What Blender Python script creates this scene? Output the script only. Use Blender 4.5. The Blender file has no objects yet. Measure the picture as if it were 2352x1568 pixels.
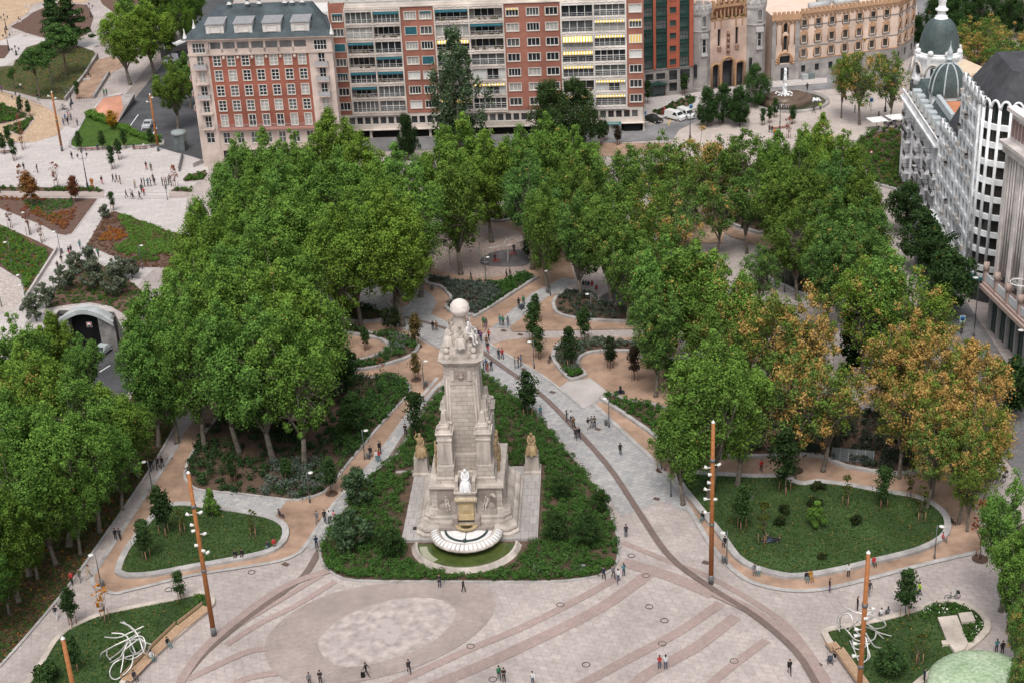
import bpy, math, random
import numpy as np
from mathutils import Vector, Matrix, noise, geometry
random.seed(7)
RNG = np.random.default_rng(7)
SC = bpy.context.scene
COL = SC.collection
PI = math.pi
# ---------------------------------------------------------------- camera survey
CAM_H = 98.0
FPX = 3500.0
_th = math.atan(FPX / 7285.0)
_ro = math.radians(2.86)
_F = Vector((0, math.cos(_th), -math.sin(_th)))
_U0 = Vector((0, math.sin(_th), math.cos(_th)))
_R0 = Vector((1, 0, 0))
_R = _R0 * math.cos(_ro) - _U0 * math.sin(_ro)
_U = _R0 * math.sin(_ro) + _U0 * math.cos(_ro)
def at(px, py, z=0.0):
    """survey point: where the sight line through (px, py) of the photo meets height z"""
    d = _F + _R * ((px - 1176) / FPX) - _U * ((py - 784) / FPX)
    t = (z - CAM_H) / d.z
    return Vector((d.x * t, d.y * t, z))
cam = bpy.data.cameras.new('camera'); cam.lens = 36.0 * FPX / 2352.0; cam.sensor_width = 36
cam.clip_end = 12000; cam.clip_start = 1
co = bpy.data.objects.new('camera', cam); COL.objects.link(co)
co.matrix_world = Matrix(((_R.x, _U.x, -_F.x, 0), (_R.y, _U.y, -_F.y, 0), (_R.z, _U.z, -_F.z, CAM_H), (0, 0, 0, 1)))
SC.camera = co
# ---------------------------------------------------------------- materials
MATS = {}
def _new(name):
    m = bpy.data.materials.new(name); m.use_nodes = True
    nt = m.node_tree; b = nt.nodes['Principled BSDF']
    b.inputs['Specular IOR Level'].default_value = 0.25
    return m, nt, b
def N(nt, t, **k):
    n = nt.nodes.new(t)
    for a, v in k.items(): setattr(n, a, v)
    return n
def c4(c): return (c[0], c[1], c[2], 1)
def mat(name, c, c2=None, sc=1.0, rough=0.85, bump=0.0, metal=0.0, detail=5, spec=None, emit=None, sc2=None, streak=False):
    if name in MATS: return MATS[name]
    m, nt, b = _new(name)
    b.inputs['Roughness'].default_value = rough; b.inputs['Metallic'].default_value = metal
    if spec is not None: b.inputs['Specular IOR Level'].default_value = spec
    if c2 is None: c2 = [x * 0.8 for x in c]
    tc = N(nt, 'ShaderNodeTexCoord'); no = N(nt, 'ShaderNodeTexNoise')
    no.inputs['Scale'].default_value = sc; no.inputs['Detail'].default_value = detail
    no.inputs['Roughness'].default_value = 0.65
    if streak:
        mp = N(nt, 'ShaderNodeMapping'); mp.inputs['Scale'].default_value = (1, 1, .22); nt.links.new(tc.outputs['Object'], mp.inputs['Vector']); nt.links.new(mp.outputs[0], no.inputs['Vector'])
    else: nt.links.new(tc.outputs['Object'], no.inputs['Vector'])
    r = N(nt, 'ShaderNodeValToRGB')
    r.color_ramp.elements[0].position = 0.32; r.color_ramp.elements[1].position = 0.68
    r.color_ramp.elements[0].color = c4(c2); r.color_ramp.elements[1].color = c4(c)
    nt.links.new(no.outputs['Fac'], r.inputs['Fac'])
    out = r.outputs['Color']
    if sc2:
        n2 = N(nt, 'ShaderNodeTexNoise'); n2.inputs['Scale'].default_value = sc2; n2.inputs['Detail'].default_value = 3
        nt.links.new(tc.outputs['Object'], n2.inputs['Vector'])
        mr = N(nt, 'ShaderNodeMapRange'); mr.inputs['To Min'].default_value = 0.72; mr.inputs['To Max'].default_value = 1.28
        mr.inputs['From Min'].default_value = 0.3; mr.inputs['From Max'].default_value = 0.7
        nt.links.new(n2.outputs['Fac'], mr.inputs['Value'])
        mx = N(nt, 'ShaderNodeVectorMath', operation='SCALE')
        nt.links.new(out, mx.inputs[0]); nt.links.new(mr.outputs['Result'], mx.inputs['Scale'])
        out = mx.outputs['Vector']
    nt.links.new(out, b.inputs['Base Color'])
    if bump:
        bp = N(nt, 'ShaderNodeBump'); bp.inputs['Strength'].default_value = bump; bp.inputs['Distance'].default_value = 0.1
        nt.links.new(no.outputs['Fac'], bp.inputs['Height']); nt.links.new(bp.outputs['Normal'], b.inputs['Normal'])
    if emit:
        b.inputs['Emission Color'].default_value = c4(c); b.inputs['Emission Strength'].default_value = emit
    MATS[name] = m
    return m
def slab_mat(name, ca, cb, mortar, bw, bh, rot=0.0, wall=False, ms=0.03, rough=0.8, stain=0.25, off=0.5, squash=1.0, tri=False, stains=0.07):
    """paving slabs / stone courses, laid out in metres"""
    if name in MATS: return MATS[name]
    m, nt, b = _new(name); b.inputs['Roughness'].default_value = rough
    tc = N(nt, 'ShaderNodeTexCoord'); mp = N(nt, 'ShaderNodeMapping')
    mp.inputs['Rotation'].default_value = (0, 0, rot)
    src = tc.outputs['Object']
    if wall:
        sx = N(nt, 'ShaderNodeSeparateXYZ'); ad = N(nt, 'ShaderNodeMath', operation='ADD'); cx = N(nt, 'ShaderNodeCombineXYZ')
        nt.links.new(src, sx.inputs[0]); nt.links.new(sx.outputs['X'], ad.inputs[0]); nt.links.new(sx.outputs['Y'], ad.inputs[1])
        nt.links.new(ad.outputs[0], cx.inputs['X']); nt.links.new(sx.outputs['Z'], cx.inputs['Y'])
        nt.links.new(cx.outputs[0], mp.inputs['Vector'])
    else:
        nt.links.new(src, mp.inputs['Vector'])
    br = N(nt, 'ShaderNodeTexBrick'); br.offset = off
    br.inputs['Scale'].default_value = 1.0; br.inputs['Brick Width'].default_value = bw; br.inputs['Row Height'].default_value = bh
    br.inputs['Mortar Size'].default_value = ms; br.inputs['Mortar Smooth'].default_value = 0.3
    br.inputs['Color1'].default_value = c4(ca); br.inputs['Color2'].default_value = c4(cb); br.inputs['Mortar'].default_value = c4(mortar)
    nt.links.new(mp.outputs[0], br.inputs['Vector'])
    out = br.outputs['Color']
    def mul(out, fac_out, lo, hi, f0=0.3, f1=0.7):
        mr = N(nt, 'ShaderNodeMapRange'); mr.inputs['From Min'].default_value = f0; mr.inputs['From Max'].default_value = f1
        mr.inputs['To Min'].default_value = lo; mr.inputs['To Max'].default_value = hi
        nt.links.new(fac_out, mr.inputs['Value'])
        mx = N(nt, 'ShaderNodeVectorMath', operation='SCALE'); nt.links.new(out, mx.inputs[0]); nt.links.new(mr.outputs['Result'], mx.inputs['Scale'])
        return mx.outputs['Vector']
    n1 = N(nt, 'ShaderNodeTexNoise'); n1.inputs['Scale'].default_value = stains; n1.inputs['Detail'].default_value = 8; n1.inputs['Roughness'].default_value = 0.7
    nt.links.new(src, n1.inputs['Vector']); out = mul(out, n1.outputs['Fac'], 1 - stain, 1 + stain * 0.6)
    n2 = N(nt, 'ShaderNodeTexNoise'); n2.inputs['Scale'].default_value = 1.7; n2.inputs['Detail'].default_value = 6
    nt.links.new(src, n2.inputs['Vector']); out = mul(out, n2.outputs['Fac'], 0.9, 1.08)
    if tri:   # second, diagonal joint set for the triangular slabs of the plaza
        mp2 = N(nt, 'ShaderNodeMapping'); mp2.inputs['Rotation'].default_value = (0, 0, rot + math.radians(57))
        nt.links.new(src, mp2.inputs['Vector'])
        b2 = N(nt, 'ShaderNodeTexBrick'); b2.inputs['Scale'].default_value = 1.0; b2.inputs['Brick Width'].default_value = bw * 1.6; b2.inputs['Row Height'].default_value = bh * 1.35
        b2.inputs['Mortar Size'].default_value = ms * 0.8; b2.inputs['Color1'].default_value = (1, 1, 1, 1); b2.inputs['Color2'].default_value = (0.9, 0.9, 0.9, 1); b2.inputs['Mortar'].default_value = (0.72, 0.7, 0.7, 1)
        nt.links.new(mp2.outputs[0], b2.inputs['Vector'])
        mm = N(nt, 'ShaderNodeVectorMath', operation='MULTIPLY'); nt.links.new(out, mm.inputs[0]); nt.links.new(b2.outputs['Color'], mm.inputs[1]); out = mm.outputs['Vector']
    nt.links.new(out, b.inputs['Base Color'])
    MATS[name] = m
    return m
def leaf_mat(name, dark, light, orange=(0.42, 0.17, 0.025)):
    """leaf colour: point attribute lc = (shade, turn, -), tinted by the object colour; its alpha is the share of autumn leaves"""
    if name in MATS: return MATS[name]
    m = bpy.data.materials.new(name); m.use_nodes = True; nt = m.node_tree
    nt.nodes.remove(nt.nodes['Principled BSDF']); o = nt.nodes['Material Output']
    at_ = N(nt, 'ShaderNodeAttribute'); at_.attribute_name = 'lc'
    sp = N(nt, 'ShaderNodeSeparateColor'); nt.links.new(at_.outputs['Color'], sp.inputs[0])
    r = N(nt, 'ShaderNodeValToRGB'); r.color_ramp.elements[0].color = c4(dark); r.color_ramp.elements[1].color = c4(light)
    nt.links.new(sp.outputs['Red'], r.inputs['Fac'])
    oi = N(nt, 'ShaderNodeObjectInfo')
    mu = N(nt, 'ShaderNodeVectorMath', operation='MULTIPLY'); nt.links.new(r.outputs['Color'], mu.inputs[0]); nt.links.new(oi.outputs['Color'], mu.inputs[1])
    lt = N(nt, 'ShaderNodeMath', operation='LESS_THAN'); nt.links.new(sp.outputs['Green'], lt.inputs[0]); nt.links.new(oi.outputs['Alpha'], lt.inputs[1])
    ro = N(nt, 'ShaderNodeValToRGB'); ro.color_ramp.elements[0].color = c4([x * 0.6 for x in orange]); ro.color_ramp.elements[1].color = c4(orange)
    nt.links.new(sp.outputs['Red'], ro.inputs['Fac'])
    mx = N(nt, 'ShaderNodeMix', data_type='RGBA')
    nt.links.new(lt.outputs[0], mx.inputs[0]); nt.links.new(mu.outputs['Vector'], mx.inputs[6]); nt.links.new(ro.outputs['Color'], mx.inputs[7])
    d = N(nt, 'ShaderNodeBsdfDiffuse'); t = N(nt, 'ShaderNodeBsdfTranslucent'); ms = N(nt, 'ShaderNodeMixShader'); ms.inputs[0].default_value = 0.22
    nt.links.new(mx.outputs[2], d.inputs['Color']); nt.links.new(mx.outputs[2], t.inputs['Color'])
    nt.links.new(d.outputs[0], ms.inputs[1]); nt.links.new(t.outputs[0], ms.inputs[2]); nt.links.new(ms.outputs[0], o.inputs['Surface'])
    MATS[name] = m
    return m
# ---------------------------------------------------------------- mesh tools
def tag(o, label=None, cat=None, group=None, kind=None):
    if label: o['label'] = label
    if cat: o['category'] = cat
    if group: o['group'] = group
    if kind: o['kind'] = kind
    return o
def empty(name, loc=(0, 0, 0), rz=0.0, label=None, cat=None, group=None):
    o = bpy.data.objects.new(name, None); COL.objects.link(o); o.empty_display_size = 0.3
    o.location = loc; o.rotation_euler = (0, 0, rz)
    return tag(o, label, cat, group)
def put(name, me, parent=None, loc=(0, 0, 0), rz=0.0, sc=None, color=None):
    o = bpy.data.objects.new(name, me); COL.objects.link(o)
    if parent is not None: o.parent = parent
    o.location = loc; o.rotation_euler = (0, 0, rz)
    if sc: o.scale = sc if hasattr(sc, '__len__') else (sc, sc, sc)
    if color: o.color = color
    return o
class MB:
    def __init__(s): s.v = []; s.f = []; s.m = []; s.T = None; s.sm = []; s.smooth = False
    def add(s, vs, fs, m=0, sm=None):
        n = len(s.v)
        if s.T is not None: vs = [s.T @ Vector(p) for p in vs]
        s.v += [tuple(p) for p in vs]
        for f in fs: s.f.append([i + n for i in f]); s.m.append(m); s.sm.append(s.smooth if sm is None else sm)
    def box(s, x0, x1, y0, y1, z0, z1, m=0):
        s.add([(x0, y0, z0), (x1, y0, z0), (x1, y1, z0), (x0, y1, z0), (x0, y0, z1), (x1, y0, z1), (x1, y1, z1), (x0, y1, z1)],
              [(0, 3, 2, 1), (4, 5, 6, 7), (0, 1, 5, 4), (1, 2, 6, 5), (2, 3, 7, 6), (3, 0, 4, 7)], m, False)
    def quad(s, a, b, c, d, m=0): s.add([a, b, c, d], [(0, 1, 2, 3)], m, False)
    def prism(s, poly, z0, z1, m=0, poly1=None, cap=True):
        p1 = poly1 or poly; n = len(poly)
        vs = [(p[0], p[1], z0) for p in poly] + [(p[0], p[1], z1) for p in p1]
        fs = [(i, (i + 1) % n, n + (i + 1) % n, n + i) for i in range(n)]
        if cap: fs += [tuple(range(n, 2 * n)), tuple(range(n - 1, -1, -1))]
        s.add(vs, fs, m, False)
    def stack(s, rings, m=0, cap=True):
        """rings: list of (poly, z)"""
        for (p0, z0), (p1, z1) in zip(rings, rings[1:]): s.prism(p0, z0, z1, m, p1, cap=False)
        if cap: s.add([(p[0], p[1], rings[-1][1]) for p in rings[-1][0]], [tuple(range(len(rings[-1][0])))], m, False)
    def tube(s, pts, rs, seg=6, m=0, cap=True, closed=False):
        pts = [Vector(p) for p in pts]; n = len(pts)
        if not hasattr(rs, '__len__'): rs = [rs] * n
        vs = []; up = Vector((0, 0, 1)); prev = None
        for i, p in enumerate(pts):
            if closed: t = (pts[(i + 1) % n] - pts[i - 1])
            else: t = (pts[min(i + 1, n - 1)] - pts[max(i - 1, 0)])
            if t.length < 1e-9: t = Vector((0, 0, 1))
            t.normalize()
            if prev is None:
                a = Vector((1, 0, 0)) if abs(t.x) < 0.8 else Vector((0, 1, 0))
                u = t.cross(a).normalized()
            else:
                u = (prev - t * prev.dot(t)); u = u.normalized() if u.length > 1e-6 else t.orthogonal().normalized()
            prev = u; w = t.cross(u)
            for k in range(seg):
                an = 2 * PI * k / seg
                vs.append(p + (u * math.cos(an) + w * math.sin(an)) * rs[i])
        fs = []
        for i in range(n if closed else n - 1):
            j = (i + 1) % n
            for k in range(seg):
                k2 = (k + 1) % seg
                fs.append((i * seg + k, i * seg + k2, j * seg + k2, j * seg + k))
        if cap and not closed: fs += [tuple(range(seg - 1, -1, -1)), tuple((n - 1) * seg + k for k in range(seg))]
        s.add(vs, fs, m, True)
    def lathe(s, prof, cx=0, cy=0, seg=16, m=0, a0=0.0, a1=2 * PI, sx=1, sy=1, sm=True, wob=None):
        full = abs(a1 - a0 - 2 * PI) < 1e-6; na = seg if full else seg + 1
        vs = []
        for r, z in prof:
            for k in range(na):
                a = a0 + (a1 - a0) * k / seg
                rr = r * (wob(a, z) if wob else 1)
                vs.append((cx + rr * math.cos(a) * sx, cy + rr * math.sin(a) * sy, z))
        fs = []
        for i in range(len(prof) - 1):
            for k in range(seg):
                k2 = (k + 1) % na
                fs.append((i * na + k, i * na + k2, (i + 1) * na + k2, (i + 1) * na + k))
        if full and prof[-1][0] > 1e-4: fs.append(tuple((len(prof) - 1) * na + k for k in range(na)))
        s.add(vs, fs, m, sm)
    def ball(s, c, r, m=0, seg=12, sz=1.0):
        pr = [(max(1e-5, r * math.sin(PI * i / 8)), c[2] - r * sz * math.cos(PI * i / 8)) for i in range(9)]
        s.lathe(pr, c[0], c[1], seg, m)
    def mesh(s, name, mats):
        me = bpy.data.meshes.new(name); me.from_pydata(s.v, [], s.f)
        for m in (mats if isinstance(mats, (list, tuple)) else [mats]): me.materials.append(m)
        me.polygons.foreach_set('material_index', s.m); me.polygons.foreach_set('use_smooth', s.sm)
        me.update(); return me
    def build(s, name, mats, parent=None, loc=(0, 0, 0), rz=0.0, **k):
        return put(name, s.mesh(name, mats), parent, loc, rz, **k)
def chamfer(x0, x1, y0, y1, c, c2=None):
    c2 = c if c2 is None else c2
    return [(x0 + c, y0), (x1 - c, y0), (x1, y0 + c), (x1, y1 - c2), (x1 - c2, y1), (x0 + c2, y1), (x0, y1 - c2), (x0, y0 + c)]
def smooth_loop(P, k=4):
    n = len(P); out = []
    for i in range(n):
        p0, p1, p2, p3 = P[i - 1], P[i], P[(i + 1) % n], P[(i + 2) % n]
        for j in range(k):
            t = j / k
            out.append(tuple(0.5 * ((2 * p1[a]) + (-p0[a] + p2[a]) * t + (2 * p0[a] - 5 * p1[a] + 4 * p2[a] - p3[a]) * t * t + (-p0[a] + 3 * p1[a] - 3 * p2[a] + p3[a]) * t ** 3) for a in (0, 1)))
    return out
def smooth_line(P, k=5):
    out = []; n = len(P); D = len(P[0])
    for i in range(n - 1):
        p0, p1, p2, p3 = P[max(i - 1, 0)], P[i], P[i + 1], P[min(i + 2, n - 1)]
        for j in range(k):
            t = j / k
            out.append(tuple(0.5 * ((2 * p1[a]) + (-p0[a] + p2[a]) * t + (2 * p0[a] - 5 * p1[a] + 4 * p2[a] - p3[a]) * t * t + (-p0[a] + 3 * p1[a] - 3 * p2[a] + p3[a]) * t ** 3) for a in range(D)))
    out.append(tuple(P[-1])); return out
def ground_loop(px, smooth=0, z=0.0):
    P = [tuple(at(x, y, z)[:2]) for x, y in px]
    return smooth_loop(P, smooth) if smooth else P
def area(P): return 0.5 * sum(P[i - 1][0] * P[i][1] - P[i][0] * P[i - 1][1] for i in range(len(P)))
def ccw(P): return P if area(P) > 0 else P[::-1]
def inset(P, w):
    P = ccw(P); n = len(P); out = []
    for i in range(n):
        a, b, c = Vector(P[i - 1]), Vector(P[i]), Vector(P[(i + 1) % n])
        e1 = (b - a); e2 = (c - b)
        if e1.length < 1e-6 or e2.length < 1e-6: out.append(tuple(b)); continue
        e1.normalize(); e2.normalize()
        n1 = Vector((-e1.y, e1.x)); n2 = Vector((-e2.y, e2.x)); bis = n1 + n2
        if bis.length < 0.3: bis = n1
        bis.normalize(); d = w / max(0.5, bis.dot(n1))
        out.append(tuple(b + bis * d))
    return out
def inside(P, X, Y):
    P = np.array(P); n = len(P); r = np.zeros(len(X), bool); j = n - 1
    for i in range(n):
        xi, yi = P[i]; xj, yj = P[j]
        c = ((yi > Y) != (yj > Y)) & (X < (xj - xi) * (Y - yi) / (yj - yi + 1e-12) + xi)
        r ^= c; j = i
    return r
def fill(P, z, me_name, m, name='pavement', uneven=0):
    """flat sheet from a closed outline"""
    P = ccw(P)
    vs = [Vector((p[0], p[1])) for p in P]; n = len(vs)
    r = geometry.delaunay_2d_cdt(vs, [], [list(range(n))], 1, 1e-4)
    me = bpy.data.meshes.new(me_name); me.from_pydata([(v.x, v.y, z) for v in r[0]], [], r[2]); me.materials.append(m); me.update()
    o = put(name, me)
    return o
_z = [0]
def zz():
    _z[0] = (_z[0] + 1) % 24; return 0.0035 * _z[0]
def sheet(name, px, z, m, smooth=0, kind='structure'):
    z += zz() * 0.9
    o = fill(ground_loop(px, smooth), z, name, m, name); o['kind'] = kind; return o
def ribbon(name, px, w, z, m, k=5, kind='structure'):
    z += zz(); L = smooth_line([tuple(at(x, y)[:2]) for x, y in px], k); mb = MB(); vs = []
    for i, p in enumerate(L):
        a = Vector(L[max(i - 1, 0)]); b = Vector(L[min(i + 1, len(L) - 1)]); t = (b - a).normalized(); nn = Vector((-t.y, t.x)) * w / 2
        vs += [(p[0] + nn.x, p[1] + nn.y, z), (p[0] - nn.x, p[1] - nn.y, z)]
    mb.add(vs, [(2 * i, 2 * i + 1, 2 * i + 3, 2 * i + 2) for i in range(len(L) - 1)])
    o = mb.build(name, m)
    if kind: o['kind'] = kind
    return o
def np_mesh(name, V, F, mats, lc=None, midx=None):
    """V (n,3), F (m,k)"""
    me = bpy.data.meshes.new(name); n, m, k = len(V), len(F), F.shape[1]
    me.vertices.add(n); me.vertices.foreach_set('co', V.astype(np.float32).ravel())
    me.loops.add(m * k); me.loops.foreach_set('vertex_index', F.astype(np.int32).ravel())
    me.polygons.add(m); me.polygons.foreach_set('loop_start', (np.arange(m) * k).astype(np.int32))
    if lc is not None:
        a = me.attributes.new('lc', 'FLOAT_COLOR', 'POINT'); a.data.foreach_set('color', lc.astype(np.float32).ravel())
    for mm in (mats if isinstance(mats, (list, tuple)) else [mats]): me.materials.append(mm)
    me.update(calc_edges=True); me.validate(); return me
def leaves(C, Nn, size, shade, turn, rng, aspect=0.75):
    """one little quad per point; C centres, Nn normals -> V, F, lc"""
    n = len(C); r = rng.normal(size=(n, 3)); u = np.cross(Nn, r); u /= (np.linalg.norm(u, axis=1, keepdims=True) + 1e-9)
    w = np.cross(Nn, u); s = size[:, None]
    bend = Nn * s * 0.25
    V = np.stack([C - u * s, C - w * s * aspect - bend, C + u * s, C + w * s * aspect - bend], 1).reshape(-1, 3)
    F = np.arange(4 * n).reshape(n, 4)
    lc = np.zeros((n, 4)); lc[:, 0] = shade; lc[:, 1] = turn; lc[:, 3] = 1
    return V, F, np.repeat(lc, 4, 0)
def unit(a): return a / (np.linalg.norm(a, axis=1, keepdims=True) + 1e-9)
# ---------------------------------------------------------------- daylight: bright overcast
W = bpy.data.worlds.new('World'); SC.world = W; W.use_nodes = True; nt = W.node_tree
bg = nt.nodes['Background']; sky = nt.nodes.new('ShaderNodeTexSky'); sky.sky_type = 'NISHITA'; sky.sun_disc = False
SUN_EL, SUN_AZ = math.radians(62), math.radians(190)     # azimuth clockwise from +Y
sky.sun_elevation = SUN_EL; sky.sun_rotation = SUN_AZ; sky.air_density = 1.0; sky.dust_density = 5.0; sky.ozone_density = 1.0
hs = nt.nodes.new('ShaderNodeHueSaturation'); hs.inputs['Saturation'].default_value = 0.35
nt.links.new(sky.outputs[0], hs.inputs['Color']); nt.links.new(hs.outputs[0], bg.inputs['Color']); bg.inputs['Strength'].default_value = 0.178
sl = bpy.data.lights.new('sun', 'SUN'); sl.energy = 1.6; sl.angle = math.radians(20); sl.color = (1.0, 0.96, 0.9)
so = bpy.data.objects.new('sun', sl); COL.objects.link(so)
sd = Vector((math.sin(SUN_AZ) * math.cos(SUN_EL), math.cos(SUN_AZ) * math.cos(SUN_EL), math.sin(SUN_EL)))
so.rotation_euler = sd.to_track_quat('Z', 'Y').to_euler(); so.location = sd * 500
SC.view_settings.view_transform = 'Standard'; SC.view_settings.look = 'None'; SC.view_settings.exposure = 0
SC.cycles.max_bounces = 5; SC.cycles.diffuse_bounces = 3; SC.cycles.transparent_max_bounces = 4
# ---------------------------------------------------------------- materials
M_PAVE = slab_mat('granite_paving', (0.455, 0.395, 0.37), (0.405, 0.35, 0.33), (0.32, 0.275, 0.26), 1.1, 0.7, rot=0.35, ms=0.025, tri=True)
M_PATH = slab_mat('granite_path', (0.40, 0.385, 0.37), (0.30, 0.30, 0.305), (0.23, 0.215, 0.21), 0.95, 0.62, rot=-0.42, ms=0.025, stain=0.25)
M_PALE = slab_mat('pale_paving', (0.52, 0.475, 0.455), (0.46, 0.42, 0.405), (0.36, 0.33, 0.315), 2.4, 1.2, rot=-0.1, ms=0.04, stain=0.12)
M_COBB = slab_mat('cobbles', (0.40, 0.305, 0.275), (0.36, 0.275, 0.25), (0.28, 0.215, 0.195), 0.3, 0.22, rot=0.5, ms=0.05, stain=0.25)
M_COBP = slab_mat('pale_cobbles', (0.40, 0.335, 0.31), (0.36, 0.30, 0.275), (0.27, 0.22, 0.20), 0.32, 0.22, rot=0.15, ms=0.05, stain=0.3, stains=0.15)
M_DARKB = slab_mat('dark_band', (0.20, 0.145, 0.128), (0.165, 0.122, 0.11), (0.12, 0.09, 0.08), 0.4, 0.3, ms=0.03)
M_CONC = mat('smooth_concrete', (0.40, 0.345, 0.325), (0.355, 0.305, 0.285), 1.6, sc2=0.9, detail=12)
M_CONCL = mat('light_concrete', (0.40, 0.365, 0.35), (0.34, 0.31, 0.295), 0.4, sc2=0.15, detail=9)
M_SAND = mat('bound_sand', (0.385, 0.26, 0.185), (0.25, 0.165, 0.12), 0.55, bump=0.15, sc2=0.2, detail=10)
M_SANDY = mat('yellow_sand', (0.48, 0.35, 0.24), (0.38, 0.27, 0.18), 0.25, bump=0.1, sc2=2.0, detail=9)
M_SANDG = mat('grey_sand', (0.34, 0.27, 0.24), (0.28, 0.22, 0.195), 0.8, sc2=3.0, detail=9)
M_RUBB = mat('rubber_surface', (0.125, 0.115, 0.12), (0.10, 0.09, 0.095), 3, sc2=0.5)
M_ASPH = mat('asphalt', (0.085, 0.085, 0.09), (0.06, 0.06, 0.065), 1.5, sc2=0.2, detail=8)
M_GREYP = slab_mat('grey_street_paving', (0.21, 0.20, 0.205), (0.165, 0.16, 0.165), (0.11, 0.105, 0.11), 1.0, 0.6, rot=0.1, stain=0.3)
M_GRASS = mat('lawn_grass', (0.05, 0.085, 0.026), (0.03, 0.055, 0.018), 2.5, bump=0.4, sc2=0.22, detail=12, rough=0.95)
M_SOIL = mat('brown_soil', (0.13, 0.085, 0.06), (0.075, 0.05, 0.036), 1.2, bump=0.3, sc2=6, detail=12, rough=0.95)
M_SOILR = mat('bark_mulch', (0.155, 0.092, 0.07), (0.085, 0.052, 0.04), 1.2, bump=0.3, sc2=6, detail=12, rough=0.95)
M_LITTER = mat('leaf_litter', (0.13, 0.075, 0.045), (0.035, 0.035, 0.02), 0.5, bump=0.3, sc2=5, detail=12, rough=0.95)
M_GRAN = mat('granite', (0.40, 0.38, 0.37), (0.30, 0.285, 0.275), 2.0, sc2=0.4, detail=9)
M_GRANB = mat('beige_granite', (0.50, 0.44, 0.38), (0.40, 0.345, 0.30), 2.0, sc2=0.4, detail=9)
M_BARK = mat('bark', (0.16, 0.13, 0.10), (0.07, 0.055, 0.04), 2.0, bump=0.3)
M_BARKG = mat('plane_bark', (0.21, 0.185, 0.15), (0.085, 0.07, 0.055), 1.2, bump=0.3)
M_WOODM = mat('weathered_mast_wood', (0.36, 0.145, 0.05), (0.24, 0.09, 0.03), 3, rough=0.5, detail=8)
M_WOOD = mat('bench_wood', (0.48, 0.33, 0.22), (0.34, 0.22, 0.14), 3, rough=0.6)
M_STAKE = mat('stake_wood', (0.34, 0.19, 0.12), (0.24, 0.13, 0.08), 3)
M_STEEL = mat('brushed_steel', (0.66, 0.64, 0.61), (0.5, 0.49, 0.47), 2, rough=0.4, metal=0.4)
M_GREYM = mat('grey_metal', (0.16, 0.165, 0.17), (0.12, 0.125, 0.13), 3, rough=0.45, metal=0.3)
M_DKM = mat('dark_metal', (0.035, 0.037, 0.04), (0.02, 0.02, 0.022), 3, rough=0.5)
M_IRON = mat('cast_iron', (0.05, 0.05, 0.055), (0.03, 0.03, 0.035), 3, rough=0.6)
M_WHITE = mat('white_paint', (0.78, 0.78, 0.77), (0.70, 0.70, 0.69), 1.5, rough=0.5)
M_WHITEM = mat('lamp_white', (0.66, 0.65, 0.62), (0.58, 0.57, 0.54), 2, rough=0.4)
M_GLASS = mat('dark_glass', (0.028, 0.033, 0.038), (0.014, 0.016, 0.019), 0.6, rough=0.08, spec=0.6)
M_GLASM = mat('grey_glass', (0.12, 0.125, 0.125), (0.06, 0.065, 0.065), 0.8, rough=0.12, spec=0.6)
M_CURT = mat('curtained_glass', (0.42, 0.41, 0.38), (0.28, 0.275, 0.26), 1.2, rough=0.25, spec=0.5)
M_GLASG = mat('green_glass', (0.05, 0.085, 0.08), (0.02, 0.04, 0.038), 0.8, rough=0.1, spec=0.6)
M_SHUT = mat('roller_shutter', (0.62, 0.62, 0.60), (0.54, 0.54, 0.52), 0.8, rough=0.5)
M_SKYG = mat('painted_sky_glass', (0.30, 0.34, 0.39), (0.14, 0.16, 0.19), 0.3, rough=0.15, spec=0.6)  # grey-blue sky reflection painted into the pane colour
M_BLACK = mat('black_void', (0.008, 0.008, 0.009), (0.005, 0.005, 0.005), 1)
# ---------------------------------------------------------------- ground sheet with the sunken road cut out
TR = [tuple(at(x, y)[:2]) for x, y in [(136, 713), (262, 717), (325, 840), (250, 985), (60, 1220), (-260, 1500), (-560, 1500), (-330, 1150), (-80, 930), (90, 770)]]
def big_ground():
    X = 3500
    outer = [(-X, -1500), (X, -1500), (X, 5500), (-X, 5500)]
    mid = [(-260, 20), (260, 20), (260, 620), (-260, 620)]
    P = [Vector(p) for p in outer + mid] + [Vector(p) for p in ccw(TR)]
    n = len(TR); hole = list(range(8, 8 + n))
    r = geometry.delaunay_2d_cdt(P, [(hole[i], hole[(i + 1) % n]) for i in range(n)], [], 0, 1e-4)
    fs = []
    for f in r[2]:
        cx = sum(r[0][i].x for i in f) / len(f); cy = sum(r[0][i].y for i in f) / len(f)
        if not inside(TR, np.array([cx]), np.array([cy]))[0]: fs.append(f)
    me = bpy.data.meshes.new('ground'); me.from_pydata([(v.x, v.y, 0) for v in r[0]], [], fs); me.materials.append(M_PAVE); me.update()
    put('ground', me)['kind'] = 'structure'
big_ground()
SUNK = -6.0
o = fill(TR, SUNK, 'sunken_road', M_ASPH, 'sunken_road'); o['kind'] = 'structure'
mb = MB(); P = ccw(TR); n = len(P)
for i in range(n):
    a, b = P[i], P[(i + 1) % n]
    mb.quad((a[0], a[1], SUNK), (b[0], b[1], SUNK), (b[0], b[1], 0.0), (a[0], a[1], 0.0))
mb.build('retaining_walls', mat('dark_concrete', (0.16, 0.15, 0.145), (0.10, 0.095, 0.09), 0.6, sc2=2))['kind'] = 'structure'
# lane dashes on the sunken road
for i, (x, y) in enumerate([(186, 868), (241, 846), (241, 902), (208, 958), (60, 1010), (38, 1100)]):
    p = at(x, y, SUNK); mb = MB(); mb.T = Matrix.Translation((p.x, p.y, SUNK + 0.02)) @ Matrix.Rotation(-0.5, 4, 'Z')
    mb.quad((-0.1, -1.2, 0), (0.1, -1.2, 0), (0.1, 1.2, 0), (-0.1, 1.2, 0)); mb.build('road_marking', M_WHITE)['kind'] = 'structure'
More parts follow.
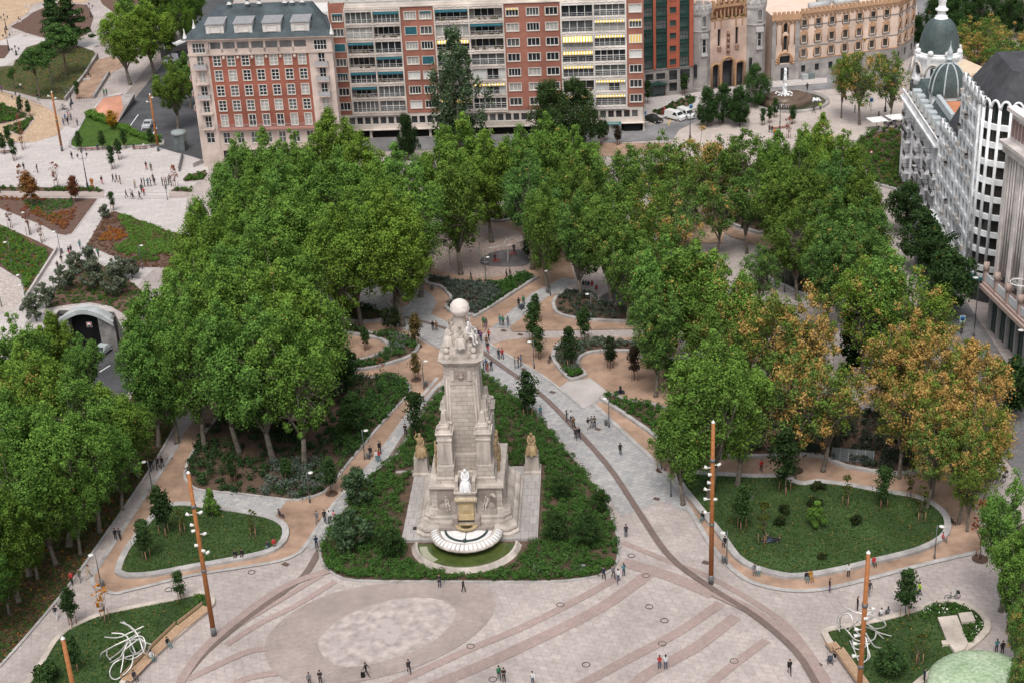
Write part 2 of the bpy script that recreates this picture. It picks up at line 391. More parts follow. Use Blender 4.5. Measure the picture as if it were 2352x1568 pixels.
# ---------------------------------------------------------------- surfaces (outlines surveyed from the photo, laid on the ground)
sheet('pale_plaza', [(-400, 300), (60, 329), (130, 313), (150, 290), (175, 296), (205, 262), (250, 215), (330, 330), (470, 360), (480, 395), (430, 440), (420, 560), (330, 640), (275, 712), (262, 716), (136, 712), (88, 768), (-400, 1180)], 0.02, M_PALE)
# far left, beyond the plaza
sheet('sand_path', [(-300, 150), (0, 210), (60, 228), (100, 245), (138, 268), (142, 292), (128, 312), (80, 327), (0, 328), (-300, 330)], 0.04, M_SANDY)
sheet('sand_path', [(-300, 20), (-20, -20), (200, -60), (280, -40), (235, -10), (190, 8), (110, 2), (72, 12), (66, 30), (20, 60), (20, 80), (-10, 110), (-300, 120)], 0.03, M_SANDY)
sheet('pale_path', [(-300, 100), (0, 95), (50, 78), (90, 88), (210, 95), (240, 60), (262, 60), (190, 140), (110, 92), (0, 160), (-300, 190)], 0.035, M_PALE)
sheet('mulch_bed', [(24, 62), (60, 42), (75, 30), (125, 8), (200, 12), (215, 40), (205, 75), (172, 94), (110, 90), (60, 76)], 0.06, M_SOILR)
sheet('mulch_bed', [(215, -30), (330, -60), (400, -60), (380, 20), (300, 60), (235, 10)], 0.05, M_SOILR)
sheet('mulch_bed', [(-80, 105), (18, 105), (22, 120), (10, 135), (-80, 140)], 0.06, M_SOILR)
sheet('green_bank', [(-100, 160), (30, 152), (60, 110), (130, 90), (215, 118), (228, 135), (198, 160), (175, 195), (150, 231), (95, 228), (40, 213), (-100, 190)], 0.05, mat('green_brown_grass', (0.055, 0.075, 0.022), (0.10, 0.07, 0.04), 0.35, sc2=3, detail=10, bump=0.3))  # rough grass mottled dark green and brown
sheet('sand_path', [(172, 229), (178, 200), (205, 160), (225, 138), (260, 130), (290, 150), (250, 172), (216, 226)], 0.05, M_SAND)
# road of the underpass, running away to the upper left
sheet('asphalt_road', [(268, 286), (300, 240), (360, 165), (420, 90), (455, 30), (490, -40), (560, -60), (530, 20), (470, 120), (450, 250), (468, 370), (440, 360), (400, 350), (360, 338)], 0.05, M_ASPH)
sheet('pavement', [(232, 262), (290, 215), (350, 140), (410, 60), (450, -20), (486, -60), (495, -45), (455, 30), (420, 90), (360, 165), (300, 240), (268, 286)], 0.07, mat('walk_beige', (0.26, 0.22, 0.2), (0.2, 0.17, 0.155), 0.6))
sheet('asphalt_road', [(480, 365), (800, 320), (1180, 310), (1530, 285), (1620, 262), (1640, 245), (1760, 205), (1900, 175), (2080, 175), (2100, 120), (2110, 60), (2105, 0), (2180, -30), (2240, 0), (2165, 80), (2060, 200), (1780, 250), (1650, 285), (1560, 320), (1200, 340), (800, 350), (500, 400)], 0.05, mat('worn_asphalt', (0.22, 0.215, 0.22), (0.17, 0.165, 0.17), 0.5, sc2=0.15, detail=8))
sheet('sidewalk', [(1482, 228), (1600, 214), (1770, 188), (1900, 180), (1900, 192), (1770, 203), (1640, 232), (1600, 250), (1482, 285)], 0.09, M_PALE)
sheet('pale_plaza', [(1560, 300), (1640, 262), (1780, 218), (1930, 205), (2060, 205), (2120, 260), (2110, 330), (2000, 330), (1900, 315), (1840, 310), (1780, 400), (1700, 470), (1560, 470), (1500, 400)], 0.07, slab_mat('warm_paving', (0.50, 0.43, 0.39), (0.44, 0.38, 0.345), (0.36, 0.31, 0.28), 1.6, 1.0, ms=0.03))
sheet('sand_path', [(1540, 470), (1560, 440), (1640, 400), (1700, 372), (1790, 420), (1788, 470), (1700, 500), (1670, 500), (1660, 560), (1540, 560)], 0.09, M_SANDY)
sheet('asphalt_road', [(2075, 440), (2110, 420), (2150, 560), (2210, 680), (2290, 800), (2420, 1000), (2420, 1250), (2330, 1080), (2260, 990), (2190, 860), (2120, 720)], 0.05, M_GREYP)
sheet('asphalt_road', [(2222, 930), (2240, 925), (2300, 1060), (2275, 1075), (2250, 1070), (2210, 1000)], 0.07, M_ASPH)
# bound sand walks of the square
sheet('sand_walk', [(418, 1000), (395, 1045), (350, 1110), (300, 1190), (255, 1260), (228, 1300), (212, 1328), (222, 1347), (262, 1362), (290, 1357), (340, 1345), (440, 1321), (560, 1302), (640, 1288), (680, 1272), (702, 1253), (772, 1151), (857, 1059), (937, 951), (990, 896), (1018, 868), (1025, 806), (1008, 802), (970, 785), (930, 759), (860, 738), (800, 724), (740, 715), (600, 760), (500, 900)], 0.03, M_SAND)
sheet('step_paving', [(440, 1126), (500, 1130), (560, 1137), (618, 1144), (659, 1150), (630, 1188), (560, 1178), (436, 1163)], 0.05, M_PATH)
sheet('sand_walk', [(1362, 926), (1440, 1000), (1500, 1056), (1548, 1112), (1590, 1180), (1640, 1262), (1690, 1314), (1740, 1342), (1820, 1357), (1900, 1352), (2000, 1328), (2120, 1297), (2246, 1268), (2262, 1232), (2225, 1150), (2190, 1080), (2120, 950), (2060, 860), (1990, 900), (2080, 1020), (1960, 990), (1700, 950), (1500, 950), (1430, 925)], 0.03, M_SAND)
sheet('sand_walk', [(1337, 842), (1346, 828), (1371, 823), (1456, 823), (1640, 830), (1760, 870), (1800, 950), (1600, 960), (1451, 926), (1430, 917), (1402, 905), (1353, 866)], 0.04, M_SAND)
sheet('sand_walk', [(1126, 791), (1165, 782), (1204, 778), (1300, 777), (1449, 776), (1560, 780), (1560, 820), (1449, 815), (1350, 870), (1302, 877), (1283, 891), (1233, 855), (1147, 805)], 0.04, M_SAND)
sheet('sand_walk', [(1171, 753), (1256, 684), (1276, 677), (1300, 700), (1449, 742), (1560, 745), (1560, 757), (1449, 757), (1256, 760), (1195, 763), (1176, 762)], 0.04, M_SAND)
sheet('sand_walk', [(955, 650), (930, 590), (980, 530), (1060, 500), (1240, 500), (1300, 560), (1320, 640), (1296, 662), (1254, 668), (1222, 674), (1130, 752), (1103, 771), (1085, 762), (1022, 736), (989, 722), (1003, 698), (996, 681), (975, 665)], 0.04, M_SAND)
sheet('grey_sand_court', [(975, 560), (1060, 520), (1180, 530), (1225, 580), (1215, 620), (1120, 638), (1020, 625), (980, 600)], 0.06, M_SANDG, 3)
sheet('rubber_floor', [(1105, 596), (1140, 578), (1200, 575), (1218, 590), (1210, 610), (1160, 614), (1110, 610)], 0.08, M_RUBB, 4)
sheet('rubber_floor', [(1375, 688), (1395, 674), (1425, 672), (1446, 684), (1440, 696), (1400, 699)], 0.08, M_RUBB, 4)
sheet('sand_walk', [(1660, 503), (1690, 530), (1750, 543), (1762, 539), (1800, 532), (1822, 550), (1812, 564), (1900, 600), (1898, 626), (1850, 612), (1790, 582), (1730, 562), (1680, 545), (1650, 530)], 0.1, M_SAND)
sheet('sand_walk', [(1300, 300), (1400, 330), (1560, 330), (1560, 350), (1400, 360), (1250, 350)], 0.07, M_SAND)
sheet('light_concrete_apron', [(1283, 891), (1302, 877), (1337, 862), (1353, 866), (1402, 905), (1376, 919), (1341, 939)], 0.06, M_CONCL)
# main slabs path behind and right of the monument, side strips left
sheet('stone_path', [(1022, 737), (1095, 770), (1126, 791), (1147, 805), (1233, 855), (1283, 891), (1362, 926), (1440, 1000), (1500, 1056), (1548, 1112), (1590, 1180), (1520, 1150), (1430, 1185), (1395, 1140), (1350, 1080), (1250, 965), (1160, 890), (1107, 858), (1040, 812), (1009, 801), (930, 757), (960, 735)], 0.02, M_PATH)
sheet('stone_path', [(1256, 685), (1171, 755), (1130, 752), (1222, 674), (1290, 640), (1330, 645)], 0.05, M_PATH)
sheet('stone_path', [(1000, 868), (987, 905), (937, 951), (857, 1059), (772, 1151), (702, 1253), (718, 1262), (745, 1235), (790, 1180), (805, 1135), (870, 1075), (935, 1003), (980, 935), (1018, 893)], 0.05, M_PATH)
sheet('round_paving', [(772, 690), (790, 667), (840, 650), (900, 647), (960, 661), (996, 681), (1003, 698), (989, 722), (1022, 737), (1095, 770), (1040, 812), (1009, 801), (930, 757), (860, 735), (800, 718)], 0.06, M_PATH)
# cobbled ellipse and bands of the plaza
sheet('cobbled_ellipse', [(608, 1490), (622, 1450), (680, 1400), (765, 1362), (850, 1344), (960, 1336), (1080, 1340), (1128, 1358), (1138, 1385), (1118, 1430), (1060, 1480), (960, 1530), (850, 1560), (740, 1578), (660, 1562), (620, 1530)], 0.025, M_COBP, 3)
sheet('concrete_ellipse', [(730, 1478), (748, 1450), (800, 1412), (880, 1382), (960, 1372), (1020, 1380), (1046, 1400), (1038, 1430), (1000, 1470), (940, 1500), (860, 1524), (790, 1532), (748, 1512)], 0.035, M_CONC, 3)
for (x, y) in [(890, 1431), (908, 1446), (877, 1457), (896, 1470), (888, 1440)]:
    sheet('stain', [(x - 13, y), (x - 9, y - 7), (x, y - 10), (x + 10, y - 7), (x + 14, y), (x + 9, y + 8), (x, y + 10), (x - 9, y + 8)], 0.04 + 0.001 * (x % 5), mat('pale_stain', (0.42, 0.37, 0.35), (0.38, 0.335, 0.315), 1), 2)
RB = lambda *a, w=1.0, z=0.045, m=None, nm='cobble_band': ribbon(nm, a, w, z, m or M_COBB)
RB((405, 1580), (470, 1500), (560, 1425), (650, 1360), (700, 1320), (735, 1262), w=0.8, m=M_DARKB, z=0.05, nm='dark_band')
RB((735, 1262), (800, 1165), (880, 1075), (940, 985), (1010, 890), w=0.55, m=M_DARKB, z=0.062, nm='dark_band')
RB((1060, 770), (1125, 822), (1240, 905), (1320, 985), (1400, 1075), (1470, 1180), (1540, 1280), (1640, 1355), (1740, 1420), (1830, 1500), (1885, 1590), w=0.75, m=M_DARKB, z=0.07, nm='dark_band')
RB((930, 730), (1000, 748), (1060, 770), w=0.6, m=M_DARKB, z=0.078, nm='dark_band')
RB((1640, 1362), (1740, 1412), (1840, 1492), (1905, 1590), w=1.3, z=0.055)
RB((390, 1610), (460, 1500), (560, 1412), (660, 1345), (760, 1310), w=1.0, z=0.05)
RB((1430, 1290), (1530, 1320), (1640, 1365), w=1.7, z=0.05)
RB((1430, 1245), (1540, 1290), (1640, 1330), (1800, 1430), (1900, 1560), w=0.8, z=0.045)
RB((1500, 1310), (1380, 1395), (1220, 1475), (1100, 1530), (980, 1580), w=1.5)
RB((1420, 1325), (1330, 1375), (1200, 1440), (1080, 1490), (960, 1545), (860, 1590), w=1.0)
RB((1655, 1385), (1560, 1450), (1430, 1520), (1320, 1580), w=1.2)
RB((1690, 1415), (1600, 1485), (1490, 1545), (1440, 1590), w=1.4)
RB((1760, 1470), (1680, 1530), (1610, 1590), w=1.0)
RB((520, 1480), (600, 1430), (680, 1390), (770, 1335), w=0.8)
RB((430, 1560), (560, 1500), (610, 1490), w=0.9)
RB((500, 1600), (560, 1560), (640, 1545), w=0.9)
RB((540, 1440), (640, 1380), (740, 1320), w=0.7)
# smooth granite margins along the sand walks
RB((1362, 926), (1440, 1000), (1500, 1056), (1548, 1112), (1590, 1180), (1640, 1262), (1690, 1314), (1740, 1342), (1820, 1357), (1900, 1352), (2000, 1328), (2120, 1297), (2246, 1268), w=0.6, m=M_GRAN, z=0.085, nm='granite_edging')
RB((1005, 868), (937, 951), (857, 1059), (772, 1151), (702, 1253), (680, 1273), (640, 1289), (560, 1303), (440, 1322), (340, 1346), (290, 1358), (262, 1363), (222, 1348), (212, 1328), (228, 1300), (300, 1190), (395, 1045), (418, 1000), w=0.5, m=M_GRAN, z=0.085, nm='granite_edging')
RB((1126, 791), (1147, 805), (1233, 855), (1283, 891), (1341, 939), w=0.4, m=M_GRAN, z=0.085, nm='granite_edging')
RB((-100, 1620), (0, 1530), (150, 1355), (262, 1200), (345, 1078), (400, 985), w=0.35, m=M_GRAN, z=0.09, nm='granite_edging')
# bicycle lane and zebra stripes
ribbon('cycle_lane', [(-200, 447), (0, 446), (240, 449), (430, 449)], 2.6, 0.06, mat('lane_beige', (0.40, 0.33, 0.30), (0.35, 0.29, 0.26), 0.8))
for k in range(4):
    ribbon('zebra_stripe', [(240, 446.2 + 3.2 * k), (388, 446.5 + 3.2 * k)], 0.28, 0.085, M_WHITE)
ribbon('road_line', [(300, 290), (318, 265)], 0.2, 0.08, M_WHITE); ribbon('road_line', [(325, 300), (340, 280)], 0.2, 0.08, M_WHITE)
ribbon('road_line', [(352, 310), (360, 295)], 0.25, 0.08, M_WHITE)
for (x, y) in [(540, 277), (1560, 281), (1535, 290)]: ribbon('parking_line', [(x, y), (x + 6, y - 16)] if x > 1000 else [(x, y), (x + 3, y - 5)], 0.2, 0.09, mat('yellow_paint', (0.6, 0.4, 0.05)))
# ---------------------------------------------------------------- raised planting beds: bench-high granite walls
BED = {}
def bed(key, px, wall_label, soil, h=0.45, w=0.55, smooth=2, wm=None, soil_name='planting_soil', cat='bench wall', z=None):
    P = ccw(ground_loop(px, smooth)); I = inset(P, w); n = len(P); mb = MB()
    lo = [(p[0], p[1], 0.0) for p in P]; to = [(p[0], p[1], h) for p in P]; ti = [(p[0], p[1], h) for p in I]; li = [(p[0], p[1], h - 0.2) for p in I]
    fs = []
    for i in range(n):
        j = (i + 1) % n
        fs += [(i, j, n + j, n + i), (n + i, n + j, 2 * n + j, 2 * n + i), (2 * n + i, 2 * n + j, 3 * n + j, 3 * n + i)]
    mb.add(lo + to + ti + li, fs, 0, False)
    if wall_label: tag(mb.build('planter_wall', wm or M_GRAN), wall_label, cat, 'low granite walls around the planting beds')
    zz = z if z is not None else (h - 0.1 if h > 0.22 else h + 0.03)
    o = fill(I, zz, soil_name, soil, soil_name); o['kind'] = 'structure'
    BED[key] = (I, zz)
    return I
bed('lawnL', [(265, 1312), (285, 1265), (345, 1190), (385, 1162), (430, 1158), (470, 1163), (560, 1175), (620, 1187), (650, 1200), (664, 1217), (660, 1245), (630, 1270), (570, 1287), (440, 1310), (350, 1327), (290, 1330), (268, 1322)], 'pale granite bench wall around the left lawn', M_GRASS, soil_name='lawn', w=0.8)
bed('lawnR', [(1550, 1108), (1590, 1160), (1655, 1241), (1685, 1284), (1728, 1311), (1793, 1329), (1845, 1331), (1935, 1316), (2023, 1294), (2114, 1271), (2169, 1243), (2184, 1218), (2180, 1190), (2150, 1160), (2100, 1140), (2023, 1128), (1960, 1116), (1880, 1106), (1848, 1111), (1825, 1106), (1805, 1094), (1723, 1094), (1600, 1086), (1560, 1088)], 'long pale bench wall curving around the big right lawn', M_GRASS, soil_name='lawn', w=0.8)
bed('artL', [(490, 1373), (495, 1384), (485, 1401), (425, 1453), (292, 1566), (250, 1610), (20, 1630), (62, 1568), (95, 1518), (120, 1476), (150, 1448), (187, 1428), (250, 1406), (400, 1376), (462, 1361), (480, 1364)], 'low beige wall around the lawn with looped tubes at lower left', M_GRASS, soil_name='lawn', h=0.35, w=0.6, wm=M_GRANB, smooth=2)
bed('artR', [(1886, 1458), (1894, 1447), (1919, 1441), (2014, 1423), (2096, 1401), (2139, 1386), (2174, 1381), (2214, 1386), (2251, 1403), (2274, 1431), (2271, 1456), (2239, 1486), (2201, 1513), (2124, 1568), (2060, 1620), (2005, 1620), (1976, 1568), (1914, 1501)], 'rounded beige wall around the lower right lawn with paving slabs', M_GRASS, soil_name='lawn', h=0.35, w=0.7, wm=M_GRANB, smooth=2)
bed('centre', [(1107, 858), (1160, 893), (1245, 963), (1300, 1030), (1350, 1090), (1390, 1150), (1418, 1220), (1424, 1270), (1415, 1300), (1390, 1320), (1330, 1333), (1240, 1339), (1000, 1338), (820, 1336), (770, 1323), (740, 1297), (732, 1265), (745, 1235), (790, 1180), (805, 1135), (870, 1075), (910, 1045), (935, 1003), (980, 935), (1018, 893), (1060, 860)], 'low granite kerb around the shrubs of the monument', M_SOIL, h=0.2, w=0.3, cat='kerb')
bed('grove', [(422, 1100), (440, 1121), (467, 1130), (542, 1136), (660, 1151), (702, 1147), (740, 1136), (765, 1116), (792, 1079), (840, 1021), (897, 954), (940, 909), (944, 894), (935, 876), (902, 864), (852, 867), (800, 858), (740, 846), (660, 860), (560, 900), (480, 980), (440, 1040), (425, 1075)], 'granite kerb around the dark shrubs under the left grove', M_SOIL, h=0.25, w=0.35, cat='kerb')
bed('mid_l', [(750, 765), (800, 770), (870, 783), (887, 798), (870, 815), (820, 830), (770, 838), (770, 852), (835, 853), (900, 838), (950, 820), (965, 797), (952, 780), (900, 768), (860, 768), (820, 755), (780, 748)], 'curving granite wall of the hook shaped bed left of the monument', M_SOIL)
bed('mid_l2', [(760, 725), (800, 742), (870, 742), (890, 728), (870, 712), (800, 705), (770, 705)], 'granite wall of the small bed under the trees beside the round paving', M_SOIL)
bed('globe', [(1231, 641), (1228, 646), (1101, 727), (1086, 729), (1040, 722), (1021, 709), (1034, 694), (1026, 677), (1009, 662), (976, 654), (980, 640), (1014, 640), (1076, 652), (1101, 655), (1156, 648), (1191, 631), (1205, 630)], 'granite wall of the wedge shaped grey shrub bed behind the globe', M_SOIL, smooth=2)
bed('plant_r', [(1284, 677), (1269, 694), (1268, 707), (1276, 722), (1301, 732), (1360, 740), (1460, 744), (1530, 744), (1530, 700), (1470, 704), (1400, 704), (1372, 690), (1350, 672), (1310, 668)], 'long curved granite wall of the grey shrub bed right of the path', M_SOIL)
bed('hook_r', [(1276, 798), (1266, 817), (1271, 836), (1290, 860), (1311, 877), (1349, 865), (1336, 850), (1331, 838), (1333, 829), (1347, 817), (1385, 811), (1449, 811), (1530, 812), (1530, 784), (1449, 788), (1385, 782), (1314, 789), (1290, 790)], 'curving granite wall of the hook shaped bed right of the main path', M_SOIL)
bed('wedge_r', [(1376, 918), (1403, 906), (1451, 925), (1500, 930), (1560, 950), (1620, 1000), (1610, 1060), (1560, 1065), (1520, 1022), (1483, 992), (1430, 955)], 'straight granite wall of the long wedge bed beside the main path', M_SOIL, smooth=1)
bed('wood_r', [(1560, 1020), (1600, 1045), (1700, 1055), (1810, 1050), (1880, 1052), (1940, 1076), (2050, 1093), (2110, 1086), (2126, 1064), (2090, 1010), (2020, 950), (1900, 930), (1780, 930), (1680, 960), (1600, 990)], 'granite wall along the dark thicket behind the right lawn', M_SOIL)
bed('lav_r', [(1738, 582), (1790, 584), (1850, 613), (1902, 634), (1945, 662), (1890, 698), (1830, 676), (1765, 645), (1728, 606)], 'granite wall around the grey lavender slope at upper right', M_SOIL, smooth=1)
bed('walk_r', [(1668, 500), (1700, 500), (1780, 470), (1880, 480), (1960, 560), (1900, 596), (1830, 560), (1822, 545), (1798, 530), (1760, 535), (1745, 540), (1700, 527), (1672, 515)], 'wavy granite wall along the upper right sand walk', M_SOIL, smooth=1)
bed('ring', [(892, 694), (904, 688), (918, 686), (934, 688), (946, 696), (946, 704), (934, 711), (916, 713), (900, 709), (891, 702)], 'round granite seat ring around a plane tree', M_SAND, w=0.4)
bed('small_up', [(1106, 492), (1112, 484), (1160, 478), (1190, 484), (1188, 500), (1165, 510), (1140, 512), (1115, 504)], 'oval granite wall of the little bed behind the playground', M_SOIL)
bed('terr', [(1960, 330), (2000, 305), (2110, 300), (2100, 420), (2060, 440), (1990, 420)], 'low wall around the green terrace before the domed building', M_SOIL, smooth=1)
# beds of the far left
bed('tri_l', [(158, 338), (160, 325), (178, 300), (196, 266), (205, 262), (250, 278), (320, 312), (378, 326), (378, 334), (325, 339), (170, 345)], 'white kerb around the triangular lawn by the underpass', mat('bright_grass', (0.085, 0.15, 0.03), (0.055, 0.10, 0.02), 1.5, sc2=0.3, detail=9), soil_name='lawn', h=0.4, w=0.5, smooth=1)
bed('l1', [(-120, 452), (228, 457), (168, 538), (150, 543), (130, 540), (95, 520), (0, 482), (-120, 440)], 'pale kerb around the wedge bed with rust coloured plants', M_SOILR, h=0.12, w=0.25, wm=M_PALE, smooth=1, cat='kerb')
bed('l2', [(-120, 500), (0, 515), (90, 555), (131, 576), (118, 600), (45, 712), (38, 712), (55, 680), (50, 648), (0, 617), (-120, 600)], 'low kerb around the flower bank at the left edge', M_SOILR, h=0.12, w=0.25, wm=M_PALE, smooth=1, cat='kerb')
bed('l3', [(196, 566), (238, 492), (265, 486), (290, 494), (400, 536), (470, 560), (470, 620), (330, 617), (316, 616)], 'pale kerb around the striped green and orange bed', M_SOILR, h=0.12, w=0.25, wm=M_PALE, smooth=1, cat='kerb')
bed('olive', [(160, 618), (180, 604), (205, 600), (230, 606), (300, 645), (345, 680), (300, 735), (250, 706), (205, 698), (150, 704), (105, 712), (120, 670)], 'pale kerb around the olive tree bank above the tunnel', M_SOILR, h=0.12, w=0.25, wm=M_PALE, smooth=1, cat='kerb')
bed('strip', [(-60, 430), (205, 432), (242, 437), (236, 443), (-60, 441)], 'thin kerb around the hedge strip beside the cycle lane', M_SOIL, h=0.12, w=0.2, wm=M_PALE, smooth=0, cat='kerb')
bed('s1', [(-60, 232), (10, 240), (66, 266), (60, 272), (10, 286), (-60, 292)], 'kerb of the upper green wedge bed at the left edge', M_SOIL, h=0.12, w=0.2, wm=M_PALE, smooth=0, cat='kerb')
bed('s2', [(5, 296), (40, 282), (78, 268), (80, 274), (50, 313), (42, 312)], 'kerb of the small diamond bed at the left edge', M_SOIL, h=0.12, w=0.2, wm=M_PALE, smooth=0, cat='kerb')
bed('plaza_e', [(388, 442), (395, 436), (430, 432), (445, 438), (440, 444)], 'kerb of the tiny bed at the end of the crossing', M_SOIL, h=0.12, w=0.2, wm=M_PALE, smooth=0, cat='kerb')
bed('plaza_f', [(417, 415), (425, 405), (470, 392), (480, 400), (470, 415), (425, 420)], 'kerb of the low shrub bed below the grove corner', M_SOIL, h=0.12, w=0.2, wm=M_PALE, smooth=1, cat='kerb')
bed('street_b', [(1495, 260), (1540, 240), (1590, 222), (1600, 232), (1590, 243), (1520, 268)], 'kerb of the dark shrub bed before the red office', M_SOIL, h=0.15, w=0.2, smooth=0, cat='kerb')
# leaf covered bank left of the grey path (kept clear of the sunken road)
sheet('leafy_bank', [(-140, 1640), (0, 1528), (150, 1352), (262, 1197), (345, 1074), (400, 982), (335, 850), (262, 985), (75, 1225), (-250, 1510)], 0.03, M_LITTER)
sheet('sand_court', [(-120, 616), (0, 620), (36, 640), (50, 660), (48, 690), (30, 716), (-120, 740)], 0.05, mat('pinkish_sand', (0.44, 0.38, 0.35), (0.38, 0.33, 0.30), 0.6, sc2=2))
# slab monument pieces inside the lower right lawn
for i, pts in enumerate([[(2153, 1425), (2197, 1420), (2223, 1485), (2177, 1487)], [(2200, 1416), (2231, 1413), (2240, 1434), (2208, 1437)], [(2161, 1480), (2174, 1479), (2178, 1488), (2164, 1489)], [(2180, 1489), (2222, 1486), (2215, 1500), (2192, 1508)]]):
    P = ccw(ground_loop(pts)); mb = MB(); mb.prism(P, 0.2, 0.5 + 0.03 * i)
    tag(mb.build('stone_slab', M_GRANB), ['large tilted rectangular granite slab in the lower right lawn', 'small square granite slab beside the white roses', 'tiny granite block at the corner of the large slab', 'triangular granite slab next to the wall opening'][i], 'slab', 'granite slabs laid in the lower right lawn')
# round tree pits in the paving and manholes
PIT = mat('pit_soil', (0.10, 0.06, 0.045), (0.06, 0.04, 0.03), 2)
def disc(name, px, py, r, m, z=0.1, kind='structure'):
    p = at(px, py); mb = MB(); mb.lathe([(r, z - 0.02), (r, z), (0.0001, z)], p.x, p.y, 20, sm=False); o = mb.build(name, m); o['kind'] = kind; return o
for (x, y, r) in [(2251, 1284, 0.9), (1402, 848, 0.9), (1457, 875, 0.8), (1539, 905, 0.8), (1519, 1080, 0.7), (957, 797, 0.9), (956, 873, 0.8), (762, 1134, 0.8), (1829, 1081, 0.9), (1238, 826, 0.8)]: disc('tree_pit', x, y, r, PIT)
for (x, y) in [(656, 1296), (1508, 1146), (1621, 1292), (1157, 760), (1195, 769), (1203, 848), (1269, 901), (1373, 986), (1879, 1527), (390, 1053)]:
    p = at(x, y); mb = MB(); mb.T = Matrix.Translation((p.x, p.y, 0.1)) @ Matrix.Rotation(-0.6, 4, 'Z'); mb.quad((-0.4, -0.3, 0), (0.4, -0.3, 0), (0.4, 0.3, 0), (-0.4, 0.3, 0))
    mb.build('drain_cover', mat('rusty_cover', (0.13, 0.085, 0.07), (0.10, 0.07, 0.06), 3))['kind'] = 'structure'
for (x, y) in [(1287, 1389), (1081, 1484), (1491, 1393), (1484, 1322), (1450, 1276), (1526, 1425), (1521, 1478), (1346, 1526), (1686, 1518), (1132, 1560), (578, 1314), (387, 1354), (577, 1252)]:
    p = at(x, y); mb = MB(); mb.tube([(p.x + 0.4 * math.cos(a), p.y + 0.4 * math.sin(a), 0.07) for a in np.linspace(0, 2 * PI, 17)[:-1]], 0.035, 4, closed=True)
    mb.build('manhole_ring', M_DKM)['kind'] = 'structure'
# ---------------------------------------------------------------- foliage prototypes
L_PLANE = leaf_mat('plane_leaves', (0.055, 0.088, 0.03), (0.20, 0.335, 0.068), (0.56, 0.36, 0.12))  # dark end lifted: haze over the shadows put into the leaf colour
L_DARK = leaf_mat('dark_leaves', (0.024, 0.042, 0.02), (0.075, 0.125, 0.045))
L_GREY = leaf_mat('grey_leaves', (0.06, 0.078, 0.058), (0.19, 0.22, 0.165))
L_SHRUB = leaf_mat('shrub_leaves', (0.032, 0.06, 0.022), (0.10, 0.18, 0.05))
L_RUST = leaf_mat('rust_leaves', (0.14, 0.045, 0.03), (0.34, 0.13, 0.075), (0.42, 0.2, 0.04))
def clumps_to_leaves(C, Rp, per, size, rng, up=0.45, flat=0.85, sh=None, turnc=None, fill_=0.25):
    """C (n,3) clump centres, Rp (n,) radii -> leaf quads on the outside of every clump"""
    n = len(C); tot = n * per
    ci = np.repeat(np.arange(n), per)
    d = unit(rng.normal(size=(tot, 3)) + np.array([0, 0, up]))
    rr = np.where(rng.random(tot) < fill_, rng.uniform(0.2, 0.8, tot), rng.uniform(0.6, 1.25, tot))
    P = C[ci] + d * (Rp[ci] * rr)[:, None] * np.array([1, 1, flat])
    Nn = unit(d + rng.normal(size=(tot, 3)) * 0.55)
    sz = size * rng.uniform(0.6, 1.45, tot)
    base = (rng.random(n) if sh is None else sh)[ci]
    shade = np.clip(0.30 * base + 0.30 * rng.random(tot) + 0.3 * np.clip(d[:, 2], 0, 1) * rr + 0.12 * (rr > 0.85), 0, 1)  # random tone, plus painted light on upward facing and outer leaves
    tc = (rng.random(n) if turnc is None else turnc)[ci]
    turn = np.clip(0.75 * tc + 0.25 * rng.random(tot), 0, 1)
    return P, Nn, sz, shade, turn
def crown(name, H, R, z0, ncl, per, size, seed, prof, m, clr=0.3, lobes=0.28, up=0.45, vert=1.0, bias=0.55, plumes=0):
    rng = np.random.default_rng(seed)
    C = []; nv = rng.uniform(0, 50); PL = []
    for i in range(plumes):   # upright boughs of different height, the tallest near the middle
        q = 0 if i == 0 else rng.uniform(0.35, 0.78); a = i * 2.4 + rng.uniform(-.4, .4)
        zt = z0 + (H - z0) * (1 - 0.5 * q * q - rng.uniform(0, .13)); zl = z0 + (H - z0) * rng.uniform(0.0, 0.3)
        PL.append((math.cos(a) * q * R, math.sin(a) * q * R, zl, zt if i else H, R * rng.uniform(.26, .42)))
    while plumes and len(C) < ncl:
        x, y, zl, zt, pr = PL[rng.integers(plumes)]; t = rng.random() ** .8; a = rng.random() * 2 * PI
        r = pr * max(.1, math.sin(PI * min(1, .12 + .86 * t)) ** .7) * rng.random() ** .4 * (1 + .5 * noise.noise(Vector((a, t * 4, x))))
        k = .45 + .55 * min(1, t * 1.6); C.append((x * k + r * math.cos(a), y * k + r * math.sin(a), zl + (zt - zl) * t))
    while len(C) < ncl:
        t = rng.random(); a = rng.random() * 2 * PI
        r = prof(t) * R
        l = 1 + lobes * 2 * noise.noise(Vector((math.cos(a) * 1.3 + nv, math.sin(a) * 1.3, t * 2.2)))
        q = rng.random() ** bias
        C.append((math.cos(a) * r * l * q, math.sin(a) * r * l * q, z0 + (H - z0) * t + lobes * R * 0.5 * noise.noise(Vector((math.cos(a) * 2 * q, math.sin(a) * 2 * q, nv)))))
    C = np.array(C); t = (C[:, 2] - z0) / (H - z0)
    Rp = R * clr * rng.uniform(0.4, 1.35, ncl) * (0.75 + 0.5 * (1 - np.abs(2 * t - 0.9)))
    sh = np.clip(0.25 + 0.5 * t + 0.3 * rng.normal(size=ncl), 0, 1)  # clumps lighter towards the crown top: daylight painted into the leaf colour
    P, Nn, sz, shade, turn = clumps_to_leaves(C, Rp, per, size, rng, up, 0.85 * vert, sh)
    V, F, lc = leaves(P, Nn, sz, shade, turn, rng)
    return np_mesh(name, V, F, m, lc), C
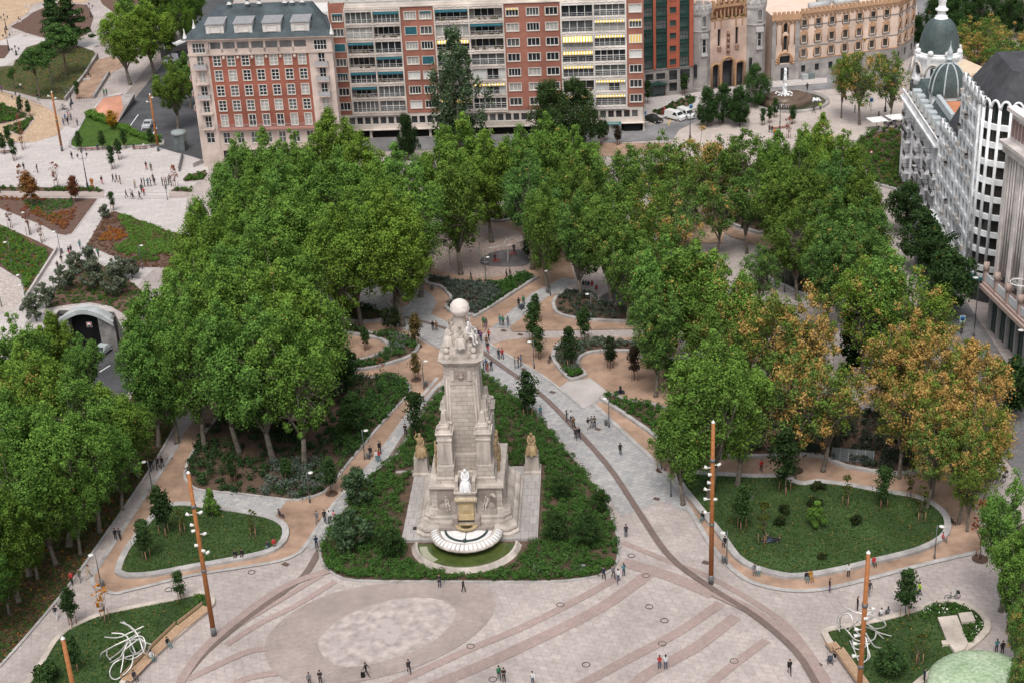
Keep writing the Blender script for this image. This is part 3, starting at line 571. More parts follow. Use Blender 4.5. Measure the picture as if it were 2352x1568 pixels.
def limbs(name, H, C, r0, seed, nl=6, fork=0.32, m=M_BARKG, lean=0.03):
    rnd = random.Random(seed); mb = MB()
    zf = H * fork; top = Vector((rnd.uniform(-1, 1) * lean * H, rnd.uniform(-1, 1) * lean * H, zf))
    mb.tube([(0, 0, -0.05), (0, 0, 0.5), top * 0.5, top], [r0 * 1.5, r0 * 1.05, r0 * 0.9, r0 * 0.75], 8)
    idx = sorted(range(len(C)), key=lambda i: C[i][2]); pick = [C[i] for i in idx if C[i][2] > zf * 1.2]
    rnd.shuffle(pick)
    for c in pick[:nl]:
        e = Vector(c); mid = top.lerp(e, 0.5) + Vector((rnd.uniform(-.5, .5), rnd.uniform(-.5, .5), H * 0.04))
        mb.tube([top * 0.93, top.lerp(mid, 0.5), mid, e], [r0 * 0.55, r0 * 0.42, r0 * 0.28, r0 * 0.08], 6)
        for q in pick[nl:]:
            if (Vector(q) - mid).length < H * 0.22 and rnd.random() < 0.35:
                mb.tube([mid, mid.lerp(Vector(q), 0.55) + Vector((0, 0, .3)), q], [r0 * 0.22, r0 * 0.14, r0 * 0.04], 5)
    return mb.mesh(name, m)
PROTO = {}
egg = lambda t: max(0.12, (math.sin(PI * min(1, (t * 0.92 + 0.06)) ** 0.85)) ** 0.6)
fan = lambda t: 0.38 + 0.62 * math.sin(PI * min(1, 0.12 + 0.78 * t)) ** 0.8 if t < 0.93 else 0.45
col_ = lambda t: max(0.15, math.sin(PI * (0.08 + 0.87 * t)) ** 0.4)
cone_ = lambda t: max(0.05, (1 - t) ** 0.75)
# kind: list of (crown mesh, trunk mesh, height, radius)
def proto(kind, n, H, R, z0, ncl, per, size, prof, m, r0, seed, **k):
    nl = k.pop('nl', 6); fork = k.pop('fork', 0.32); bark = k.pop('bark', M_BARKG)
    PROTO[kind] = []
    for i in range(n):
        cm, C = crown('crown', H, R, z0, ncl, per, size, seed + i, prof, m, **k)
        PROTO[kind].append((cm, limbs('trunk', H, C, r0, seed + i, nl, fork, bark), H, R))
proto('plane', 7, 22, 6.3, 4.4, 290, 112, 0.15, egg, L_PLANE, 0.42, 100, clr=0.15, plumes=9, vert=1.3, nl=9, fork=0.2)
proto('open', 5, 20, 6.5, 4.5, 170, 68, 0.15, fan, L_PLANE, 0.34, 200, clr=0.15, plumes=10, vert=1.1, nl=11, fork=0.22)
proto('street', 3, 8, 2.6, 2.0, 70, 120, 0.14, egg, L_DARK, 0.14, 300, clr=0.32)
proto('column', 2, 13, 1.5, 0.8, 44, 130, 0.2, col_, L_DARK, 0.2, 320, clr=0.6, bark=M_BARK)
proto('willow', 2, 17, 5.0, 2.5, 120, 200, 0.16, egg, L_DARK, 0.35, 340, clr=0.26, vert=1.7, up=0.1)
proto('poplar', 1, 24, 5.2, 3.0, 80, 130, 0.24, egg, L_GREY, 0.3, 350, clr=0.22, vert=2.4, up=0.1, nl=14)
proto('pine', 2, 12, 4.2, 7.6, 26, 260, 0.2, lambda t: 0.95 - 0.5 * t, L_DARK, 0.25, 360, clr=0.36, vert=0.6, bark=M_BARK, nl=8, fork=0.5)
proto('cedar', 1, 16, 5.0, 3.0, 60, 150, 0.24, cone_, L_DARK, 0.4, 370, clr=0.26, vert=0.5, bark=M_BARK)
proto('olive', 2, 4.2, 1.9, 1.2, 30, 110, 0.13, egg, L_GREY, 0.12, 380, clr=0.34, bark=M_BARK)
proto('young', 4, 4.6, 0.6, 1.5, 34, 80, 0.09, egg, L_DARK, 0.045, 390, clr=0.85, lobes=.1, bark=M_BARK, nl=3)
proto('thin', 2, 4.6, 0.75, 1.5, 12, 16, 0.12, egg, L_RUST, 0.045, 400, clr=0.5, bark=M_BARK, nl=9)
proto('bush', 3, 1.5, 0.85, 0.3, 20, 100, 0.09, egg, L_DARK, 0.05, 410, clr=0.42, bark=M_BARK, nl=3)
proto('mid', 3, 9.5, 2.7, 2.2, 40, 130, 0.2, cone_, L_PLANE, 0.16, 420, clr=0.32, nl=5)
_k = {}
def tree(kind, x, y, s=1.0, top=None, tint=(1, 1, 1), turn=0.02, label='', group=None, name='tree', cat='tree', sxy=None, stakes=False, zb=0.0):
    """stand a tree at survey point (x, y); with top=h the point is its tip at height h instead"""
    L = PROTO[kind]; i = _k.get(kind, 0); _k[kind] = i + 1; cm, tm, H, R = L[i % len(L)]
    if top: p = at(x, y, top + zb); s = top / H
    else: p = at(x, y, zb)
    w = s * (sxy or 1.0)
    e = empty(name, (p.x, p.y, zb), random.uniform(0, 6.28), label, cat, group); e.scale = (w, w, s)
    put('trunk', tm, e)
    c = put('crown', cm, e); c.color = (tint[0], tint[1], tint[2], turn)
    if stakes:
        for k in range(3):
            a = k * 2.094
            put('stake', STK, e, (0.42 * math.cos(a), 0.42 * math.sin(a), 0), sc=(1 / w, 1 / w, 1 / s))
    return e
_m = MB(); _m.tube([(0, 0, 0), (0, 0, 1.75)], 0.045, 5); STK = _m.mesh('stake', M_STAKE)
ORD = ['first', 'second', 'third', 'fourth', 'fifth', 'sixth', 'seventh', 'eighth', 'ninth', 'tenth', 'eleventh', 'twelfth', 'thirteenth', 'fourteenth', 'fifteenth']
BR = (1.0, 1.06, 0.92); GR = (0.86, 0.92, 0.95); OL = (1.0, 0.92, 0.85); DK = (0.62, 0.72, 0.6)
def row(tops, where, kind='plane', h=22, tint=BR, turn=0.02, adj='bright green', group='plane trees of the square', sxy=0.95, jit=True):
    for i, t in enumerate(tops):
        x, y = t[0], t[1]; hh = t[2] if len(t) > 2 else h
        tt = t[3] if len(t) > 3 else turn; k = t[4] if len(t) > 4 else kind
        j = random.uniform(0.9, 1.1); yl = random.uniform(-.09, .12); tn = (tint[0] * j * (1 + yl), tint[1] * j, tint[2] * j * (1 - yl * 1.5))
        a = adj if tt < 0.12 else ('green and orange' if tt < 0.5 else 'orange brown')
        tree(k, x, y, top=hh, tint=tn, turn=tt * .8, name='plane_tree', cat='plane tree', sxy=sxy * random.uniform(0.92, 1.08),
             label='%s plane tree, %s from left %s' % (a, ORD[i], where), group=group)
# the left grove, from the back row to the front
row([(540, 312, 20), (600, 296, 21), (668, 300, 21), (755, 256), (830, 306, 21), (905, 332, 20)], 'in the back row of the left grove')
row([(500, 390, 21), (570, 380), (640, 350), (705, 345), (775, 345), (860, 368), (945, 395, 21)], 'in the second row of the left grove')
row([(455, 470, 21), (520, 470), (600, 435), (680, 420), (800, 440), (900, 452, 21)], 'in the third row of the left grove')
row([(430, 560, 21), (500, 560), (570, 520), (645, 530), (760, 470, 21), (880, 425, 22)], 'in the fourth row of the left grove')
row([(340, 655, 20), (400, 630, 22), (480, 610, 22), (560, 600, 23), (640, 600, 23), (705, 640, 20)], 'in the fifth row of the left grove')
row([(318, 745, 18), (360, 720, 19), (420, 700, 21), (500, 690, 22), (580, 690, 23), (655, 700, 23)], 'in the front row of the left grove', tint=(0.92, 1.0, 0.86))
# trees along the sunken road, lower left
row([(20, 722, 17), (110, 722, 14), (176, 768, 12), (40, 790, 18, 0.1)], 'in the strip left of the tunnel mouth', tint=BR)
row([(70, 812, 19, 0.14), (150, 850, 18), (228, 880, 15), (285, 905, 12)], 'in the upper bank row at lower left', tint=BR)
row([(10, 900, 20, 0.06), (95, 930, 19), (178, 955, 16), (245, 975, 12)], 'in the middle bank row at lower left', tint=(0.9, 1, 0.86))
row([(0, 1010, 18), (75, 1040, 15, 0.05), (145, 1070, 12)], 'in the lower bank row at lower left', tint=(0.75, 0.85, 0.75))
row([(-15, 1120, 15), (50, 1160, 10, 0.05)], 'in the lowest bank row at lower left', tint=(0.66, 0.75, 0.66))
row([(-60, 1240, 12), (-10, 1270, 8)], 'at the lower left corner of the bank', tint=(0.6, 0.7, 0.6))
# middle of the square
row([(1010, 292, 20), (1063, 262, 22), (1115, 300, 20)], 'in the back row behind the globe', tint=BR)
row([(1195, 292, 20, 0.08), (1250, 264, 21, 0.06), (1320, 292, 20, 0.04)], 'in the back row below the willow', tint=BR)
row([(1040, 350, 21), (1212, 352, 20, 0.06), (1300, 350, 19, 0.1), (1375, 372, 17, 0.08)], 'in the middle row behind the globe', tint=GR)
row([(1250, 425, 18, 0.04), (1330, 440, 18, 0.06), (1400, 432, 19, 0.05)], 'in the front row right behind the globe', tint=GR)
row([(1450, 330, 18, 0.1), (1520, 305, 18, 0.12), (1565, 330, 17, 0.15), (1607, 290, 18, 0.5), (1655, 312, 16, 0.3), (1712, 292, 18, 0.08)], 'in the far row below the church', tint=GR, kind='open')
row([(1420, 350, 17, .1), (1480, 395, 17, 0.15), (1560, 385, 16, 0.1), (1650, 395, 15, 0.3), (1720, 385, 15, 0.1)], 'in the second row below the church', tint=GR, kind='open')
row([(1790, 300, 19), (1845, 290, 20), (1890, 262, 20, 0.06), (1940, 300, 18)], 'in the far row by the spouting fountain', tint=BR)
row([(1800, 375, 18), (1860, 355, 19, 0.05), (1925, 350, 19, 0.05), (1975, 385, 18, 0.05)], 'in the second row by the spouting fountain', tint=GR)
row([(1840, 450, 17, 0.05), (1920, 435, 18, 0.07), (1990, 455, 17, 0.12)], 'in the third row at upper right', tint=GR)
row([(1910, 520, 17, 0.14), (2010, 530, 16, 0.18)], 'in the fourth row at upper right', tint=GR)
row([(1560, 470, 16, 0.35)], 'on the yellow sand', tint=GR, kind='open')
row([(1530, 545, 20, 0.12), (1600, 555, 21, 0.14), (1660, 590, 19, 0.25)], 'in the tall clump by the playground', tint=BR, sxy=1.0)
row([(1440, 520, 16, .08), (1500, 480, 16, .2), (1505, 650, 17, 0.10)], 'in the low part of the playground clump', tint=GR)
row([(1650, 690, 17, 0.2, 'open'), (1720, 650, 16, 0.2, 'open'), (1745, 560, 12, 0.1, 'open')], 'behind the orange crowns right of centre', tint=GR)
row([(1635, 768, 22), (1700, 815, 18), (1570, 905, 15)], 'over the left end of the right lawn', tint=BR, sxy=1.0)
row([(1780, 670, 19, 0.45, 'open'), (1855, 655, 20, 0.6, 'open'), (1835, 780, 19, 0.5, 'open'), (1905, 800, 17, 0.45, 'open')], 'in the autumn clump behind the right lawn', tint=OL)
row([(1990, 590, 19, 0.24, 'open'), (2050, 568, 20, 0.22, 'open'), (2110, 620, 18, 0.26, 'open')], 'in the clump beside the dark cypress', tint=BR)
row([(2110, 712, 17, 0.66, 'open'), (2050, 745, 15, .5, 'open'), (2185, 748, 18, 0.75, 'open'), (2262, 790, 16, 0.78, 'open')], 'in the back autumn row', tint=OL, sxy=0.95)
row([(2085, 830, 16, 0.6, 'open'), (2165, 850, 17, 0.65, 'open'), (2245, 880, 16, 0.7, 'open')], 'in the middle autumn row', tint=OL, sxy=0.95)
row([(2150, 930, 14, 0.45, 'open'), (2225, 960, 14, 0.45, 'open'), (2280, 930, 14, 0.4, 'open'), (2240, 1030, 11, 0.15, 'open')], 'in the front autumn row', tint=OL, sxy=0.8)
row([(2335, 1085, 17), (2365, 1190, 15), (2335, 1300, 8)], 'standing at the right edge of the view', tint=BR, sxy=0.75)
row([(2350, 1380, 8, 0.25), (2375, 1480, 9, 0.2)], 'beside the green mound', tint=GR, sxy=0.8)
# far left avenue and gardens
row([(270, 12, 19, 0.06), (330, 0, 18, 0.04)], 'in the gardens left of the avenue', tint=BR, sxy=1.25)
row([(385, 132, 16), (420, 120, 13)], 'beside the left corner of the brick block', tint=GR, sxy=1.0)
row([(300, -40, 18), (345, -55, 18), (385, -60, 18), (425, -80, 18)], 'in the far avenue row above the bus', tint=GR, sxy=1.0)
row([(375, 10, 15), (405, -15, 15), (430, -45, 16)], 'in the near avenue row above the bus', tint=DK, sxy=0.8)
for (x, y, h, w) in [(72, 118, 11, 1.0), (135, 62, 12, 1.1), (102, 100, 10, 0.9), (25, 160, 5, 0.7)]:
    tree('pine', x, y, top=h, sxy=w, tint=(1.3, 1.5, 1.1), name='stone_pine', cat='pine', group='stone pines of the far garden', label='umbrella shaped stone pine %s' % {72: 'lowest of the garden pines', 135: 'tallest of the garden pines', 102: 'between the two big garden pines', 25: 'small one on the left of the garden'}[x])
for (x, y, h, t) in [(112, -10, 15, 'left one of the pair above the pines'), (150, -30, 16, 'right one of the pair above the pines')]: tree('cedar', x, y, top=h, tint=(1, 1.1, 1), name='cedar', cat='cedar', label='dark cedar with layered boughs, ' + t, group='cedars of the far garden')
# species trees before the buildings
tree('poplar', 1040, 78, top=24, tint=(0.62, 0.8, 0.55), name='poplar', cat='tree', label='tall airy grey green poplar before the balconied block', turn=0.0)
tree('willow', 1262, 196, top=14, tint=(0.95, 0.95, 0.85), sxy=1.1, name='willow', cat='tree', label='drooping dark willow, left one of two, before the balconied block', group='willows')
tree('willow', 1320, 190, top=14, tint=(0.95, 0.95, 0.85), sxy=1.0, name='willow', cat='tree', label='drooping dark willow, right one of two, before the balconied block', group='willows')
tree('willow', 930, 268, top=9, tint=(0.6, 0.65, 0.6), sxy=0.9, name='evergreen_oak', cat='tree', label='very dark round evergreen between the brick block and the balconied block')
tree('willow', 1735, 152, top=9, tint=(1.3, 1.5, 1.2), sxy=1.0, turn=0.05, name='evergreen_oak', cat='tree', label='green evergreen left of the spouting fountain, the upper one', group='evergreens left of the fountain')
for (x, y, t) in [(1625, 205, 'leftmost'), (1662, 198, 'second from the left'), (1700, 205, 'rightmost')]:
    tree('willow', x, y, top=8, tint=(0.85, 1, 0.85), name='evergreen_oak', cat='tree', label='dark evergreen before the church, ' + t + ' of the low three', group='evergreens left of the fountain', sxy=1.05)
row([(1985, 88, 18, 0.34, 'open'), (2055, 118, 15, 0.36, 'open')], 'on the square right of the spouting fountain', tint=GR, sxy=0.9)
row([(1940, 120, 14, 0.45, 'open')], 'on the square nearest the spouting fountain', tint=GR, sxy=0.75)
for i, (x, y, h, tn, tr_) in enumerate([(2230, 40, 12, GR, 0.3), (2275, 30, 13, GR, 0.35), (2330, 50, 13, GR, 0.4), (2385, 60, 12, GR, 0.3), (2250, 75, 12, OL, 0.5), (2305, 85, 12, GR, 0.15), (2350, 100, 12, GR, 0.2)]):
    tree('open', x, y, top=h, tint=tn, turn=tr_, sxy=1.25, name='park_tree', cat='tree', group='park trees behind the domes', label='autumn tinted park tree behind the domed building, %s of seven from the left' % ORD[i])
for i, (x, y) in enumerate([(2165, -20), (2190, -5), (2215, -30), (2250, -20), (2290, -30), (2330, -20), (2370, -15)]):
    tree('willow', x, y, top=11, tint=(0.9, 1.05, 0.85), name='park_tree', cat='tree', group='dark trees at the top right', label='dark green park tree at the top right corner, %s from the left' % ORD[i], sxy=1.1)
tree('willow', 2110, 40, top=7, tint=(0.6, 0.7, 0.6), name='evergreen_oak', cat='tree', label='dark tree in the street between the cream building and the dome')
for i, (x, y, h) in enumerate([(2085, 425, 9), (2125, 490, 10), (2150, 520, 9), (2190, 580, 11), (2165, 610, 7)]):
    tree('street', x, y, top=h, tint=(0.9, 1.0, 0.9), name='street_tree', cat='tree', group='dark street trees along the white facade', label='round dark street tree by the white facade, %s from the far end' % ORD[i], sxy=1.0)
tree('street', 2335, 820, top=9, tint=(0.7, 0.8, 0.7), name='street_tree', cat='tree', label='dark street tree below the column front at the right edge')
tree('column', 1968, 660, top=14, tint=(0.35, 0.4, 0.35), name='cypress', cat='cypress', label='tall black green columnar cypress beside the autumn trees', sxy=0.9)
# olives above the tunnel
for i, (x, y, s) in enumerate([(173, 632, .95), (211, 622, .95), (150, 668, 1.05), (217, 668, 1.15), (274, 645, 1.0), (270, 682, 1.25), (107, 710, 1.05), (84, 738, 1.0), (305, 640, .8)]):
    tree('olive', x, y, s, tint=(0.95, 0.95, 0.85), name='olive_tree', cat='olive tree', group='olive trees on the bank', label='grey olive tree on the bank above the tunnel, %s' % ['upper left', 'top right', 'left by the path', 'middle', 'right upper', 'right lower', 'below the path edge', 'lowest by the tunnel', 'half under the grove'][i])
# young trees with stakes: (x, y, size, kind, tint, turn, where)
YT = [(10, 355, 'young', 1, 'at the left edge of the pale plaza'), (34, 370, 'young', 1, 'right beside the one at the left edge of the pale plaza'), (22, 335, 'young', 0.9, 'on the upper left sand corner'), (54, 345, 'thin', 1, 'above the sand corner on the pale plaza'),
      (185, 348, 'young', .9, 'left corner before the triangular lawn'), (237, 345, 'young', .9, 'second before the triangular lawn'), (260, 390, 'young', 1.05, 'alone on the pale plaza, dark'), (275, 368, 'young', 0.95, 'middle of the benches'), (288, 343, 'young', .9, 'third before the triangular lawn'), (349, 340, 'young', .9, 'fourth before the triangular lawn'),
      (52, 434, 'thin', 1.1, 'in the hedge strip, left'), (133, 434, 'thin', 1.2, 'in the hedge strip, middle'), (405, 437, 'thin', 1.1, 'at the end of the crossing'), (260, 485, 'young', .8, 'at the tip of the striped bed'), (245, 503, 'olive', .6, 'beside the tip of the striped bed'),
      (25, 525, 'thin', 1.0, 'left in the lower rusty row'), (68, 540, 'thin', 1.2, 'second in the lower rusty row'), (98, 558, 'thin', .95, 'third in the lower rusty row'),
      (957, 797, 'young', 1.15, 'brown one behind the monument, standing in the sand'), (956, 873, 'young', .9, 'brown one left of the monument'), (876, 867, 'thin', .7, 'behind the round left bed'), (910, 768, 'young', 1.0, 'dark one in the hook bed, right'), (889, 768, 'young', .9, 'dark one in the hook bed, left'), (841, 805, 'young', .8, 'on the hook bed wall'),
      (1224, 790, 'young', 1.35, 'beside the path right of the globe'), (1232, 740, 'young', 1.0, 'behind the path right of the globe'), (1238, 826, 'young', 1.1, 'right of the lamp on the sand'), (1343, 790, 'young', 1.25, 'green one in the hook bed right of the path'), (1309, 850, 'young', 1.4, 'dark plum coloured one in the hook bed'), (1402, 848, 'young', 1.1, 'dark one in the sand court'), (1457, 875, 'young', 1.1, 'purple one at the edge of the sand court'), (1539, 905, 'young', 1.1, 'green one at the right of the sand court'), (1519, 1080, 'young', 1.2, 'before the leaning crowns'),
      (762, 1134, 'young', 1.15, 'at the bend of the left sand walk'), (489, 1188, 'mid', .42, 'with spread crown on the left lawn'), (338, 1290, 'young', 1.2, 'at the left tip of the left lawn'), (380, 1235, 'young', 1.5, 'dark one at the upper left of the left lawn'), (585, 1238, 'thin', .9, 'right on the left lawn'), (420, 1230, 'thin', .8, 'middle of the left lawn'), (535, 1110, 'young', .8, 'in the dark shrubs of the grove'), (660, 1110, 'young', .8, 'in the grey shrubs of the grove'),
      (417, 1381, 'young', .85, 'dense one at the tip of the tube lawn'), (168, 1440, 'young', 1.1, 'dark one at the wall of the tube lawn'), (243, 1430, 'thin', 1.1, 'yellow leaved one in the tube lawn'), (175, 1545, 'young', 1.0, 'beside the cut mast at lower left'), (112, 1570, 'bush', 1.6, 'at the lower left wall'),
      (2080, 1420, 'young', 1.35, 'slim one in the wall of the lower right lawn'), (2043, 1545, 'bush', 1.9, 'olive coloured one in the lower right lawn'), (2110, 1530, 'thin', .9, 'right in the lower right lawn'), (2251, 1284, 'thin', 1.7, 'in the round pit beside the street'), (2027, 1170, 'young', 1.25, 'by the upper edge of the right lawn'), (1943, 1168, 'thin', 1.0, 'middle of the right lawn'), (2115, 1203, 'thin', 1.1, 'right end of the right lawn'), (1873, 1215, 'mid', .4, 'light green one on the right lawn'), (1703, 1220, 'young', 1.3, 'left on the right lawn'), (1752, 1255, 'thin', 1.3, 'beside the lying group'), (1803, 1138, 'young', 1.9, 'dark one under the autumn trees'), (2090, 1150, 'thin', 1.2, 'on the upper right wall of the lawn'),
      (1213, 962, 'young', 1.55, 'dark column in the shrubs right of the shaft'), (958, 1010, 'young', 1.5, 'dark column in the shrubs left of the shaft'), (1768, 285, 'young', .8, 'left of the pair by the fountain'), (1780, 272, 'young', .9, 'right of the pair by the fountain'), (1821, 287, 'young', .9, 'before the fountain basin'), (1752, 290, 'young', .8, 'left of the fountain benches'), (1380, 335, 'young', 1.1, 'before the garage'), (1390, 325, 'young', .9, 'dark one before the pharmacy'), (1419, 335, 'young', .9, 'plum coloured one before the pharmacy'), (1487, 240, 'young', 1.1, 'by the red office entrance'), (1572, 222, 'young', 1.1, 'before the red office windows'), (1811, 320, 'thin', 1.0, 'rusty one by the fountain bench'),
      (50, 262, 'young', .85, 'in the upper green wedge bed'), (68, 268, 'young', .8, 'at the tip of the upper green wedge bed'), (48, 305, 'thin', .9, 'in the small diamond bed'), (180, 228, 'young', .9, 'by the stone wall of the garden')]
for (x, y, k, s, w) in YT:
    tint = (0.85, 0.95, 0.8); tr_ = 0.0; adj = 'young green tree'
    if k == 'thin': adj = 'thin young reddish tree'; tint = (1, 1, 1)
    if 'brown' in w: tint = (2.6, 1.15, 1.2); adj = 'young brown leaved tree'
    if 'plum' in w or 'purple' in w: tint = (0.9, 0.4, 0.7); adj = 'young tree'
    if 'dark' in w and k != 'thin': tint = (0.65, 0.7, 0.65)
    if 'dark one in the hook' in w or 'dark one in the sand' in w: tint = (0.6, 0.5, 0.6)
    if k == 'thin' and (('lawn' in w) or 1690 < x < 2120 and 1100 < y < 1300): tint = (0.28, 0.9, 0.35); adj = 'thin young tree'
    if 'yellow' in w: tint = (2.0, 2.2, 0.4); adj = 'sparse young tree'
    tree(k, x, y, s, tint=tint, turn=tr_, name='young_tree', cat='young tree', label='%s, %s' % (adj, w), group='young trees held by stakes' if k in ('young', 'thin') else 'small trees and bushes', stakes=k in ('young', 'thin') and s > 0.75)
for (x, y, s, w) in [(75, 478, 1.5, 'big'), (175, 466, 1.1, 'small')]:
    tree('young', x, y, s, tint=(4.2, 1.2, 1.1) if s > 1.2 else (2.6, 0.6, 0.9), name='red_maple', cat='tree', label='%s red autumn tree in the wedge bed with rust coloured plants' % w, group='red trees of the wedge bed', sxy=1.3)
tree('young', 260, 302, 1.0, tint=(6.5, 2.2, 0.8), name='orange_tree', cat='tree', label='small orange tree in the hedge of the triangular lawn', sxy=1.4)
for (x, y, w) in [(1802, 1182, 'leftmost'), (1870, 1165, 'second'), (1790, 1210, 'lower left'), (1964, 1205, 'rightmost'), (1878, 1128, 'uppermost'), (1889, 1287, 'lowest')]:
    tree('bush', x, y, 0.85 if y < 1280 else 0.6, tint=(0.6, 0.5, 0.5), name='dark_bush', cat='bush', label='dark purple bush on the right lawn, the %s' % w, group='dark bushes on the right lawn')
# bigger shrubs inside the beds
for i, (x, y, k, s, tn, w) in enumerate([(820, 1000, 'street', .75, (0.95, 1.1, 0.9), 'round one in the middle of the grove bed'), (790, 905, 'street', .8, (0.7, 0.85, 0.75), 'dark one at the back of the grove bed'), (740, 940, 'olive', 1.5, (0.5, 0.45, 0.5), 'bare twiggy one in the grove bed'), (690, 1010, 'olive', 1.5, (0.42, 0.4, 0.45), 'grey twiggy one in the grove bed'), (900, 1285, 'street', .55, (0.75, 0.85, 0.7), 'left of the fountain pool'), (815, 1270, 'olive', 1.3, (0.55, 0.75, 0.5), 'at the left bend of the shrub bed'), (1280, 1250, 'street', .55, (0.8, 0.9, 0.75), 'right of the pool, near one'), (1350, 1260, 'street', .58, (0.8, 0.9, 0.75), 'at the right bend of the shrub bed'), (1290, 1150, 'street', .45, (0.85, 1, 0.8), 'right of the pool, far one'), (830, 1160, 'olive', 1.1, (0.5, 0.7, 0.45), 'left edge of the shrub bed'), (800, 860, 'street', .5, (0.5, 0.6, 0.55), 'at the left edge of the sand walk'), (1225, 600, 'street', .6, (0.6, 0.7, 0.6), 'black one right of the swings'), (750, 865, 'street', .8, (0.5, 0.6, 0.5), 'blackish one under the grove'), (1380, 1180, 'street', .4, (0.7, .85, .65), 'small at the right edge of the shrub bed')]):
    tree(k, x, y, s, tint=tn, name='large_shrub', cat='shrub', label='large shrub, %s' % w, group='large shrubs in the beds')
# ---------------------------------------------------------------- ground cover of the beds: nobody could count it
MO_ = at(926.6, 1238.5, .6); _p = at(1235.5, 1237, .6); MO = ((MO_.x + _p.x) / 2, (MO_.y + _p.y) / 2, 0.0); MR = math.radians(-3.76)
def cover(name, key, dens, rad, per, size, m, tint, label, sub=None, turn=0.0, flat=0.8, seed=1, hh=(0.2, 0.9)):
    P, z = BED[key]; Q = ccw(ground_loop(sub)) if sub else P
    A = np.array(Q); rng = np.random.default_rng(seed); lo, hi = A.min(0), A.max(0); ar = abs(area(Q)); n = max(8, int(ar * dens))
    pts = np.zeros((0, 2))
    while len(pts) < n:
        q = rng.uniform(lo, hi, (n * 3, 2)); ok = inside(Q, q[:, 0], q[:, 1]) & inside(P, q[:, 0], q[:, 1])
        if not ok.any(): return
        pts = np.vstack([pts, q[ok]])
    pts = pts[:n]; R = rad * rng.uniform(0.55, 1.3, n)
    bump = np.array([0.5 + noise.noise(Vector((p[0] * 0.16, p[1] * 0.16, seed))) for p in pts])
    zc = z + hh[0] + hh[1] * np.clip(bump, 0, 1.2) * rng.uniform(0.1, 1.0, n) - 0.1
    C = np.column_stack([pts, zc]); shc = np.clip(bump * 0.9 + rng.normal(size=n) * 0.2, 0, 1)
    if key == 'centre':
        dx, dy = C[:, 0] - MO[0], C[:, 1] - MO[1]; lx = dx * math.cos(MR) + dy * math.sin(MR); ly = -dx * math.sin(MR) + dy * math.cos(MR)
        ok = ~((lx > -8.7) & (lx < 8.4) & (ly > -.3) & (ly < 17.2)) & ~((lx + .4) ** 2 / 52 + (ly + .5) ** 2 / 46 < 1) & ~((lx < 0) & (lx > -11) & (ly > 15.7) & (ly < 16.9)); C, R, shc = C[ok], R[ok], shc[ok]
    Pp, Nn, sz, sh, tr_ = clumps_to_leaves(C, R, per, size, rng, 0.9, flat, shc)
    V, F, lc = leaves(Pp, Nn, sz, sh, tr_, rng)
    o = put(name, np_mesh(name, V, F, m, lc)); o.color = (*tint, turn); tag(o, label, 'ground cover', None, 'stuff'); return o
cover('shrubbery', 'centre', 3.2, 0.5, 62, 0.085, L_SHRUB, (0.9, 1.02, 0.88), 'low green shrubs filling the bed around the monument', seed=2)
cover('front_hedge', 'centre', 3.6, 0.4, 60, 0.08, L_SHRUB, (1.0, 1.15, 0.9), 'denser bright rosemary row along the front kerb of the monument bed', sub=[(745, 1290), (800, 1315), (1000, 1322), (1240, 1324), (1350, 1316), (1410, 1290), (1424, 1310), (1330, 1336), (1000, 1340), (770, 1328)], seed=3)
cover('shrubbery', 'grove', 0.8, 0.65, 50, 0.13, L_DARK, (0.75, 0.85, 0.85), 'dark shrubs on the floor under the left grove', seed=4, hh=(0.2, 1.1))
cover('lavender', 'grove', 1.6, 0.6, 55, 0.1, L_GREY, (0.85, 0.88, 0.95), 'grey lavender at the near corner of the grove bed', sub=[(600, 1150), (620, 1070), (720, 1060), (790, 1080), (750, 1140), (700, 1148)], seed=5)
cover('shrubbery', 'grove', 2.0, 0.6, 50, 0.11, L_SHRUB, (0.8, 0.95, 0.85), 'green shrubs along the right side of the grove bed', sub=[(780, 1090), (770, 1000), (850, 900), (880, 865), (945, 885), (935, 910), (840, 1020)], seed=6)
cover('lavender', 'globe', 2.0, 0.55, 55, 0.1, L_GREY, (0.6, 0.64, 0.66), 'grey shrubs in the left half of the wedge bed behind the globe', sub=[(970, 640), (1100, 640), (1170, 690), (1085, 735), (1010, 720), (1030, 690)], seed=7)
cover('shrubbery', 'globe', 2.4, 0.4, 50, 0.1, L_SHRUB, (0.7, 0.85, 0.7), 'dark green shrubs in the right tip of the wedge bed', sub=[(1090, 735), (1130, 640), (1240, 620), (1240, 650)], seed=8)
cover('lavender', 'plant_r', 1.8, 0.5, 50, 0.1, L_GREY, (0.5, 0.55, 0.52), 'dark grey shrubs in the long curved bed', seed=9)
cover('lavender', 'hook_r', 2.4, 0.5, 55, 0.1, L_GREY, (0.8, 0.85, 0.8), 'silver shrubs in the right hook bed', seed=10)
cover('shrubbery', 'hook_r', 3, 0.35, 50, 0.1, L_SHRUB, (0.8, 1, 0.7), 'green plants in the tip of the right hook bed', sub=[(1270, 850), (1330, 845), (1355, 868), (1310, 880)], seed=11)
cover('shrubbery', 'wedge_r', 2.2, 0.45, 50, 0.1, L_SHRUB, (0.8, 1, 0.75), 'green plants in the long wedge bed', seed=12)
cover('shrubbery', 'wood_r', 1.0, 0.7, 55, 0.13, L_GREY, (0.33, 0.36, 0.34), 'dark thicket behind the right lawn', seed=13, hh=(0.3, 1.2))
cover('lavender', 'lav_r', 1.6, 0.6, 55, 0.12, L_GREY, (0.5, 0.54, 0.56), 'dull grey lavender slope', seed=14)
cover('shrubbery', 'walk_r', 0.6, 0.7, 50, 0.14, L_DARK, (0.8, 0.85, 0.75), 'dark undergrowth beside the upper right sand walk', seed=15)
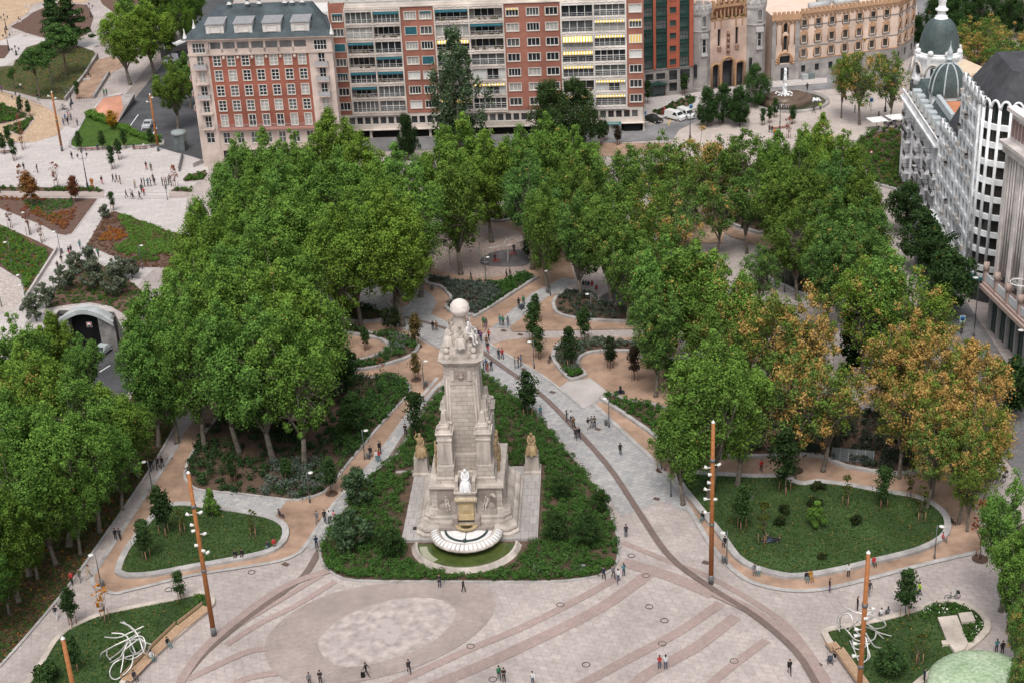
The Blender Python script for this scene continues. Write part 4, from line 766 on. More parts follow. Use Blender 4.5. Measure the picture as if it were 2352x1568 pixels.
cover('shrubbery', 'mid_l', 2.0, 0.5, 55, 0.1, L_SHRUB, (0.75, 0.9, 0.8), 'green shrubs of the left hook bed', seed=16)
cover('lavender', 'mid_l', 1.2, 0.5, 50, 0.1, L_GREY, (0.85, 0.9, 0.95), 'silver shrubs of the left hook bed', sub=[(840, 850), (960, 795), (900, 770), (880, 820)], seed=17)
cover('shrubbery', 'mid_l2', 1.6, 0.5, 50, 0.1, L_DARK, (0.8, 0.9, 0.8), 'dark shrubs of the small bed under the trees', seed=18)
cover('shrubbery', 'small_up', 2.0, 0.45, 50, 0.11, L_SHRUB, (0.6, 0.75, 0.6), 'dark shrubs in the oval bed', seed=19)
cover('shrubbery', 'terr', 1.2, 0.6, 50, 0.13, L_SHRUB, (1.1, 1.15, 0.9), 'green shrubs on the terrace before the domed building', seed=20, turn=0.12)
cover('hedge', 'tri_l', 3.0, 0.6, 55, 0.14, L_SHRUB, (1.5, 1.6, 1.0), 'bright green hedge along the top of the triangular lawn', sub=[(195, 272), (203, 260), (250, 275), (325, 308), (385, 325), (380, 334), (320, 322), (250, 292)], seed=21, hh=(0.4, 1.0))
cover('rust_plants', 'l1', 3.4, 0.36, 36, 0.09, L_RUST, (0.95, 1, 0.9), 'rust coloured plants in rows in the wedge bed', sub=[(60, 470), (100, 485), (110, 500), (175, 480), (175, 495), (150, 530), (120, 515), (70, 492)], seed=22, turn=0.3, hh=(0.1, 0.3))
cover('rust_plants', 'l1', 2.2, 0.36, 36, 0.09, L_RUST, (0.9, 1, 0.9), 'rust coloured edge planting of the wedge bed', sub=[(-20, 452), (100, 454), (110, 462), (60, 464), (-20, 460)], seed=23, turn=0.3, hh=(0.1, 0.3))
cover('green_plants', 'l1', 2.6, 0.36, 36, 0.09, L_SHRUB, (1.0, 1.2, 1.1), 'green plants scattered in the wedge bed', sub=[(55, 465), (165, 458), (168, 480), (110, 488), (150, 505), (120, 512), (60, 480)], seed=24, hh=(0.1, 0.3))
cover('green_plants', 'l2', 3.4, 0.42, 45, 0.09, L_SHRUB, (1.35, 1.5, 1.0), 'bright green plants of the bank at the left edge', seed=25, sub=[(-60, 535), (20, 530), (100, 580), (115, 595), (45, 705), (50, 650), (0, 612), (-60, 600)], turn=0.14)
cover('green_plants', 'l3', 4.2, 0.38, 45, 0.09, L_SHRUB, (1.7, 1.75, 1.2), 'pale green grasses of the striped bed', sub=[(280, 495), (440, 550), (440, 592), (300, 585), (262, 570), (300, 548), (290, 530), (270, 505)], seed=26, hh=(0.1, 0.35))
cover('rust_plants', 'l3', 4.2, 0.36, 45, 0.08, L_RUST, (1.3, 1.1, 0.7), 'orange plants forming a patch in the striped bed', sub=[(228, 555), (250, 525), (280, 532), (292, 545), (275, 555), (240, 557)], seed=27, turn=0.5, hh=(0.1, 0.3))
cover('green_plants', 'l3', 3.6, 0.38, 45, 0.09, L_SHRUB, (1.2, 1.4, 1.0), 'green tufts at the lower side of the striped bed', sub=[(260, 575), (350, 580), (370, 600), (325, 606)], seed=28, hh=(0.1, 0.3))
cover('dry_plants', 'l3', 2.2, 0.32, 26, 0.07, L_RUST, (0.6, 0.9, 0.8), 'dry brown plants between the stripes', seed=29, hh=(0.05, 0.2))
cover('green_plants', 'olive', 2.0, 0.36, 36, 0.09, L_SHRUB, (0.95, 1.05, 0.9), 'low plants scattered under the olive trees', seed=30, turn=0.1, hh=(0.05, 0.35))
cover('hedge', 'strip', 1.6, 0.45, 45, 0.11, L_SHRUB, (0.7, 0.85, 0.6), 'dark hedge strip beside the cycle lane', seed=31, hh=(0.1, 0.3))
for i, k in enumerate(['s1', 's2', 'plaza_e', 'plaza_f', 'street_b']):
    cover('green_plants', k, 1.6, 0.42, 45, 0.13, L_SHRUB if k != 'street_b' else L_DARK, (0.95, 1.05, 0.8), ['green plants of the upper wedge bed', 'green plants of the diamond bed', 'plants at the end of the crossing', 'dark plants below the grove corner', 'dark shrubs before the red office'][i], seed=32 + i, hh=(0.1, 0.4))
cover('rose_bushes', 'artR', 3.0, 0.4, 60, 0.09, L_SHRUB, (0.8, 0.95, 0.75), 'dark rose bushes curving around the granite slabs', sub=[(2105, 1412), (2145, 1392), (2190, 1390), (2240, 1412), (2262, 1440), (2255, 1462), (2222, 1482), (2212, 1455), (2238, 1436), (2230, 1412), (2198, 1414), (2150, 1420), (2110, 1425)], seed=40, hh=(0.1, 0.5))
cover('roses', 'artR', 2.2, 0.42, 3, 0.07, mat('rose_petals', (0.75, 0.75, 0.62), (0.7, 0.7, 0.6)), (1, 1, 1), 'white roses on the dark bushes', sub=[(2105, 1412), (2145, 1392), (2190, 1390), (2240, 1412), (2262, 1440), (2255, 1462), (2222, 1482), (2212, 1455), (2238, 1436), (2230, 1412), (2198, 1414), (2150, 1420), (2110, 1425)], seed=41, hh=(0.35, 0.5))
cover('green_plants', 'artL', 1.8, 0.35, 45, 0.1, L_SHRUB, (1.0, 1.1, 0.8), 'small plants in the tip of the tube lawn', sub=[(405, 1385), (470, 1364), (470, 1385), (430, 1410)], seed=42, hh=(0.05, 0.3))
def scatter(name, P, z, n, size, m, tint, turn, label, seed):
    A = np.array(P); rng = np.random.default_rng(seed); q = rng.uniform(A.min(0), A.max(0), (n * 3, 2)); q = q[inside(P, q[:, 0], q[:, 1])][:n]; n = len(q)
    C = np.column_stack([q, np.full(n, z) + rng.uniform(0.0, 0.08, n)]); Nn = unit(rng.normal(size=(n, 3)) * 0.35 + np.array([0, 0, 1]))
    V, F, lc = leaves(C, Nn, size * rng.uniform(.6, 1.3, n), rng.random(n), rng.random(n), rng)
    o = put(name, np_mesh(name, V, F, m, lc)); o.color = (*tint, turn); return tag(o, label, 'leaves', None, 'stuff')
for i, (k, n) in enumerate([('lawnL', 260), ('lawnR', 900), ('artL', 300), ('artR', 260)]):
    scatter('fallen_leaves', BED[k][0], BED[k][1] + 0.02, n, 0.07, L_RUST, (1.5, 2.2, 1.0), 0.5, 'fallen yellow leaves on the %s' % ['left lawn', 'big right lawn', 'tube lawn', 'lower right lawn'][i], 60 + i)
for i, k in enumerate(['lawnL', 'lawnR', 'artL', 'artR', 'tri_l']):
    P = BED[k][0]; n = int(abs(area(P)) * 26)
    scatter('grass', P, BED[k][1] + 0.01, n, 0.10, L_SHRUB, (0.55, 0.6, 0.5) if k != 'tri_l' else (1.2, 1.25, 0.8), 0, 'short grass of the %s' % ['left lawn', 'big right lawn', 'tube lawn', 'lower right lawn', 'triangular lawn'][i], 80 + i)
bank = ccw(ground_loop([(-140, 1640), (0, 1528), (150, 1352), (262, 1197), (345, 1074), (400, 982), (335, 850), (262, 985), (75, 1225), (-250, 1510)]))
scatter('fallen_leaves', bank, 0.08, 9000, 0.13, L_RUST, (0.38, 0.55, 0.5), 0.05, 'brown fallen leaves covering the bank', 70)
scatter('undergrowth', bank, 0.15, 9000, 0.14, L_SHRUB, (0.6, 0.7, 0.6), 0.05, 'dark weeds growing through the leaves of the bank', 71)
scatter('weeds', ccw(ground_loop([(-60, 180), (30, 155), (60, 115), (130, 92), (212, 120), (222, 135), (175, 190), (150, 228), (60, 214)])), 0.1, 7000, 0.16, L_SHRUB, (0.9, 0.95, 0.8), 0.1, 'rough grass of the garden bank under the pines', 90)
# ---------------------------------------------------------------- figures (people, statues): one continuous skin each
def _cap(n, segs): pass
def figure(J, E, R, hands=True, sub=1):
    """skin a skeleton. J name->co, E edges, R radii -> evaluated mesh"""
    names = list(J); me = bpy.data.meshes.new('fig'); idx = {k: i for i, k in enumerate(names)}
    me.from_pydata([J[k] for k in names], [(idx[a], idx[b]) for a, b in E], [])
    o = bpy.data.objects.new('fig', me); COL.objects.link(o)
    md = o.modifiers.new('s', 'SKIN'); md.use_smooth_shade = True
    sv = me.skin_vertices[0].data
    for k in names:
        r = R.get(k, 0.05); sv[idx[k]].radius = r if hasattr(r, '__len__') else (r, r)
    sv[idx['pelvis']].use_root = True
    if sub: o.modifiers.new('d', 'SUBSURF').levels = sub
    dg = bpy.context.evaluated_depsgraph_get(); out = bpy.data.meshes.new_from_object(o.evaluated_get(dg))
    bpy.data.objects.remove(o); bpy.data.meshes.remove(me); return out
BE = [('pelvis', 'waist'), ('waist', 'chest'), ('chest', 'neck'), ('neck', 'head0'), ('head0', 'head1')]
for s in 'LR': BE += [('chest', 'sho' + s), ('sho' + s, 'elb' + s), ('elb' + s, 'wri' + s), ('wri' + s, 'han' + s), ('pelvis', 'hip' + s), ('hip' + s, 'kne' + s), ('kne' + s, 'ank' + s), ('ank' + s, 'toe' + s)]
BR_ = dict(pelvis=(.15, .11), waist=(.135, .10), chest=(.165, .115), neck=.055, head0=.078, head1=.088)
for s in 'LR': BR_.update({'sho' + s: .068, 'elb' + s: .045, 'wri' + s: .03, 'han' + s: .036, 'hip' + s: .095, 'kne' + s: .062, 'ank' + s: .042, 'toe' + s: .038})
def pose(kind, v=0):
    """faces -Y"""
    J = dict(pelvis=(0, 0, .95), waist=(0, 0, 1.12), chest=(0, 0, 1.33), neck=(0, -.01, 1.5), head0=(0, -.02, 1.58), head1=(0, -.025, 1.66))
    def leg(s, hip, kne, ank, toe): J['hip' + s] = hip; J['kne' + s] = kne; J['ank' + s] = ank; J['toe' + s] = toe
    def arm(s, sho, elb, wri, han): J['sho' + s] = sho; J['elb' + s] = elb; J['wri' + s] = wri; J['han' + s] = han
    if kind == 'walk':
        a = [.22, .30, .15][v % 3]
        for s, q in (('L', 1), ('R', -1)):
            x = .09 * q; f = -a * q * (1 if v != 1 else -1)
            leg(s, (x, 0, .9), (x, f * .55 - .05, .5), (x, f * 1.25 + (.0 if f < 0 else .05), .08 if f < 0 else .14), (x, f * 1.25 - .14, .04 if f < 0 else .06))
            arm(s, (.17 * q, 0, 1.42), (.22 * q, -f * .5, 1.15), (.2 * q, -f * 1.0 - .06, .93), (.19 * q, -f * 1.1 - .09, .85))
    elif kind == 'stand':
        for s, q in (('L', 1), ('R', -1)):
            leg(s, (.09 * q, 0, .9), (.1 * q, -.02, .5), (.11 * q, .02, .08), (.13 * q, -.14, .04))
            if v == 0: arm(s, (.17 * q, 0, 1.42), (.22 * q, .03, 1.15), (.22 * q, -.04, .93), (.21 * q, -.06, .84))
            else: arm(s, (.17 * q, 0, 1.42), (.22 * q, -.02, 1.17), (.1 * q, -.22, 1.2), (.05 * q, -.29, 1.24))
    elif kind == 'sit':
        dz = -.43
        for k in ('pelvis', 'waist', 'chest', 'neck', 'head0', 'head1'):
            x, y, z = J[k]; J[k] = (x, y - .05 * max(0, z - 1), z + dz)
        for s, q in (('L', 1), ('R', -1)):
            leg(s, (.1 * q, -.06, .50), (.13 * q, -.45, .50), (.12 * q, -.45 - .08 * v, .09), (.13 * q, -.6 - .08 * v, .05))
            arm(s, (.17 * q, -.02, .98), (.22 * q, -.08, .72), (.12 * q, -.3, .62), (.07 * q, -.37, .62))
    elif kind == 'lie':
        J = dict(pelvis=(0, 0, .14), waist=(0, .18, .14), chest=(0, .4, .17), neck=(0, .56, .22), head0=(0, .63, .27), head1=(0, .68, .33))
        for s, q in (('L', 1), ('R', -1)):
            leg(s, (.1 * q, -.05, .13), (.14 * q, -.42, .3 if q > 0 else .15), (.13 * q, -.8 + .1 * (q > 0), .08), (.15 * q, -.93 + .1 * (q > 0), .1))
            arm(s, (.17 * q, .46, .18), (.32 * q, .3, .1), (.3 * q, .08, .08), (.28 * q, .0, .08))
    elif kind == 'run':
        leg('L', (.09, 0, .9), (.1, -.3, .62), (.1, -.22, .2), (.1, -.36, .14)); leg('R', (-.09, 0, .9), (-.1, .1, .5), (-.1, .48, .42), (-.1, .5, .3))
        arm('L', (.17, 0, 1.42), (.24, .2, 1.2), (.2, .02, 1.05), (.19, -.05, 1.08)); arm('R', (-.17, 0, 1.42), (-.24, -.12, 1.18), (-.15, -.32, 1.3), (-.13, -.38, 1.34))
    return J
def hand_bits(mb, w, h, q, m):
    w = Vector(w); h = Vector(h); d = (h - w).normalized(); sd = d.cross(Vector((0, 0, 1))); sd = sd.normalized() if sd.length > .1 else Vector((1, 0, 0)); n = d.cross(sd)
    for k, L in enumerate((.058, .072, .078, .07)):
        b = h + sd * (.027 - .018 * k) * q; mb.tube([b, b + d * L * .55, b + d * L * .9 + n * .02], [.009, .008, .006], 5, m)
    b = w.lerp(h, .35) + sd * .03 * q; mb.tube([b, b + sd * .03 * q + d * .03, b + sd * .035 * q + d * .06], [.011, .009, .007], 5, m)
def person_mesh(kind, v=0, skirt=False):
    J = pose(kind, v); me = figure(J, BE, BR_, sub=1)
    segs = [('pelvis', 'waist', 1), ('waist', 'chest', 1), ('chest', 'neck', 1), ('head0', 'head1', 0), ('neck', 'head0', 0)]
    for s in 'LR': segs += [('sho' + s, 'elb' + s, 1), ('elb' + s, 'wri' + s, 1), ('wri' + s, 'han' + s, 0), ('hip' + s, 'kne' + s, 2), ('kne' + s, 'ank' + s, 2), ('ank' + s, 'toe' + s, 3), ('pelvis', 'hip' + s, 2)]
    S = [(Vector(J[a]), Vector(J[b]), m) for a, b, m in segs]
    mb = MB(); vs = [tuple(x.co) for x in me.vertices]; ms = []
    for p in me.polygons:
        c = p.center; best = 9; bm = 1
        for a, b, m in S:
            t = max(0, min(1, (c - a).dot(b - a) / (b - a).length_squared)); d = (c - a.lerp(b, t)).length
            if d < best: best = d; bm = m
        mb.add([], [], 0); ms.append(bm)
    mb.v = vs; mb.f = [list(p.vertices) for p in me.polygons]; mb.m = ms; mb.sm = [True] * len(ms)
    for s, q in (('L', 1), ('R', -1)): hand_bits(mb, J['wri' + s], J['han' + s], q, 0)
    hd = Vector(J['head1'])   # nose, ears, eyes
    f = Vector((0, -1, 0)) if kind != 'lie' else Vector((0, .3, .9)).normalized()
    mb.tube([hd + f * .075, hd + f * .105 - Vector((0, 0, .02))], [.012, .016], 5, 0)
    for q in (1, -1): mb.tube([hd + Vector((.082 * q, 0, .01)), hd + Vector((.098 * q, .01, -.01))], [.02, .014], 5, 0)
    hb = MB(); up = Vector((0, 0, 1)) if kind != 'lie' else Vector((0, 1, .1)).normalized()
    c = hd + up * .03 - f * .02
    hb.ball(c, .098, 0, 10, 0.92)
    if v == 1: hb.tube([c - f * .05, c - f * .1 - up * .12, c - f * .11 - up * .26], [.07, .065, .03], 8)
    return mb, hb
MSKIN = mat('skin', (0.48, 0.30, 0.22), (0.40, 0.24, 0.17), 5)
FIG = {}
# ---------------------------------------------------------------- the monument
ST = slab_mat('monument_stone', (0.51, 0.455, 0.405), (0.42, 0.37, 0.33), (0.30, 0.245, 0.205), 1.3, 0.55, wall=True, ms=0.035, stain=0.22, stains=0.35)
STP = mat('monument_stone_plain', (0.51, 0.455, 0.405), (0.29, 0.25, 0.22), 1.1, sc2=0.3, detail=12, bump=0.25, streak=True)
STW = mat('white_marble', (0.70, 0.66, 0.63), (0.50, 0.47, 0.45), 1.6, detail=10, bump=0.1)
STY = mat('yellowed_stone', (0.46, 0.36, 0.21), (0.32, 0.24, 0.14), 1.2, detail=10, bump=0.15)
STG = mat('weathered_stone', (0.33, 0.28, 0.25), (0.22, 0.18, 0.16), 1.2, detail=10)
BRZ = mat('pale_bronze', (0.46, 0.33, 0.18), (0.22, 0.155, 0.09), 2.2, detail=10, rough=0.6, bump=0.2)
mon = empty('monument', MO, MR, 'tall stone monument with a marble globe on its tapering shaft', 'monument')
CX = -0.42
def mpart(name, mb, m, parent=mon): return mb.build(name, m, parent)
plf = slab_mat('platform_slabs', (0.40, 0.37, 0.355), (0.34, 0.315, 0.30), (0.20, 0.18, 0.17), 0.9, 1.6, ms=0.03, stain=0.25)
b = MB(); b.box(-8.1, 7.85, 0.05, 16.6, 0, 0.6); b.box(-10.6, -8.1, 16.0, 16.6, .02, 0.25); b.box(-6.2, 5.7, 16.6, 17.0, .02, .4); mpart('platform', b, plf)
b = MB(); b.box(-7.0, -6.45, 2.2, 2.9, 0.6, 0.63); b.box(CX - .1, CX, 3, 3.1, .6, .7); mpart('drain_cover', b, M_DKM)
b = MB()   # stepped plinth with a roll moulding
Pp = lambda i, c=.95, f=0: chamfer(CX - 6.05 + i, CX + 6.1 - i, .35 + i + f, 14.6 - i, c)
b.stack([(Pp(0), .6), (Pp(0), .95), (Pp(.18), 1.1), (Pp(.3), 1.12), (Pp(.22), 1.35), (Pp(.28), 1.6), (Pp(.55), 1.85), (Pp(.8), 1.95), (Pp(.85), 2.15)])
mpart('plinth', b, STP)
b = MB(); b.stack([(Pp(.95, .9, .5), 2.14), (Pp(.95, .9, .5), 2.5), (Pp(1.12, .9, .5), 2.62)]); b.stack([(chamfer(CX - 4.7, CX + 4.7, 2.2, 13.6, .7), 2.6), (chamfer(CX - 4.3, CX + 4.3, 2.6, 13.2, .7), 2.9)]); mpart('upper_step', b, STP)
b = MB()   # main block with niches either side of the fountain pier
def blk(i=0, z=0): return [(CX - 4.15 - i, 3.0 - i), (CX + 4.15 + i, 3.0 - i), (CX + 4.15 + i, 12.6 + i), (CX - 4.15 - i, 12.6 + i)]
b.stack([(blk(.12), 2.6), (blk(.12), 2.95), (blk(0), 3.05), (blk(0), 5.55), (blk(.25), 5.75), (blk(.3), 5.95), (blk(.22), 6.12)]); mpart('base_block', b, ST)
b = MB()
for q in (-1, 1):   # side pilasters of the block
    for y in (4.2, 7, 9.8): b.box(CX + q * 4.1, CX + q * 4.5, y, y + 1.2, 2.9, 5.7)
b.T = None; mpart('pilaster', b, STP)
b = MB(); b.stack([([(CX - 3.5, 3.4), (CX + 3.5, 3.4), (CX + 3.5, 12.2), (CX - 3.5, 12.2)], 6.1), ([(CX - 3.5, 3.4), (CX + 3.5, 3.4), (CX + 3.5, 12.2), (CX - 3.5, 12.2)], 6.5)])
for q in (-1, 1):
    x0, x1 = (CX - 3.35, CX - 1.35) if q < 0 else (CX + 1.35, CX + 3.35)
    for (y0, y1) in ((3.5, 5.9), (9.6, 12.0)):
        i = 0.0; b.stack([(chamfer(x0 - .1, x1 + .1, y0 - .1, y1 + .1, .1), 6.5), (chamfer(x0 - .1, x1 + .1, y0 - .1, y1 + .1, .1), 6.85), (chamfer(x0, x1, y0, y1, .05), 6.95), (chamfer(x0, x1, y0, y1, .05), 8.2)])
b.box(CX - 3.1, CX + 3.1, 5.8, 10.0, 6.3, 8.6); mpart('podium', b, ST)
for q in (-1, 1):
    for (y0, y1), back in (((3.6, 5.7), 0), ((9.8, 11.9), 1)):
        t = MB(); x0, x1 = (CX - 3.1, CX - 1.4) if q < 0 else (CX + 1.4, CX + 3.1)
        ch = lambda i: chamfer(x0 - i, x1 + i, y0 - i, y1 + i, .08)
        t.stack([(ch(.12), 8.2), (ch(.12), 8.45), (ch(0), 8.5), (ch(-.04), 11.6), (ch(.06), 11.7), (ch(.06), 11.9), (ch(0), 11.95), (ch(0), 12.35), (ch(.14), 12.5), (ch(.18), 12.65), (ch(.05), 12.7), (ch(-.05), 12.95), (ch(-.25), 13.0), (ch(-.25), 13.4), (ch(-.4), 13.5)])
        for xx in (x0 + .35, x0 + .95): t.box(xx, xx + .4, y0 - .05, y0, 8.7, 11.4)
        mpart('corner_tower', t, STP)
        t = MB(); cx, cy = (x0 + x1) / 2, (y0 + y1) / 2; sq = lambda w: [(cx - w, cy - w), (cx + w, cy - w), (cx + w, cy + w), (cx - w, cy + w)]
        t.stack([(sq(.5), 13.45), (sq(.5), 13.6), (sq(.36), 13.65), (sq(.24), 14.9), (sq(.02), 15.15)]); mpart('obelisk', t, STP)
        for k in range(2):
            t = MB(); t.ball((x0 + .15 if k == 0 else x1 - .15, cy + (.6 if k else -.6), 13.2), .22, 0, 10); mpart('stone_ball', t, STP)
# side flights of the shaft: stepped buttresses with little figures in yellow bronze
b = MB()
for q in (-1, 1):
    for k, (w, z) in enumerate([(3.0, 12.0), (2.85, 13.0), (2.72, 14.0), (2.6, 15.1)]):
        xa, xb = sorted((CX + q * 1.6, CX + q * w)); b.box(xa, xb, 6.2 + .25 * k, 9.4 - .25 * k, 8.4, z)
mpart('buttress', b, STP)
SCY = 8.6
def shaft(w, d, c): return chamfer(CX - .1 - w, CX - .1 + w, SCY - d, SCY + d, c)
b = MB(); b.stack([(shaft(2.3, 2.35, .5), 6.3), (shaft(2.2, 2.25, .5), 10), (shaft(2.02, 2.05, .5), 20.0)]); mpart('shaft', b, ST)
b = MB()   # raised frame of the long front panel
for q in (-1, 1):
    b.tube([(CX - .1 + q * 1.62, SCY - 2.36, 6.4), (CX - .1 + q * 1.42, SCY - 2.1, 17.6)], [.12, .12], 4)
    b.tube([(CX - .1 + q * 1.95, SCY - 2.18, 8.4), (CX - .1 + q * 1.72, SCY - 1.98, 18.3)], [.13, .13], 4)
b.box(CX - 1.6, CX + 1.4, SCY - 2.2, SCY - 1.9, 17.55, 17.95); b.box(CX - 1.5, CX + 1.3, SCY - 2.15, SCY - 1.9, 18.0, 18.15); b.box(CX - 1.5, CX + 1.3, SCY - 2.15, SCY - 1.9, 19.35, 19.5)
for x in (CX - 1.35, CX + .7): b.box(x, x + .45, SCY - 2.3, SCY - 1.9, 18.1, 19.4)
mpart('panel_frame', b, STP)
b = MB(); b.box(CX - .75, CX + .55, SCY - 2.16, SCY - 2.0, 18.15, 19.35); b.lathe([(0.001, 0), (.3, .0), (.34, .08), (.2, .14), (.001, .16)], 0, 0, 12)
b2 = MB(); b2.box(CX - .8, CX + .6, SCY - 2.14, SCY - 1.95, 18.12, 19.38)
for a in range(10): b2.ball((CX - .1 + .42 * math.cos(a * .628), SCY - 2.18, 18.75 + .42 * math.sin(a * .628)), .1, 0, 6)
b2.box(CX - .35, CX + .15, SCY - 2.26, SCY - 2.1, 18.5, 19.05); b2.ball((CX - .1, SCY - 2.2, 18.5), .25, 0, 8); b2.box(CX - .3, CX + .1, SCY - 2.24, SCY - 2.1, 19.05, 19.2)
mpart('carved_shield', b2, STG)
b = MB(); b.stack([(shaft(2.05, 2.1, .5), 19.75), (shaft(2.1, 2.15, .5), 19.9), (shaft(2.3, 2.35, .6), 20.1), (shaft(2.3, 2.35, .6), 20.2), (shaft(2.5, 2.6, .65), 20.35), (shaft(2.62, 2.72, .7), 20.6), (shaft(2.55, 2.65, .7), 20.7)]); mpart('cornice', b, STP)
b = MB(); sq = lambda x, y: chamfer(CX - .1 - x, CX - .1 + x, SCY - y, SCY + y, .3)
b.stack([(sq(1.75, 1.8), 20.65), (sq(1.75, 1.8), 21.35), (sq(1.5, 1.55), 21.4), (sq(1.4, 1.45), 22.1), (sq(1.2, 1.25), 22.2), (sq(.95, 1.0), 23.6), (sq(.62, .62), 25.4)])
b.box(CX - 1.05, CX + .85, SCY - 2.15, SCY - 1.6, 20.65, 21.2); mpart('top_pedestal', b, STP)
for x in (-1.65, 1.5):
    for y in (-1.7, 1.7): t = MB(); t.T = Matrix.Translation((CX + x, SCY + y, 20.7)); t.lathe([(.42, 0), (.42, .5), (.3, .55), (.3, .62), (.2, .65)], 0, 0, 12); t.ball((0, 0, .98), .36, 0, 12); mpart('stone_ball', t, STP)
b = MB(); b.ball((CX + .05, SCY, 26.25), 1.12, 0, 28)
for z in (-.1, .45): rr = math.sqrt(1.12 ** 2 - z * z) + .0; b.tube([(CX + .05 + rr * math.cos(a), SCY + rr * math.sin(a), 26.25 + z) for a in np.linspace(0, 2 * PI, 25)[:-1]], .03, 4, closed=True)
mpart('globe', b, mat('globe_marble', (0.68, 0.62, 0.58), (0.52, 0.46, 0.42), 1.3, detail=11))
# seated stone figures: body skeleton + heavy drapery
def statue(name, loc, rz, s, m, kind='sit', drape=True, parent=mon, lean=0, extra=None):
    J = pose(kind, 0)
    if kind == 'sit' and extra == 'raise': J['elbR'] = (-.3, -.05, 1.1); J['wriR'] = (-.2, -.12, 1.35); J['hanR'] = (-.17, -.13, 1.42)
    if kind == 'sit' and extra == 'down': J['head0'] = (0, -.1, 1.14); J['head1'] = (0, -.16, 1.19)
    R2 = {k: (tuple(x * 1.15 for x in v) if hasattr(v, '__len__') else v * 1.25) for k, v in BR_.items()}
    me = figure(J, BE, R2, sub=1); mb = MB(); mb.v = [tuple(v.co) for v in me.vertices]; mb.f = [list(p.vertices) for p in me.polygons]; mb.m = [0] * len(mb.f); mb.sm = [True] * len(mb.f)
    for s_, q in (('L', 1), ('R', -1)): hand_bits(mb, J['wri' + s_], J['han' + s_], q, 0)
    if drape and kind == 'sit':
        wob = lambda a, z: 1 + .16 * math.sin(a * 7 + z * 4) * (1.1 - z)
        mb.lathe([(.36, 0), (.33, .2), (.3, .42), (.2, .56), (.1, .6)], 0, -.3, 30, 0, sy=1.0, wob=wob); mb.ball((0, 0, .3), .3, 0, 10, 1.1)
    h = Vector(J['head1']); mb.ball((h.x, h.y + .02, h.z + .03), .1, 0, 8)
    o = mb.build(name, m, parent, loc, rz); o.scale = (s, s, s)
    return o
for k, (a, ex, kd) in enumerate([(0, 'down', 'sit'), (58, None, 'sit'), (-58, 'raise', 'sit'), (125, None, 'sit'), (-125, 'down', 'sit'), (180, None, 'sit')]):
    r = math.radians(a); o = statue('seated_figure', (CX + math.sin(r) * 1.05, SCY - math.cos(r) * 1.05, 22.15), r, 1.95, STW if k % 2 else STP, kd, k % 2 == 0, extra=ex)
for k in range(7):
    b = MB(); a = -1.3 + k * .9; b.tube([(CX + 1.0 * math.sin(a), SCY - 1.0 * math.cos(a), 22.2), (CX + 1.25 * math.sin(a + .1), SCY - 1.25 * math.cos(a + .1), 23.0), (CX + 1.0 * math.sin(a), SCY - 1.0 * math.cos(a), 23.7), (CX + .6 * math.sin(a), SCY - .6 * math.cos(a), 24.2)], [.3, .4, .32, .12], 8)
    mpart('carved_drapery', b, STP)
# front: seated woman, fountain pier, niches with reclining figures, volutes, basins
b = MB(); b.box(CX - 1.15, CX + 1.15, 1.75, 3.6, 2.6, 5.7); b.stack([(chamfer(CX - 1.3, CX + 1.3, 1.6, 3.6, .1), 5.7), (chamfer(CX - 1.35, CX + 1.35, 1.55, 3.6, .1), 5.95), (chamfer(CX - 1.2, CX + 1.2, 1.7, 3.6, .1), 6.05)])
for q in (-1, 1):
    xa, xb = sorted((CX + q * .85, CX + q * 1.15)); b.box(xa, xb, 2.0, 3.4, 6.0, 7.15); b.box(xa - .04, xb + .04, 1.9, 3.4, 7.1, 7.35)
b.box(CX - .8, CX + .8, 3.0, 3.45, 6.0, 7.9); b.lathe([(.85, 6.04), (.85, 6.25), (.7, 6.3)], CX, 2.5, 20); mpart('fountain_pier', b, ST)
statue('seated_woman', (CX, 2.75, 6.05), 0, 1.95, mat('clean_white_marble', (0.74, 0.74, 0.75), (0.6, 0.6, 0.61), 2.5, detail=9, bump=.1), extra='down')
b = MB(); b.tube([(CX - 1.25, 1.45, 5.1), (CX + 1.25, 1.45, 5.1)], [.3, .3], 14)
for k in range(11): b.tube([(CX - 1.2 + .24 * k, 1.45, 5.1), (CX - 1.08 + .24 * k, 1.45, 5.1)], [.36, .33], 12)
b.box(CX - 1.2, CX + 1.2, 1.4, 1.8, 4.7, 5.0); mpart('scroll', b, mat('stained_stone', (0.50, 0.42, 0.31), (0.36, 0.29, 0.2), 1.5, detail=9))
b = MB(); b.box(CX - .9, CX + .9, 1.45, 1.8, 3.1, 4.8); b.box(CX - .5, CX + .5, 1.38, 1.5, 3.4, 4.5); b.box(CX - .28, CX + .28, 1.3, 1.45, 3.65, 4.25); b.stack([(chamfer(CX - 1.0, CX + 1.0, 1.0, 1.8, .1), 2.6), (chamfer(CX - .9, CX + .9, 1.1, 1.8, .1), 3.2)]); mpart('inscription_panel', b, STY)
b = MB(); b.box(CX - 1.6, CX - 1.0, .6, 1.8, 2.0, 3.0); b.box(CX + 1.0, CX + 1.6, .6, 1.8, 2.0, 3.0); b.box(CX - 1.8, CX + 1.8, .3, 1.2, .6, 2.0); b.box(CX - 3.2, CX - 1.8, .2, 1.4, .6, 2.1); b.box(CX + 1.8, CX + 3.2, .2, 1.4, .6, 2.1); mpart('fountain_step', b, STG)
b = MB(); b.lathe([(.3, 1.45), (.9, 1.6), (1.3, 2.0), (1.38, 2.2), (1.25, 2.22), (.75, 2.0), (.2, 1.85)], CX, .75, 24, a0=PI, a1=2 * PI, sy=.85); b.box(CX - 1.35, CX + 1.35, .7, .95, 1.5, 2.2); mpart('upper_basin', b, STY)
